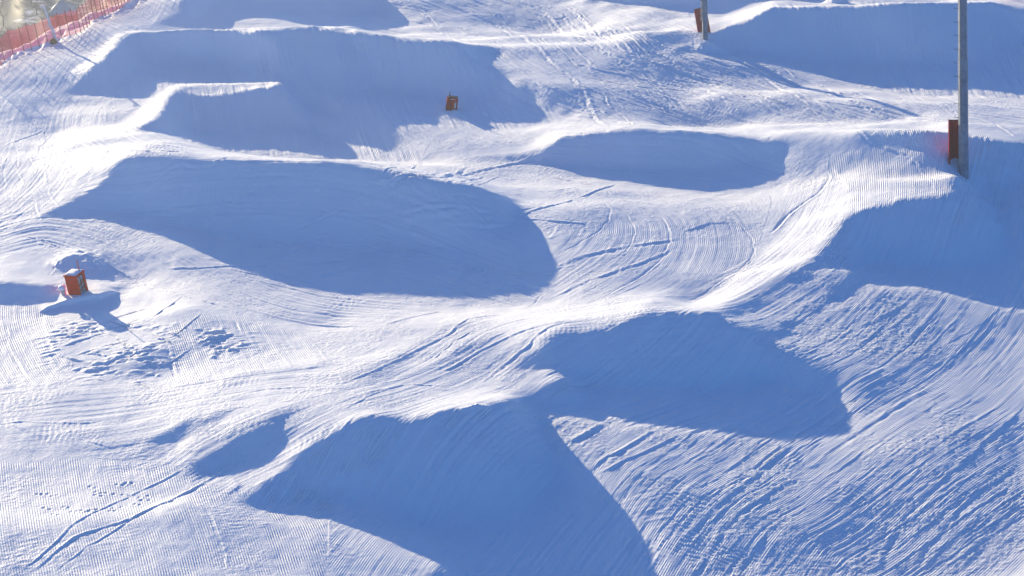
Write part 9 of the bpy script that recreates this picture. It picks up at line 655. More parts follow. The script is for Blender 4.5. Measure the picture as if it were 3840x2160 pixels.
    ([(-18.52,70.87),(-18.32,70.8),(-18.07,70.42),(-17.87,70.32)],0.16,0.13,'cat'),
    ([(-14.76,69.8),(-14.41,70.71),(-14.05,71.63),(-13.76,72.95)],0.22,0.1,'cat'),
    ([(-16.79,69.47),(-16.08,68.72),(-15.34,67.74),(-14.66,67.06)],0.1,0.07,'cat'),
    ([(-13.58,66.0),(-13.36,66.24),(-13.11,66.32),(-12.89,66.55)],0.16,0.07,'cat'),
    ([(-16.56,67.33),(-16.33,67.07),(-16.1,66.83),(-15.86,66.52)],0.22,0.13,'cat'),
    ([(-14.78,69.08),(-14.43,68.6),(-14.09,68.22),(-13.78,67.94)],0.16,0.13,'cat'),
    ([(-13.73,67.46),(-13.47,67.65),(-13.21,67.93),(-12.93,68.1)],0.1,0.07,'cat'),
    ([(-14.71,68.55),(-14.19,68.11),(-13.71,67.87),(-13.21,67.46)],0.22,0.07,'cat'),
    ([(-19.57,70.41),(-19.11,70.2),(-18.64,69.97),(-18.17,69.72)],0.1,0.07,'cat'),
    ([(-14.92,66.37),(-14.54,66.67),(-14.16,66.99),(-13.78,67.34)],0.16,0.07,'cat'),
    ([(-13.96,67.57),(-13.48,68.34),(-13.01,69.25),(-12.58,70.46)],0.1,0.07,'cat'),
    ([(-14.31,68.47),(-13.92,68.0),(-13.54,67.6),(-13.17,67.17)],0.16,0.13,'cat'),
    ([(-15.46,65.98),(-15.14,66.36),(-14.86,66.93),(-14.55,67.34)],0.1,0.13,'cat'),
    ([(-15.25,68.29),(-15.02,68.39),(-14.78,68.49),(-14.55,68.64)],0.1,0.078,'cat'),
    ([(11.34,57.31),(14.71,60.72)],0.12,0.018,'cat'),
    ([(13.46,55.98),(17.02,59.36)],0.09,0.027,'cat'),
    ([(3.42,55.34),(5.1,58.08),(7.17,60.37),(10.29,64.5),(13.43,67.07),(16.57,71.96)],0.12,0.018,'ski'),
    ([(14.83,54.97),(18.56,58.47)],0.09,0.018,'ski'),
    ([(10.77,46.41),(13.47,50.51),(16.51,53.76)],0.09,0.018,'cat'),
    ([(11.25,53.5),(13.81,55.72),(17.42,59.15)],0.12,0.018,'cat'),
    ([(12.03,52.7),(14.69,55.07),(18.42,58.6)],0.12,0.018,'cat'),
    ([(10.6,46.61),(13.29,50.77),(16.29,53.92)],0.09,0.018,'ski'),
    ([(10.52,57.91),(13.85,61.44),(17.52,65.13)],0.09,0.018,'cat'),
    ([(11.33,53.43),(13.9,55.66),(17.52,59.1)],0.12,0.018,'cat'),
    ([(4.45,54.16),(6.25,57.21)],0.16,0.027,'ski'),
    ([(13.4,56.02),(16.96,59.39)],0.16,0.018,'cat'),
    ([(8.43,49.32),(10.89,53.77),(13.42,56.01),(16.98,59.38)],0.12,0.018,'ski'),
    ([(7.4,60.21),(10.54,64.29)],0.12,0.018,'ski'),
    ([(11.77,53.01),(14.39,55.3),(18.08,58.82)],0.16,0.027,'cat'),
    ([(12.6,51.89),(15.39,54.56),(19.11,57.87)],0.16,0.018,'ski'),
    ([(5.33,53.19),(7.25,56.46),(9.48,58.69),(12.75,62.37),(16.25,65.79),(19.75,70.84)],0.16,0.018,'cat'),
    ([(9.19,58.9),(12.43,62.65),(15.89,65.95)],0.16,0.027,'ski'),
    ([(14.73,55.04),(18.46,58.57)],0.12,0.027,'cat'),
    ([(8.69,59.27),(11.91,63.1),(15.28,66.21)],0.16,0.018,'cat'),
    ([(5.34,53.19),(7.25,56.45),(9.49,58.68)],0.09,0.018,'cat'),
    ([(6.31,60.99),(9.36,65.28),(12.4,67.63),(15.38,72.28)],0.12,0.018,'cat'),
    ([(4.76,58.34),(6.8,60.64)],0.16,0.018,'cat'),
    ([(8.38,49.38),(10.84,53.8),(13.37,56.04),(16.92,59.41)],0.12,0.027,'cat'),
    ([(8.65,59.3),(11.86,63.14)],0.12,0.018,'cat'),
    ([(9.74,47.64),(12.41,52.19),(15.15,54.74),(18.87,58.14)],0.09,0.027,'ski'),
    ([(6.09,57.33),(8.24,59.6),(11.43,63.52)],0.16,0.027,'cat'),
    ([(12.75,51.64),(15.59,54.42)],0.16,0.018,'cat'),
    ([(14.38,55.3),(18.07,58.82)],0.16,0.027,'cat'),
    ([(6.59,56.95),(8.77,59.21),(12.0,63.03),(15.38,66.17)],0.09,0.027,'cat'),
    ([(2.76,56.1),(4.37,58.65),(6.39,60.94),(9.45,65.22),(12.5,67.58)],0.12,0.018,'cat'),
    ([(6.72,51.67),(8.82,55.27),(11.17,57.42),(14.54,60.86)],0.09,0.018,'cat'),
    ([(4.72,53.86),(6.55,56.98),(8.74,59.24),(11.96,63.06),(15.33,66.19),(18.72,71.22)],0.16,0.018,'ski'),
    ([(10.37,46.89),(13.05,51.15),(15.98,54.14)],0.12,0.027,'ski'),
    ([(6.47,51.98),(8.54,55.49),(10.87,57.65)],0.12,0.018,'ski'),
    ([(8.17,59.65),(11.35,63.58),(14.64,66.49),(17.94,71.5)],0.09,0.027,'ski'),
    ([(9.26,58.85),(12.51,62.58),(15.97,65.91)],0.12,0.027,'cat'),
    ([(4.51,58.54),(6.53,60.83)],0.12,0.018,'ski'),
    ([(8.87,48.74),(11.42,53.36)],0.09,0.027,'ski'),
    ([(8.82,59.17),(12.04,62.99),(15.43,66.14)],0.09,0.027,'cat'),
    ([(7.65,56.15),(9.92,58.37)],0.16,0.027,'ski'),
    ([(15.04,54.82),(18.77,58.26)],0.12,0.027,'cat'),
    ([(9.62,54.68),(12.04,56.87),(15.47,60.23)],0.12,0.018,'ski'),
    ([(13.21,56.14),(16.75,59.5)],0.12,0.018,'ski'),
    ([(12.22,56.76),(15.66,60.12),(19.57,64.04)],0.12,0.018,'cat')]
EDGES = [
    ([(-13.06,64.04),(-11.32,64.12),(-8.91,64.37),(-6.89,64.88)],0.05,0.9),
    ([(-6.89,64.88),(-7.55,66.95),(-8.29,68.6)],0.04,0.6),
    ([(-19.51,71.36),(-19.21,70.3),(-18.69,68.74),(-17.99,67.23),(-17.34,66.17)],0.05,0.4),
    ([(-12.07,59.83),(-11.59,59.23),(-11.13,58.7)],0.05,0.4),
    ([(-9.9,56.46),(-9.47,57.02),(-9.88,57.71)],0.06,0.5),
    ([(-19.01,61.9),(-18.15,61.38),(-16.97,60.49)],0.04,0.5),
    ([(15.42,85.55),(15.66,84.19),(15.65,81.79)],0.05,0.4),
    ([(7.72,79.13),(9.02,80.21),(10.38,80.4)],0.05,0.4),
    ([(-5.34,69.73),(-3.99,70.8),(-3.06,71.5),(-4.07,72.44)],0.05,0.5),
    ([(-19.8,71.56),(-19.02,72.2),(-18.14,72.44),(-17.42,72.65),(-16.69,73.6)],0.3,0.35)]
CLODS = [
    (-1.42,60.87,0.1,0.1),
    (-1.56,60.75,0.08,0.12),
    (-1.27,61.01,0.09,0.09),
    (-1.06,60.98,0.07,0.12),
    (-1.77,60.65,0.06,0.12),
    (-0.87,61.02,0.06,0.1),
    (19.1,109.34,0.5,0.4),
    (-19.11,76.73,0.28,0.8),
    (-19.6,76.13,0.2,0.6),
    (-18.42,76.05,0.22,0.6),
    (-2.95,96.8,0.1,0.9),
    (-3.51,97.56,0.04000000000000001,0.6),
    (11.37,104.18,0.2,0.5),
    (10.75,103.6,0.2,0.4),
    (-3.5,96.67,0.048,0.3),
    (-2.91,96.73,0.05600000000000001,0.3),
    (-3.17,96.23,0.04000000000000001,0.45)]
FENCE_LINE = [(-29.88,101.27),(-29.43,102.15),(-28.87,103.03),(-28.84,103.71),(-28.6,104.81),(-28.12,105.37),(-27.77,105.73),(-27.35,105.96),(-26.92,106.3),(-26.61,106.47),(-26.14,106.54),(-25.65,106.57),(-25.31,106.69),(-25.07,106.81),(-24.93,107.16),(-24.83,107.58),(-24.8,108.13),(-24.75,109.19),(-24.65,109.85),(-24.47,110.16),(-24.3,110.21),(-24.12,110.38),(-23.87,110.53),(-23.7,110.8),(-23.6,111.01),(-23.43,111.19),(-23.32,111.53),(-23.21,111.88),(-23.14,112.21),(-23.04,112.43),(-22.92,112.67),(-22.8,113.08),(-22.63,113.55),(-22.41,114.01)]
BANK_LINE = [(-30.47,101.84),(-29.84,104.04),(-29.12,105.03),(-28.72,105.46),(-28.07,106.17),(-27.78,106.46),(-27.57,106.67),(-27.24,107.39),(-26.87,107.73),(-26.53,108.27),(-26.03,108.88),(-25.5,109.61),(-25.42,110.5),(-24.83,110.79),(-24.37,111.12),(-23.94,111.47),(-23.56,112.06),(-23.32,112.59),(-23.13,113.28),(-22.91,116.49)]
PRINT_AREA = [(-17.35, 57.89), (-13.29, 57.48), (-12.56, 55.97), (-14.18, 55.01), (-15.82, 55.31)]
NEAR_MAST = (21.33, 83.76, 0.97)
FAR_MAST = (11.04, 104.73, 0.77)
LEFT_BOX = (-18.36, 72.99, -0.05)
MID_BOX = (-3.26, 97.24, -0.74)
BRANCH_POST = (-26.66, 106.42, 0.15)
HUT_AIM = (-27.16, 111.6, 0.14)
CORNER_NET = (29.65, 108.37, 1.92)

# ------------------------------------------------------------------ small numpy tools
def smooth01(x):
    x = np.clip(x, 0, 1)
    return x * x * (3 - 2 * x)

_rng = np.random.RandomState(11)
_LAT = _rng.rand(512, 512).astype(np.float32) * 2 - 1
def vnoise(x, y, seed=0):
    """smooth lattice noise in [-1,1]"""
    x = x + seed * 37.17; y = y + seed * 91.73
    i = np.floor(x).astype(np.int64); j = np.floor(y).astype(np.int64)
    fx = (x - i); fy = (y - j)
    fx = fx * fx * fx * (fx * (fx * 6 - 15) + 10); fy = fy * fy * fy * (fy * (fy * 6 - 15) + 10)
    i0 = i & 511; i1 = (i + 1) & 511; j0 = j & 511; j1 = (j + 1) & 511
    a = _LAT[i0, j0] * (1 - fx) + _LAT[i1, j0] * fx
    b = _LAT[i0, j1] * (1 - fx) + _LAT[i1, j1] * fx
    return a * (1 - fy) + b * fy

def catmull(pts, per=4):
    p = np.array(pts, float)
    if len(p) < 3: return p
    q = np.vstack([2 * p[0] - p[1], p, 2 * p[-1] - p[-2]])
    out = []
    for k in range(1, len(q) - 2):
        for t in np.arange(per) / per:
            out.append(.5 * ((2 * q[k]) + (-q[k-1] + q[k+1]) * t + (2*q[k-1] - 5*q[k] + 4*q[k+1] - q[k+2]) * t*t
                             + (-q[k-1] + 3*q[k] - 3*q[k+1] + q[k+2]) * t**3))
    out.append(p[-1])
    return np.array(out)

def along_line(x, y, line, extend=True):
    """signed sideways distance and distance along a polyline for every point"""
    L = np.array(line, float)
    if extend:
        a = L[0] + (L[0] - L[1]) / np.hypot(*(L[0] - L[1])) * 25
        b = L[-1] + (L[-1] - L[-2]) / np.hypot(*(L[-1] - L[-2])) * 25
        L = np.vstack([a, L, b])
    best = np.full(x.shape, 1e9); d = np.zeros(x.shape); s = np.zeros(x.shape); acc = 0.0
    for k in range(len(L) - 1):
        e = L[k+1] - L[k]; l = math.hypot(*e)
        if l < 1e-6: continue
        e = e / l
        px = x - L[k, 0]; py = y - L[k, 1]
        t = np.clip(px * e[0] + py * e[1], 0, l)
        qx = px - t * e[0]; qy = py - t * e[1]
        dd = qx * qx + qy * qy
        m = dd < best
        best[m] = dd[m]
        side = np.sign(e[0] * py - e[1] * px)
        d[m] = (np.sqrt(dd) * side)[m]; s[m] = (acc + t)[m]
        acc += l
    return d, s

# raster masks of world polygons on a coarse grid, blurred, sampled at any point
MX0, MY0, MSTEP, MNX, MNY = -48.0, 40.0, .2, 480, 480
def box_blur(a, n):
    for ax in (0, 1):
        for _ in range(3):
            pad = [(0, 0), (0, 0)]; pad[ax] = (n + 1, n)
            c = np.cumsum(np.pad(a, pad, mode='edge'), axis=ax)
            m = a.shape[ax]
            a = (np.take(c, range(2*n+1, 2*n+1+m), axis=ax) - np.take(c, range(0, m), axis=ax)) / (2*n+1)
    return a
def poly_mask(poly, blur=2):
    gy, gx = np.mgrid[0:MNY, 0:MNX]
    gx = MX0 + gx * MSTEP; gy = MY0 + gy * MSTEP
    inside = np.zeros(gx.shape, bool)
    n = len(poly)
    for k in range(n):
        x0, y0 = poly[k]; x1, y1 = poly[(k+1) % n]
        if y0 == y1: continue
        c = ((y0 <= gy) != (y1 <= gy)) & (gx < x0 + (gy - y0) / (y1 - y0) * (x1 - x0))
        inside ^= c
    return box_blur(inside.astype(float), blur)
def sample(mask, x, y):
    a = np.clip((y - MY0) / MSTEP, 0, MNY - 1.001); b = np.clip((x - MX0) / MSTEP, 0, MNX - 1.001)
    i = a.astype(int); j = b.astype(int); fa = a - i; fb = b - j
    return (mask[i, j] * (1-fb) + mask[i, j+1] * fb) * (1-fa) + (mask[i+1, j] * (1-fb) + mask[i+1, j+1] * fb) * fa

# ------------------------------------------------------------------ the terrain: surveyed heights, bank and valley
HT = np.zeros(H_SHAPE); KNOWN = np.zeros(H_SHAPE)
for row in HEIGHTS:
    step = np.cumsum(np.array(row[3:])); vals = np.concatenate([[row[2]], row[2] + np.cumsum(step)]) / 200.0
    HT[row[0], row[1]:row[1] + len(vals)] = vals; KNOWN[row[0], row[1]:row[1] + len(vals)] = 1
# let the surveyed patch run out softly into level ground
for _ in range(60):
    spread = np.zeros_like(HT); wt = np.zeros_like(HT)
    for ax in (0, 1):
        for sh in (-1, 1):
            spread += np.roll(HT, sh, ax); wt += 1
    HT = np.where(KNOWN > 0, HT, spread / wt * .97)
_az = R(SUN_AZ)
DX, DY = math.sin(_az), -math.cos(_az)
NX, NY = math.cos(_az), math.sin(_az)
_edge_u = smooth01(np.minimum(np.arange(H_SHAPE[0]), np.arange(H_SHAPE[0])[::-1]) / 25.0)
_edge_t = smooth01(np.minimum(np.arange(H_SHAPE[1]), np.arange(H_SHAPE[1])[::-1]) / 25.0)
HT = HT * _edge_u[:, None] * _edge_t[None]

def cubic_weights(f):
    g = 1 - f
    sharp = [-.5 * f * g * g, 1 - 2.5 * f * f + 1.5 * f * f * f, 1 - 2.5 * g * g + 1.5 * g * g * g, -.5 * g * f * f]
    soft = [g * g * g / 6, (4 - 6 * f * f + 3 * f * f * f) / 6, (4 - 6 * g * g + 3 * g * g * g) / 6, f * f * f / 6]
    return [.7 * p + .3 * q for p, q in zip(sharp, soft)]
def mounds(x, y):
    """cubic reading of the height table"""
    t = x * DX + y * DY; u = x * NX + y * NY
    a = (u - H_U0) / H_STEP; b = (t - H_T0) / H_STEP
    out = (a < 2) | (b < 2) | (a > H_SHAPE[0] - 4) | (b > H_SHAPE[1] - 4)
    a = np.clip(a, 1, H_SHAPE[0] - 3.01); b = np.clip(b, 1, H_SHAPE[1] - 3.01)
    i = a.astype(int); j = b.astype(int)
    wa = cubic_weights(a - i); wb = cubic_weights(b - j)
    z = np.zeros(np.shape(x))
    for p in range(4):
        for q in range(4):
            z = z + wa[p] * wb[q] * HT[i + p - 1, j + q - 1]
    return np.where(out, 0.0, z)
BANK = catmull(BANK_LINE, 3)
def bank_side(x, y):
    """metres beyond the crest of the snow bank (positive: the valley side)"""
    d, s = along_line(x, y, BANK)
    return d, s
def base_height(x, y):
    x = np.asarray(x, float); y = np.asarray(y, float)
    z = mounds(x, y)
    far = (x < -8) & (y > 60)
    d = np.full(x.shape, -50.0); s = np.zeros(x.shape)
    if far.any():
        dd, ss = bank_side(x[far], y[far]); d[far] = dd; s[far] = ss
    beyond = np.clip(d, 0, None)
    z = z * (1 - smooth01(beyond / 4.0))
    drop = 10.5 * (1 - np.exp(-np.clip(beyond - .15, 0, None) * 2.0 / 10.5))
    lip = .16 * np.exp(-(d / .55) ** 2)
    roll = smooth01((beyond - 3) / 4) * (.55 * vnoise(x / 3.1, y / 3.1, 3) + .2 * vnoise(x / 1.1, y / 1.1, 4))
    return z - drop + lip + roll, d

def ground_z(x, y):
    z, _ = base_height(np.array([float(x)]), np.array([float(y)]))
    for ps, hgt, rad in [((c[0], c[1]), c[2], c[3]) for c in CLODS]:
        r2 = ((x - ps[0])**2 + (y - ps[1])**2) / rad**2
        if r2 < 9 and rad > .3: z = z + hgt * math.exp(-r2)
    return float(z[0])

# ------------------------------------------------------------------ node helpers
def new_mat(name):
    m = bpy.data.materials.new(name); m.use_nodes = True
    nt = m.node_tree; nt.nodes.clear()
    out = nt.nodes.new('ShaderNodeOutputMaterial')
    b = nt.nodes.new('ShaderNodeBsdfPrincipled')
    nt.links.new(b.outputs[0], out.inputs[0])
    return m, nt, b, out
def mth(nt, op, a, b=None, c=None, clamp=False):
    n = nt.nodes.new('ShaderNodeMath'); n.operation = op; n.use_clamp = clamp
    for k, v in enumerate((a, b, c)):
        if v is None: continue
        if isinstance(v, (int, float)): n.inputs[k].default_value = v
        else: nt.links.new(v, n.inputs[k])
    return n.outputs[0]
def noise(nt, vec, scale, detail=3, rough=.5):
    n = nt.nodes.new('ShaderNodeTexNoise'); n.inputs['Scale'].default_value = scale
    n.inputs['Detail'].default_value = detail; n.inputs['Roughness'].default_value = rough
    if vec is not None: nt.links.new(vec, n.inputs['Vector'])
    return n.outputs['Fac']
def attr(nt, name):
    n = nt.nodes.new('ShaderNodeAttribute'); n.attribute_name = name
    return n.outputs['Fac']
def ramp(nt, fac, stops):
    n = nt.nodes.new('ShaderNodeValToRGB')
    e = n.color_ramp.elements
    while len(e) < len(stops): e.new(.5)
    for k, (p, c) in enumerate(stops):
        e[k].position = p; e[k].color = (*c, 1)
    nt.links.new(fac, n.inputs[0])
    return n.outputs[0]
def mixc(nt, fac, a, b):
    n = nt.nodes.new('ShaderNodeMix'); n.data_type = 'RGBA'
    if isinstance(fac, (int, float)): n.inputs[0].default_value = fac
    else: nt.links.new(fac, n.inputs[0])
    for k, v in ((6, a), (7, b)):
        if isinstance(v, tuple): n.inputs[k].default_value = (*v, 1)
        else: nt.links.new(v, n.inputs[k])
    return n.outputs[2]

def snow_material():
    m, nt, b, out = new_mat('snow')
    geo = nt.nodes.new('ShaderNodeNewGeometry'); pos = geo.outputs['Position']
    # colour: clean snow, frosty brush and earth on the valley floor
    wild = attr(nt, 'wild')
    nz = mth(nt, 'ADD', mth(nt, 'MULTIPLY', noise(nt, pos, .35, 4, .6), .75), mth(nt, 'MULTIPLY', noise(nt, pos, 2.2, 4, .65), .35))
    patch = mth(nt, 'MULTIPLY', ramp(nt, nz, [(.37, (0, 0, 0)), (.50, (1, 1, 1))]), wild)
    brush = ramp(nt, noise(nt, pos, 6, 4, .7), [(.3, (.018, .028, .05)), (.7, (.055, .08, .13))])
    clean = ramp(nt, noise(nt, pos, .6, 3), [(.3, (.83, .845, .87)), (.7, (.87, .88, .89))])
    nt.links.new(mixc(nt, patch, clean, brush), b.inputs['Base Color'])
    b.inputs['Roughness'].default_value = .62
    b.inputs['Specular IOR Level'].default_value = .25
    # relief: comb ridges left by the tiller, crumbs of snow, fine grain
    cd = attr(nt, 'comb_d'); ca = attr(nt, 'comb_amp'); ra = attr(nt, 'crumb')
    worn = ramp(nt, noise(nt, pos, 1.4, 3, .6), [(.38, (.08, .08, .08)), (.64, (1, 1, 1))])
    ph = mth(nt, 'MULTIPLY', cd, 2 * math.pi / COMB)
    comb = mth(nt, 'MULTIPLY', mth(nt, 'MULTIPLY', mth(nt, 'SINE', ph), ca), worn)
    comb = mth(nt, 'MULTIPLY', comb, COMB_H)
    crumb = mth(nt, 'MULTIPLY', mth(nt, 'MULTIPLY', noise(nt, pos, 7, 4, .6), ra), CRUMB_H)
    grain = mth(nt, 'MULTIPLY', noise(nt, pos, 22, 2, .5), GRAIN_H)
    hsum = mth(nt, 'ADD', mth(nt, 'ADD', comb, crumb), grain)
    bp = nt.nodes.new('ShaderNodeBump'); bp.inputs['Strength'].default_value = 1; bp.inputs['Distance'].default_value = 1
    nt.links.new(hsum, bp.inputs['Height']); nt.links.new(bp.outputs[0], b.inputs['Normal'])
    return m
COMB, COMB_H, CRUMB_H, GRAIN_H = .085, .0058, .040, .005
STREAK, ROUGHK, TRACKK = .8, .9, .9

# ------------------------------------------------------------------ build the snow ground
def build_ground():
    cd = np.linspace(-1.06, 1.06, 1380)
    cs = 1.06 + np.cumsum(np.geomspace(.004, 1.6, 30))
    c = np.concatenate([-cs[::-1], cd, cs])
    yd = np.concatenate([np.arange(47.5, 80, .048), np.arange(80, 125, .062)])
    yn = 47.5 - np.cumsum(np.geomspace(.06, 40, 26)); yf = yd[-1] + np.cumsum(np.geomspace(.08, 90, 48))
    yy = np.concatenate([yn[::-1], yd, yf])
    hw = np.maximum(.262 * yy + 7.2, 9.0)
    X = c[None, :] * hw[:, None]; Y = np.repeat(yy[:, None], len(c), 1)
    ny, nx = X.shape
    x = X.ravel(); y = Y.ravel()
    z, bd = base_height(x, y)
    wild = smooth01((bd - .9) / 1.5)
    comb_d = np.zeros_like(x); comb_a = np.zeros_like(x); crumb = np.full(x.shape, .35)
    core = (np.abs(x) < 40) & (y > 47) & (y < 126) & (bd < 1.5)
    idx = np.where(core)[0]
    xc = x[idx]; yc = y[idx]; dz = np.zeros(len(idx))
    wob = vnoise(xc / 1.3, yc / 1.3, 21) * .5 + vnoise(xc / .35, yc / .35, 22) * .22
    best = np.zeros(len(idx)); second = np.zeros(len(idx)); bcd = np.zeros(len(idx)); bca = np.zeros(len(idx)); cr = np.full(len(idx), .35)
    wsum = np.zeros(len(idx))
    for k, (nm, guide, poly, p) in enumerate(GROOMED):
        w = sample(poly_mask(poly, 3), xc, yc)
        w = smooth01((w + wob * .35 * (w > .02) * (w < .98) - .2) / .6)
        m = np.where(w > .01)[0]
        if not len(m): continue
        d, s = along_line(xc[m], yc[m], catmull(guide, 4))
        d = d + .015 * vnoise(s / 2.5, d * 0, k)
        A = p['streak'] * STREAK
        st = A * (.45 * vnoise(d / .065, s / 1.8, k) + .6 * vnoise(d / .14, s / 4.5, k + 30) + .5 * vnoise(d / .45, s / 9, k + 45) + .9 * vnoise(d / 2.1, s / 22, k + 60))
        # pass edges every tiller width
        pw = 3.1; fr = (d / pw + 100.37) % 1.0 * pw; A = A * .8
        edge = np.exp(-((fr - .12) / .06) ** 2) - .7 * np.exp(-((fr - .26) / .06) ** 2)
        st += A * .9 * edge * (.5 + .5 * vnoise(d / 3.1, s / 4.0, k + 90))
        # chatter: small cross ripples here and there
        on = smooth01((vnoise(d / .9, s / 2.2, k + 120) - .35) / .3)
        st += .007 * STREAK * on * np.sin(s * 2 * math.pi / .21 + 3 * vnoise(d / .5, s / .8, k + 140)) * p['rough']
        ro = p['rough'] * ROUGHK
        patch = smooth01((vnoise(xc[m] / 2.3, yc[m] / 2.3, k + 7) * .7 + vnoise(xc[m] / .8, yc[m] / .8, k + 8) * .4 + .25) / .7)
        st += ro * patch * (.0035 * vnoise(xc[m] / .26, yc[m] / .26, k + 11) + .007 * vnoise(xc[m] / .095, yc[m] / .095, k + 12))
        dz[m] += w[m] * st
        better = w[m] > best[m]
        mb = m[better]
        second[mb] = best[mb]; best[mb] = w[mb]
        bcd[mb] = d[better]; bca[mb] = p['cord']; cr[mb] = .35 + .9 * (p['rough'] * patch)[better]
        worse = m[~better]
        second[worse] = np.maximum(second[worse], w[worse])
    dz += .015 * vnoise(xc / .9, yc / .9, 200) + .006 * vnoise(xc / .3, yc / .3, 201)
    bca = bca * smooth01((best - second) / .4)
    # broken snow
    for k, (poly, a, wl) in enumerate(ROUGH):
        w = sample(poly_mask(poly, 3), xc, yc)
        m = np.where(w > .01)[0]
        if not len(m): continue
        xm = xc[m]; ym = yc[m]
        wl = wl * (.5 if a > .12 else .36); a = a * (.42 if a > .12 else .14)
        n1 = vnoise((xm + .25*ym) / (wl * 1.7), (ym - .25*xm) / (wl * .6), 300 + k); n2 = vnoise(xm / (wl * .8), ym / (wl * .4), 330 + k); n3 = vnoise(xm / (wl * .35), ym / (wl * .22), 360 + k)
        w = smooth01(w[m] * 1.2 - .1 + .25 * n1) * smooth01(.55 + 1.1 * vnoise(xm / 1.3, ym / 1.3, 390 + k) + .5 * vnoise(xm / .4, ym / .4, 395 + k))
        dz[m] += w * a * ROUGHK * (n1 - .3 * np.abs(n2) + .55 * n2 + .25 * n3)
        cr[m] = cr[m] + w * .8; bca[m] *= (1 - .8 * w)
    # tracks
    for k, (line, wd, dp, kind) in enumerate(TRACKS):
        L = catmull(line, 5)
        lo = L.min(0) - 1.2; hi = L.max(0) + 1.2
        m = np.where((xc > lo[0]) & (xc < hi[0]) & (yc > lo[1]) & (yc < hi[1]))[0]
        d, s = along_line(xc[m], yc[m], L, extend=False); wd = wd * .62; dp_k = dp * .62
        ln = np.hypot(*np.diff(L, axis=0).T).sum()
        fade = smooth01(np.minimum(s, ln - s) / 1.2 + .02)
        n = vnoise(s / .5, d * 0, 400 + k)
        d2 = d + .05 * n
        if kind == 'ski':
            prof = -np.exp(-(d2 / (wd * .5)) ** 2) + .55 * np.exp(-((d2 - wd * .75) / (wd * .35)) ** 2)
        else:
            prof = (np.exp(-((d2 - wd * .4) / (wd * .28)) ** 2) - .9 * np.exp(-((d2 + wd * .35) / (wd * .3)) ** 2)) * (.65 + .45 * n)
            prof += .35 * np.exp(-(d2 / wd) ** 2) * vnoise(s / .12, d / .12, 450 + k)
        dz[m] += TRACKK * dp_k * prof * fade
    for k, (line, hgt, run) in enumerate(EDGES):
        L = np.array(line, float); lo = L.min(0) - 3; hi = L.max(0) + 3
        m = np.where((xc > lo[0]) & (xc < hi[0]) & (yc > lo[1]) & (yc < hi[1]))[0]
        d, s = along_line(xc[m], yc[m], L, extend=False)
        ln = np.hypot(*np.diff(L, axis=0).T).sum()
        near = np.hypot(xc[m] - L[0, 0], yc[m] - L[0, 1]); nearb = np.hypot(xc[m] - L[-1, 0], yc[m] - L[-1, 1])
        fade = smooth01(np.minimum(s, ln - s) / .5)
        d = d + .012 * vnoise(s / .2, d * 0, 700 + k)
        dz[m] += hgt * .5 * fade * np.where(d > 0, np.exp(-d / run), np.exp(d / .035))
    # clods, digging heaps and footprints
    pits = []
    rr = random.Random(5)
    for c_ in FOOTPRINTS: pits.append((c_[0], c_[1], -.022, .075))
    for (cx, cy, hh, rad) in list(CLODS) + pits:
        m = np.where((np.abs(xc - cx) < 3.2 * rad) & (np.abs(yc - cy) < 3.2 * rad))[0]
        r2 = ((xc[m] - cx)**2 + (yc[m] - cy)**2) / rad**2
        dz[m] += hh * np.exp(-r2) * (1 + .25 * vnoise(xc[m] / (rad * .35), yc[m] / (rad * .35), 500)) + (.35 * abs(hh) * np.exp(-(np.sqrt(r2) - 1.5)**2 * 4) if hh < 0 else 0)
    ed = smooth01((1.5 - bd[idx]) / 1.0)
    # lumpy bank along the safety net
    bl = np.exp(-((bd[idx] + .5) / .9) ** 2)
    dz += bl * .13 * (vnoise(xc / .6, yc / .6, 600) * .7 + vnoise(xc / .25, yc / .25, 601) * .5)
    z[idx] += dz * ed
    comb_d[idx] = bcd; comb_a[idx] = bca * ed; crumb[idx] = cr
    me = bpy.data.meshes.new('snow_ground')
    me.vertices.add(len(x))
    me.vertices.foreach_set('co', np.stack([x, y, z], 1).astype(np.float32).ravel())
    q = (np.arange(ny - 1)[:, None] * nx + np.arange(nx - 1)[None]).ravel()
    faces = np.stack([q, q + 1, q + nx + 1, q + nx], 1).astype(np.int32)
    me.loops.add(faces.size); me.loops.foreach_set('vertex_index', faces.ravel())
    me.polygons.add(len(faces))
    me.polygons.foreach_set('loop_start', np.arange(0, faces.size, 4, dtype=np.int32))
    me.polygons.foreach_set('use_smooth', np.ones(len(faces), bool))
    me.update(calc_edges=True)
    for nm, v in (('comb_d', comb_d), ('comb_amp', comb_a), ('crumb', crumb), ('wild', wild)):
        a = me.attributes.new(nm, 'FLOAT', 'POINT'); a.data.foreach_set('value', v.astype(np.float32))
    me.materials.append(snow_material())
    o = bpy.data.objects.new('snow_ground', me); COL.objects.link(o)
    o['kind'] = 'structure'
    return o

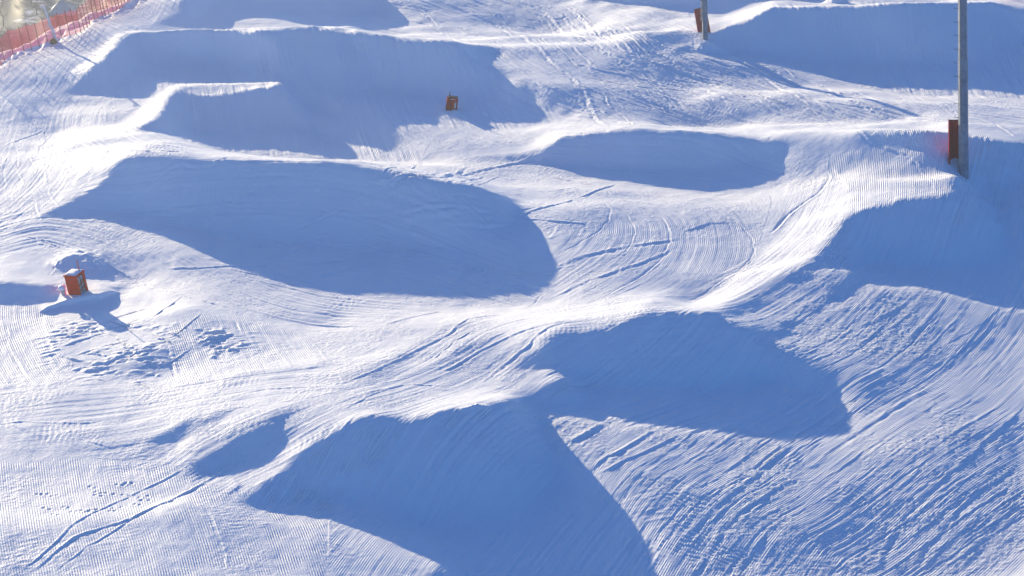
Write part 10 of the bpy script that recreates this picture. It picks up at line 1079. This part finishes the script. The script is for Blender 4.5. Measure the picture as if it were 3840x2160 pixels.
# ------------------------------------------------------------------ object helpers
def thing(name, label, cat, loc, rot=(0, 0, 0), group=None):
    o = bpy.data.objects.new(name, None); COL.objects.link(o)
    o.location = loc; o.rotation_euler = rot; o.empty_display_size = .2
    o['label'] = label; o['category'] = cat
    if group: o['group'] = group
    return o
def part(name, bm, mat, parent, label=None, smooth=False, bevel=0):
    if bevel:
        bmesh.ops.bevel(bm, geom=[e for e in bm.edges if e.calc_face_angle(0) > .6], offset=bevel, segments=2, affect='EDGES', profile=.6)
    bmesh.ops.recalc_face_normals(bm, faces=bm.faces)
    me = bpy.data.meshes.new(name); bm.to_mesh(me); bm.free()
    me.materials.append(mat)
    if smooth: me.polygons.foreach_set('use_smooth', [True] * len(me.polygons))
    o = bpy.data.objects.new(name, me); COL.objects.link(o)
    if parent is not None: o.parent = parent
    if label: o['label'] = label
    return o
def box(bm, size, at=(0, 0, 0), rot=None):
    r = bmesh.ops.create_cube(bm, size=1)['verts']
    M = Matrix.Translation(at) @ (rot.to_4x4() if rot else Matrix()) @ Matrix.Diagonal((*size, 1))
    bmesh.ops.transform(bm, matrix=M, verts=r); return r
def bar(bm, a, b, r0, r1=None, seg=8, caps=True):
    a = Vector(a); b = Vector(b); r1 = r0 if r1 is None else r1
    v = b - a; q = v.to_track_quat('Z', 'Y')
    rings = []
    for p, r in ((a, r0), (b, r1)):
        rings.append([bm.verts.new(p + q @ Vector((r * math.cos(k*2*math.pi/seg), r * math.sin(k*2*math.pi/seg), 0))) for k in range(seg)])
    for k in range(seg):
        bm.faces.new((rings[0][k], rings[0][(k+1) % seg], rings[1][(k+1) % seg], rings[1][k]))
    if caps:
        bm.faces.new(rings[0][::-1]); bm.faces.new(rings[1])
def lathe(bm, prof, seg=8, turn=0.0):
    rings = []
    for r, z in prof:
        rings.append([bm.verts.new((r * math.cos(turn + k*2*math.pi/seg), r * math.sin(turn + k*2*math.pi/seg), z)) for k in range(seg)])
    for a, b in zip(rings, rings[1:]):
        for k in range(seg): bm.faces.new((a[k], a[(k+1) % seg], b[(k+1) % seg], b[k]))
    bm.faces.new(rings[0][::-1]); bm.faces.new(rings[-1])

def paint(name, col, col2=None, rough=.5, metal=0, scale=6, bump=.0, bs=30, spec=.4):
    m, nt, b, out = new_mat(name)
    tc = nt.nodes.new('ShaderNodeTexCoord'); v = tc.outputs['Object']
    n = noise(nt, v, scale, 5, .65)
    c2 = col2 or tuple(x * .7 for x in col)
    nt.links.new(ramp(nt, n, [(.35, col2 or c2), (.62, col)]), b.inputs['Base Color'])
    b.inputs['Roughness'].default_value = rough; b.inputs['Metallic'].default_value = metal
    b.inputs['Specular IOR Level'].default_value = spec
    if bump:
        bp = nt.nodes.new('ShaderNodeBump'); bp.inputs['Distance'].default_value = bump; bp.inputs['Strength'].default_value = .8
        nt.links.new(noise(nt, v, bs, 4, .6), bp.inputs['Height']); nt.links.new(bp.outputs[0], b.inputs['Normal'])
    return m

M = {}
def materials():
    M['steel'] = paint('galvanised_steel', (.25, .285, .32), (.14, .165, .19), .5, .35, 3.0, .004, 14)
    M['dark'] = paint('dark_metal', (.05, .05, .055), (.03, .03, .035), .5, .5)
    M['cable'] = paint('grey_conduit', (.5, .5, .5), (.35, .35, .36), .5, .3)
    M['pad'] = paint('red_vinyl', (.35, .004, .009), (.26, .003, .007), .45, 0, 4, .006, 9)
    M['orange'] = paint('orange_red_paint', (.74, .010, .003), (.60, .008, .002), .7, 0, 5, .002, 20, .12)
    M['rust'] = paint('brown_red_paint', (.48, .006, .003), (.34, .004, .003), .7, 0, 5, .002, 20, .12)
    M['pale'] = paint('frosted_panel', (.55, .56, .58), (.32, .32, .33), .7, 0, 7)
    M['snowcap'] = paint('snow_cap', (.86, .87, .89), (.80, .82, .86), .65, 0, 5, .02, 7)
    M['stick'] = paint('red_marker_paint', (.62, .012, .02), (.45, .01, .015), .5)
    M['post'] = paint('dark_red_post', (.12, .03, .03), (.07, .02, .025), .6)
    M['birch'] = paint('pale_weathered_wood', (.85, .84, .82), (.66, .64, .61), .8, 0, 9, .01, 12)
    M['bag'] = paint('brown_sack', (.16, .045, .035), (.09, .028, .022), .8, 0, 6, .02, 10)
    M['twig'] = paint('frosted_twigs', (.17, .17, .18), (.08, .08, .085), .9, 0, 3)
    M['wall'] = paint('grey_brown_planks', (.20, .17, .15), (.12, .10, .09), .8, 0, 5, .01, 14)
    # roof: frosted shingles in courses
    m, nt, b, out = new_mat('frosted_shingles')
    uv = nt.nodes.new('ShaderNodeUVMap'); uv.uv_map = 'UVMap'
    br = nt.nodes.new('ShaderNodeTexBrick')
    br.inputs['Scale'].default_value = 1.0
    br.inputs['Brick Width'].default_value = .20; br.inputs['Row Height'].default_value = .13; br.inputs['Mortar Size'].default_value = .018
    br.inputs['Color1'].default_value = (.62, .65, .70, 1); br.inputs['Color2'].default_value = (.74, .77, .80, 1); br.inputs['Mortar'].default_value = (.26, .28, .32, 1)
    nt.links.new(uv.outputs[0], br.inputs['Vector']); nt.links.new(br.outputs['Color'], b.inputs['Base Color'])
    b.inputs['Roughness'].default_value = .8
    M['roof'] = m
    # net: woven red mesh, open between the cords
    m, nt, b, out = new_mat('red_net')
    uv = nt.nodes.new('ShaderNodeUVMap'); uv.uv_map = 'UVMap'
    sep = nt.nodes.new('ShaderNodeSeparateXYZ'); nt.links.new(uv.outputs[0], sep.inputs[0])
    holes = []
    for k in (0, 1):
        fr = mth(nt, 'FRACT', mth(nt, 'MULTIPLY', sep.outputs[k], 22))
        holes.append(mth(nt, 'LESS_THAN', fr, .23))
    cord = mth(nt, 'MAXIMUM', holes[0], holes[1])
    n = noise(nt, uv.outputs[0], .9, 3, .6)
    nt.links.new(ramp(nt, n, [(.3, (.46, .035, .085)), (.7, (.56, .07, .13))]), b.inputs['Base Color'])
    b.inputs['Roughness'].default_value = .8
    tr = nt.nodes.new('ShaderNodeBsdfTransparent'); mx = nt.nodes.new('ShaderNodeMixShader')
    tl = nt.nodes.new('ShaderNodeBsdfTranslucent'); tl.inputs[0].default_value = (.50, .04, .10, 1)
    mt = nt.nodes.new('ShaderNodeMixShader'); mt.inputs[0].default_value = .45
    nt.links.new(b.outputs[0], mt.inputs[1]); nt.links.new(tl.outputs[0], mt.inputs[2])
    nt.links.new(cord, mx.inputs[0]); nt.links.new(tr.outputs[0], mx.inputs[1]); nt.links.new(mt.outputs[0], mx.inputs[2])
    nt.links.new(mx.outputs[0], out.inputs[0])
    M['net'] = m

# ------------------------------------------------------------------ masts
def mast(loc, lean, label, base_r, top_r, height, joint, rung_from, rung_n, rung_gap, conduit):
    t = thing('lighting_mast', label, 'mast', loc, lean, 'steel masts beside the snow mounds')
    bm = bmesh.new(); lathe(bm, [(base_r, -1.2), (base_r * .985, joint)], 8, R(39.5))
    lower = part('lower_tube', bm, M['steel'], t)
    bm = bmesh.new(); lathe(bm, [(base_r * .93, joint - .02), (base_r * .93, joint + .3), (top_r, height)], 8, R(39.5))
    part('upper_tube', bm, M['steel'], t)
    bm = bmesh.new(); lathe(bm, [(base_r * 1.03, joint - .06), (base_r * 1.03, joint + .012)], 8, R(39.5))
    part('joint_collar', bm, M['steel'], t)
    for k in range(rung_n):
        z = rung_from + k * rung_gap
        rr = base_r * .97 if z < joint else base_r * .93
        bm = bmesh.new()
        a = Vector((-rr * .93, -.02, z)); b_ = a + Vector((-.17, 0, 0)); c_ = b_ + Vector((-.035, 0, .06))
        bar(bm, a, b_, .011, seg=6); bar(bm, b_, c_, .011, seg=6)
        part('rung', bm, M['dark'], t)
    if conduit:
        bm = bmesh.new(); bar(bm, (-base_r * 1.25, .0, 1.05), (-base_r * 1.2, .0, height - .5), .028, seg=8)
        part('conduit', bm, M['cable'], t)
        for k in range(2):
            bm = bmesh.new(); box(bm, (.12, .05, .05), (-base_r * 1.08, 0, 1.3 + .9 * k)); part('bracket', bm, M['dark'], t)
    return t

def curved_pad(name, label, loc, rot, rad, arc0, arc1, thick, height, seams):
    t = thing(name, label, 'safety pad', loc, rot)
    n = 20
    def shell(r0, r1, z0, z1, bm):
        V = []
        for k in range(n + 1):
            a = arc0 + (arc1 - arc0) * k / n
            V.append([bm.verts.new((r * math.cos(a), r * math.sin(a), z)) for r, z in ((r0, z0), (r1, z0), (r1, z1), (r0, z1))])
        for p, q in zip(V, V[1:]):
            for i in range(4): bm.faces.new((p[i], q[i], q[(i+1) % 4], p[(i+1) % 4]))
        bm.faces.new(V[0]); bm.faces.new(V[-1][::-1])
    bm = bmesh.new(); shell(rad - thick, rad, -1.0, height, bm)
    body = part('pad_cover', bm, M['pad'], t, bevel=.02)
    for z in seams:
        bm = bmesh.new(); shell(rad - thick - .012, rad + .012, z - .02, z + .02, bm)
        part('strap', bm, M['pad'], t)
    bm = bmesh.new(); shell(rad - thick - .01, rad + .01, height - .03, height + .012, bm)
    part('top_hem', bm, M['post'], t)
    return t

# ------------------------------------------------------------------ hydrant boxes
def left_box(loc):
    t = thing('hydrant_box', 'tilted orange red box with a snow covered lid and an open barred side', 'hydrant box', loc, (R(3), R(-6), R(-22)), 'red hydrant boxes dug into the snow')
    w, d, h = .60, .60, .92
    bm = bmesh.new(); box(bm, (w, .03, h + .3), (0, -d/2 + .015, h/2 - .15)); part('front_panel', bm, M['orange'], t, bevel=.006)
    bm = bmesh.new(); box(bm, (.03, d - .06, h + .3), (-w/2 + .015, 0, h/2 - .15)); part('side_panel', bm, M['orange'], t)
    bm = bmesh.new(); box(bm, (w, .03, h + .3), (0, d/2 - .015, h/2 - .15)); part('back_panel', bm, M['rust'], t)
    for y0, wd in ((-d/2 + .055, .05), (d/2 - .075, .09)):
        bm = bmesh.new(); box(bm, (.04, wd, h + .3), (w/2 - .018, y0, h/2 - .152)); part('corner_post', bm, M['orange'], t, bevel=.006)
    for z0, dz in ((.50, .10), (.26, .06)):
        bm = bmesh.new(); bar(bm, (w/2 - .012, -d/2 + .08, z0 - dz/2), (w/2 - .012, d/2 - .12, z0 + dz), .022, seg=6); part('crossbar', bm, M['rust'], t)
    bm = bmesh.new(); bar(bm, (w/2 - .008, -.03, -.1), (w/2 - .008, -.05, h - .1), .02, seg=6); part('crossbar', bm, M['dark'], t)
    bm = bmesh.new(); box(bm, (.05, d - .1, h + .1), (w/2 - .09, 0, h/2 - .15)); part('inner_panel', bm, M['pale'], t, 'pale frosted panel seen behind the bars')
    # lid with a rim and packed snow
    bm = bmesh.new(); box(bm, (w + .05, d + .05, .07), (0, 0, h + .036)); lid = part('lid', bm, M['orange'], t, bevel=.012)
    bm = bmesh.new()
    n = 10; V = []
    for i in range(n + 1):
        row = []
        for j in range(n + 1):
            a = (i / n - .5) * 2; b = (j / n - .5) * 2
            zz = .06 * (1 - a**6) * (1 - b**6) * (1 + .35 * math.sin(3*a + 1) * math.cos(2.5*b)) + .002
            row.append(bm.verts.new((a * (w/2 - .01), b * (d/2 - .01), h + .072 + zz)))
        V.append(row)
    for i in range(n):
        for j in range(n): bm.faces.new((V[i][j], V[i+1][j], V[i+1][j+1], V[i][j+1]))
    s = part('snow_cap', bm, M['snowcap'], lid, smooth=True)
    bm = bmesh.new(); bar(bm, (w/2 - .10, d/2 - .16, h + .05), (w/2 - .10, d/2 - .16, h + .62), .022, seg=8); part('marker_stick', bm, M['stick'], t)
    return t
def hose_stub(loc):
    t = thing('pipe_stub', 'short grey pipe end with a lump of snow on it, left of the orange box', 'pipe', loc, (R(14), R(-6), R(10)))
    bm = bmesh.new(); lathe(bm, [(.10, -.25), (.10, .22), (.125, .23), (.125, .30), (.085, .31)], 16); part('pipe', bm, M['pale'], t, smooth=False)
    bm = bmesh.new(); bmesh.ops.create_icosphere(bm, subdivisions=3, radius=.15)
    for v in bm.verts:
        k = 1 + .18 * math.sin(9 * v.co.x + 2) * math.cos(8 * v.co.y + 7 * v.co.z)
        v.co = Vector((v.co.x * k * 1.05, v.co.y * k * 1.05, max(v.co.z * k, -.05) * .75 + .33))
    part('snow_lump', bm, M['snowcap'], t, smooth=True)
def mid_box(loc):
    t = thing('hydrant_box', 'small brown red box with a slanted stake, standing in blue mound shade', 'hydrant box', loc, (R(-4), R(7), R(4)), 'red hydrant boxes dug into the snow')
    w, d, h = .60, .38, .52
    bm = bmesh.new(); box(bm, (w, .03, h + .25), (0, -d/2, h/2 - .125)); part('front_panel', bm, M['rust'], t, bevel=.008)
    for s in (-1, 1):
        bm = bmesh.new(); box(bm, (.03, d - .04, h + .22), (s * (w/2 - .018), .0, h/2 - .125)); part('side_panel', bm, M['rust'], t)
    bm = bmesh.new(); box(bm, (w, .03, h + .2), (0, d/2, h/2 - .125)); part('back_panel', bm, M['rust'], t)
    for s in (-1, 1):
        bm = bmesh.new(); box(bm, (.035, .02, h + .2), (s * (w/2 - .02), -d/2 - .026, h/2 - .1)); part('edge_strip', bm, M['post'], t)
    bm = bmesh.new(); box(bm, (w * .86, d * .8, .03), (.03, .05, h + .03)); part('lid', bm, M['dark'], t, 'dark grey lid', bevel=.008)
    bm = bmesh.new(); box(bm, (.30, .014, .022), (-.0, -d/2 - .023, h - .05), Matrix.Rotation(R(4), 3, 'Y')); part('handle', bm, M['birch'], t)
    bm = bmesh.new(); box(bm, (.10, .012, .30), (.165, -d/2 - .022, .13)); part('label_plate', bm, M['cable'], t, 'worn grey plate')
    bm = bmesh.new(); box(bm, (.085, .012, .03), (.165, -d/2 - .022, .33)); part('hasp', bm, M['pale'], t)
    bm = bmesh.new(); bar(bm, (-.03, -d/2 - .06, -.35), (-.20, -d/2 - .03, .86), .028, seg=8); part('stake', bm, M['post'], t)
    return t

# ------------------------------------------------------------------ the red net along the edge
def net_fence(line, label, height, lean, posts_at=None):
    P = np.array(line, float)
    x0, y0 = P[0]
    t = thing('safety_net_fence', label, 'net fence', (0, 0, 0))
    t.location = (x0, y0, ground_z(x0, y0))
    org = Vector(t.location)
    pr = random.Random(3)
    tops = []
    for (x, y) in P:
        z = ground_z(x, y)
        a = Vector((x, y, z - .25)) - org
        h = height * pr.uniform(.93, 1.07)
        b = Vector((x + lean * h + pr.uniform(-.04, .04), y + pr.uniform(-.05, .05), z + h)) - org
        bm = bmesh.new(); bar(bm, a, b, .024, .02, seg=6)
        part('post', bm, M['post'], t)
        tops.append((a + Vector((0, 0, .25)), b))
    bm = bmesh.new(); uvl = bm.loops.layers.uv.new('UVMap')
    sub = 5; rows = 6; V = []; run = 0; last = None
    for k in range(len(tops) - 1):
        for i in range(sub + (1 if k == len(tops) - 2 else 0)):
            f = i / sub
            A = tops[k][0].lerp(tops[k+1][0], f); B = tops[k][1].lerp(tops[k+1][1], f)
            if last is not None: run += (A - last).length
            last = A.copy()
            sag = .07 * math.sin(math.pi * f)
            col = []
            for r in range(rows + 1):
                q = r / rows
                p = A.lerp(B, .05 + q * .9) + Vector((0, .035 * math.sin(5 * run + 3 * q) * (f not in (0, 1)) - .02, -sag * q))
                col.append((bm.verts.new(p), run, q * height))
            V.append(col)
    for p, q in zip(V, V[1:]):
        for r in range(rows):
            fc = bm.faces.new((p[r][0], q[r][0], q[r+1][0], p[r+1][0]))
            for lp, src in zip(fc.loops, (p[r], q[r], q[r+1], p[r+1])): lp[uvl].uv = (src[1], src[2])
    part('net', bm, M['net'], t)
    return t

# ------------------------------------------------------------------ hut, brush, saplings
def hut(loc):
    t = thing('gazebo_hut', 'small hut with a steep pyramid roof of frosted shingles, half hidden behind the red net', 'hut', loc, (0, 0, R(4)))
    s, hgt, rh = .80, 1.55, .87
    e = .94
    bm = bmesh.new(); uvl = bm.loops.layers.uv.new('UVMap')
    base = [(-e, -e), (e, -e), (e, e), (-e, e)]
    for k in range(4):
        a = base[k]; b = base[(k+1) % 4]
        va = bm.verts.new((*a, hgt)); vb = bm.verts.new((*b, hgt)); vc = bm.verts.new((0, 0, hgt + rh))
        f = bm.faces.new((va, vb, vc)); sl = math.hypot(e, rh)
        for lp, uv in zip(f.loops, ((-e, 0), (e, 0), (0, sl))): lp[uvl].uv = uv
    f = bm.faces.new([bm.verts.new((*b, hgt - .002)) for b in base[::-1]])
    roof = part('roof', bm, M['roof'], t)
    for k in range(4):
        bm = bmesh.new(); bar(bm, (*base[k], hgt + .01), (0, 0, hgt + rh + .02), .05, .045, seg=6); part('hip_ridge', bm, M['pale'], roof)
    bm = bmesh.new()
    for k in range(4):
        a = base[k]; b = base[(k+1) % 4]
        cx, cy = (a[0]+b[0])/2, (a[1]+b[1])/2
        sz = (2*e, .06, .14) if k % 2 == 0 else (.06, 2*e - .13, .14)
        box(bm, sz, (cx, cy, hgt - .06))
    part('eave_board', bm, M['pale'], t)
    for (a, b, sx, sy) in ((0, -s, 2*s, .06), (0, s, 2*s, .06), (-s, 0, .06, 2*s - .13), (s, 0, .06, 2*s - .13)):
        bm = bmesh.new(); box(bm, (sx, sy, hgt + .4), (a, b, hgt/2 - .2 - .004)); part('wall', bm, M['wall'], t)
    bm = bmesh.new(); box(bm, (.62, .04, 1.35), (-.2, -s - .045, .72)); part('door', bm, M['dark'], t)
    return t

def shrub_mesh(bm, rr, hgt, spread, stems, depth=3, r0=.02):
    def grow(p, d, l, r, lv):
        q = p + d * l
        bar(bm, p, q, r, r * .6, seg=4, caps=False)
        if lv <= 0: return
        for _ in range(rr.choice((2, 3, 3))):
            nd = (d + Vector((rr.uniform(-1, 1), rr.uniform(-1, 1), rr.uniform(-.25, .7))) * .62).normalized()
            grow(p.lerp(q, rr.uniform(.5, 1)), nd, l * rr.uniform(.5, .8), r * .6, lv - 1)
    for _ in range(stems):
        a = rr.uniform(0, 6.283); tl = rr.uniform(.1, .9)
        d = Vector((math.cos(a) * tl * spread, math.sin(a) * tl * spread, 1)).normalized()
        p = Vector((rr.uniform(-.25, .25) * spread, rr.uniform(-.25, .25) * spread, -.1))
        grow(p, d, hgt * rr.uniform(.3, .48), r0, depth)
def sapling(loc, hgt, label, seed):
    rr = random.Random(seed)
    t = thing('bare_sapling', label, 'tree', loc, (0, 0, rr.uniform(0, 6)), 'bare saplings in the valley')
    bm = bmesh.new(); pts = [Vector((0, 0, -.2))]
    for k in range(7): pts.append(Vector((rr.uniform(-.05, .05) * k, rr.uniform(-.05, .05) * k, hgt * (k + 1) / 7)))
    for k in range(7): bar(bm, pts[k], pts[k+1], .045 * (1 - k / 8), .045 * (1 - (k+1) / 8), seg=6, caps=False)
    part('trunk', bm, M['twig'], t)
    bm = bmesh.new()
    for k in range(2, 7):
        for _ in range(4):
            a = rr.uniform(0, 6.283)
            d = Vector((math.cos(a), math.sin(a), rr.uniform(.5, 1.2))).normalized()
            q = pts[k] + d * hgt * rr.uniform(.08, .2) * (1.3 - k / 8)
            bar(bm, pts[k], q, .014, .006, seg=4, caps=False)
            for _ in range(3):
                d2 = (d + Vector((rr.uniform(-1, 1), rr.uniform(-1, 1), rr.uniform(-.2, .8))) * .7).normalized()
                s0 = pts[k].lerp(q, rr.uniform(.3, 1)); bar(bm, s0, s0 + d2 * hgt * .07, .008, .004, seg=3, caps=False)
    part('crown', bm, M['twig'], t)
    return t
def leaning_post(loc):
    t = thing('leaning_post', 'pale crooked wooden post leaning left behind the red net, with a bracket halfway up', 'post', loc, (0, 0, 0))
    bm = bmesh.new()
    pts = [(.16, 0, -.4), (.10, 0, .35), (-.06, 0, .95), (-.10, .01, 1.02), (-.30, .02, 1.95)]
    rad = [.085, .08, .072, .068, .055]
    for k in range(4): bar(bm, pts[k], pts[k+1], rad[k], rad[k+1], seg=10)
    part('shaft', bm, M['birch'], t)
    bm = bmesh.new(); box(bm, (.30, .09, .05), (-.13, -.06, .93)); box(bm, (.26, .05, .03), (-.12, -.07, .86)); part('bracket', bm, M['pale'], t, bevel=.006)
    bm = bmesh.new(); bar(bm, (-.62, .02, 2.02), (-.24, .02, 1.96), .03, .04, seg=8); bar(bm, (-.30, .02, 1.93), (-.31, .02, 2.1), .05, .04, seg=8); part('arm', bm, M['birch'], t)
def sack(loc):
    bm = bmesh.new(); bmesh.ops.create_icosphere(bm, subdivisions=3, radius=.3)
    for v in bm.verts:
        k = 1 + .10 * math.sin(11 * v.co.x + 1) * math.cos(9 * v.co.y) + .06 * math.sin(17 * v.co.z + 5 * v.co.x)
        v.co = Vector((v.co.x * k * .75, v.co.y * k * .6, v.co.z * k * .72 + .06))
    o = part('padding_sack', bm, M['bag'], None, smooth=True)
    o.location = loc; o['label'] = 'brown red padding bundle lying at the foot of the pale leaning post'; o['category'] = 'sack'

# ------------------------------------------------------------------ assemble
FOOTPRINTS = []
_fr = random.Random(9)
def scatter_prints():
    xs = [p[0] for p in PRINT_AREA]; ys = [p[1] for p in PRINT_AREA]
    cx, cy = sum(xs) / len(xs), sum(ys) / len(ys)
    while len(FOOTPRINTS) < 46:
        a, b, c = _fr.choice([(0, 1, 2), (0, 2, 3), (2, 3, 4), (0, 3, 4)])
        u, v = _fr.random(), _fr.random()
        if u + v > 1: u, v = 1 - u, 1 - v
        x = xs[a] + u * (xs[b] - xs[a]) + v * (xs[c] - xs[a]); y = ys[a] + u * (ys[b] - ys[a]) + v * (ys[c] - ys[a])
        FOOTPRINTS.append((x, y)); FOOTPRINTS.append((x + _fr.uniform(.15, .3), y + _fr.uniform(-.12, .12)))
scatter_prints()
materials()
build_ground()

def on(p, dz=0): return (p[0], p[1], ground_z(p[0], p[1]) + dz)
nm = NEAR_MAST
mast(on(nm), (R(-22), R(-1.3), 0), 'tall grey octagonal mast with side rungs, standing in the shade at the right edge', .235, .2, 14.0, 5.45, 2.72, 13, .635, False)
curved_pad('mast_pad', 'tall dark red padding shell standing behind the near rung mast', on((nm[0] - .19, nm[1] + .42)), (R(-22), R(-1), 0), .46, R(-8), R(188), .07, 2.25, (.70, 1.6))
fm = FAR_MAST
mast(on(fm), (R(-22), R(-1.3), 0), 'grey mast with a pale conduit, beside the broad mound at the top right', .165, .14, 3.6, 2.9, 1.75, 2, .85, True)
curved_pad('mast_pad', 'leaning dark red pad propped behind the distant mast', on((fm[0] - .02, fm[1] + .45), -.0), (R(-16), R(-11), R(0)), .62, R(48), R(120), .06, 1.55, (.5,))
lb = on(LEFT_BOX); left_box((lb[0], lb[1], lb[2] - .02))
hose_stub((lb[0] - .62, lb[1] - .05, lb[2]))
mid_box(on(MID_BOX, .10))

fl = catmull(FENCE_LINE, 1)
net_fence([tuple(p) for p in fl], 'long red net fence on thin posts along the snow bank at the top left', 1.5, -.15)
net_fence([(CORNER_NET[0] - .9, CORNER_NET[1] + 1.2), (CORNER_NET[0] + .3, CORNER_NET[1] + .9), (CORNER_NET[0] + 1.5, CORNER_NET[1] + .7), (CORNER_NET[0] + 3.0, CORNER_NET[1] + .5)],
          'short piece of red netting at the top right corner beyond the broad mound', 1.1, -.05)
leaning_post(on(BRANCH_POST)); sack((BRANCH_POST[0] + .05, BRANCH_POST[1] - .25, ground_z(BRANCH_POST[0] + .05, BRANCH_POST[1] - .25)))
hut((-34.3, 140.95, -10.25))
sapling((-37.0, 143.5, ground_z(-37.0, 143.5)), 2.3, 'tall thin bare sapling just left of the hut roof', 3)
sapling((-39.0, 141.0, ground_z(-39.0, 141.0)), 2.2, 'thin bare sapling at the far left edge above the red net', 8)
sapling((-38.0, 146.0, ground_z(-38.0, 146.0)), 1.1, 'low bare sapling between the two taller ones', 12)
def shrubs():
    rr = random.Random(21)
    protos = []
    for k in range(5):
        bm = bmesh.new(); shrub_mesh(bm, rr, rr.uniform(.9, 1.3), 1.5, 15, 3, .016)
        me = bpy.data.meshes.new('shrub'); bm.to_mesh(me); bm.free(); me.materials.append(M['twig']); protos.append(me)
    spots = [(-40.6, 138.0), (-39.4, 137.0), (-38.2, 136.2), (-37.0, 136.8), (-36.0, 135.2), (-40.2, 134.4), (-38.9, 133.6), (-37.4, 133.8),
             (-39.0, 130.8), (-37.2, 131.0), (-35.6, 131.8), (-34.8, 134.0), (-33.6, 132.0), (-32.6, 134.6), (-31.6, 136.4), (-30.8, 138.6),
             (-32.6, 143.8), (-31.6, 145.4), (-33.0, 146.6), (-39.8, 147.8), (-37.8, 149.0), (-41.6, 143.6), (-36.4, 151.0), (-33.8, 128.6), (-31.4, 131.0), (-30.2, 134.4), (-35.6, 128.0)]
    for (x, y) in spots:
        o = bpy.data.objects.new('frosted_shrub', rr.choice(protos)); COL.objects.link(o)
        o.location = (x, y, ground_z(x, y)); s = rr.uniform(.8, 1.3); o.scale = (s, s, s * rr.uniform(.8, 1.1)); o.rotation_euler = (0, 0, rr.uniform(0, 6.28))
        o['label'] = 'frosted leafless shrub in the brushy valley beyond the red net'; o['category'] = 'shrub'; o['group'] = 'frosted shrubs in the valley'
shrubs()

# ------------------------------------------------------------------ light, air, camera
def world():
    w = bpy.data.worlds.new('World'); SC.world = w; w.use_nodes = True
    nt = w.node_tree; bg = nt.nodes['Background']
    sky = nt.nodes.new('ShaderNodeTexSky'); sky.sky_type = 'NISHITA'; sky.sun_disc = False
    sky.sun_elevation = R(SUN_EL); sky.sun_rotation = R(-SUN_AZ); sky.altitude = 1500
    sky.air_density = SKY[1]; sky.dust_density = SKY[2]; sky.ozone_density = SKY[3]
    nt.links.new(sky.outputs[0], bg.inputs[0]); bg.inputs[1].default_value = SKY[0]
    ld = bpy.data.lights.new('sun', 'SUN'); ld.energy = SUN[0]; ld.angle = R(.5); ld.color = SUN[1]
    lo = bpy.data.objects.new('sun', ld); COL.objects.link(lo)
    v = Vector((math.sin(R(SUN_AZ)) * math.cos(R(SUN_EL)), -math.cos(R(SUN_AZ)) * math.cos(R(SUN_EL)), -math.sin(R(SUN_EL))))
    lo.rotation_euler = v.to_track_quat('-Z', 'Y').to_euler(); lo.location = (-60, 160, 60)
SKY = (.117, 1.0, .2, 8.0)
SUN = (4.6, (1.0, .83, .54))
EXPO = 1.08
HAZE = .00092
world()
def haze(density):
    bm = bmesh.new(); box(bm, (900, 900, 60), (0, 200, 17.5))
    m = bpy.data.materials.new('haze'); m.use_nodes = True; nt = m.node_tree; nt.nodes.clear()
    out = nt.nodes.new('ShaderNodeOutputMaterial'); v = nt.nodes.new('ShaderNodeVolumePrincipled')
    v.inputs['Color'].default_value = (.80, .89, 1.0, 1); v.inputs['Density'].default_value = density; v.inputs['Anisotropy'].default_value = .65
    nt.links.new(v.outputs[0], out.inputs['Volume'])
    o = part('haze', bm, m, None); o['kind'] = 'stuff'
haze(HAZE)
cam = bpy.data.cameras.new('camera'); cam.sensor_width = 36; cam.angle = R(CAM_HFOV); cam.clip_end = 6000; cam.clip_start = .5
co = bpy.data.objects.new('camera', cam); COL.objects.link(co)
co.location = (0, 0, CAM_H); co.rotation_euler = (R(90 - CAM_PITCH), 0, 0)
SC.camera = co
SC.view_settings.view_transform = 'Standard'; SC.view_settings.look = 'None'; SC.view_settings.gamma = 1
SC.view_settings.exposure = EXPO
SC.render.resolution_x, SC.render.resolution_y = 1024, 576
SC.cycles.max_bounces = 6; SC.cycles.diffuse_bounces = 3; SC.cycles.transparent_max_bounces = 12
SC.cycles.use_denoising = True; SC.cycles.use_adaptive_sampling = False
SC.cycles.denoising_prefilter = 'ACCURATE'; SC.cycles.denoising_input_passes = 'RGB_ALBEDO_NORMAL'
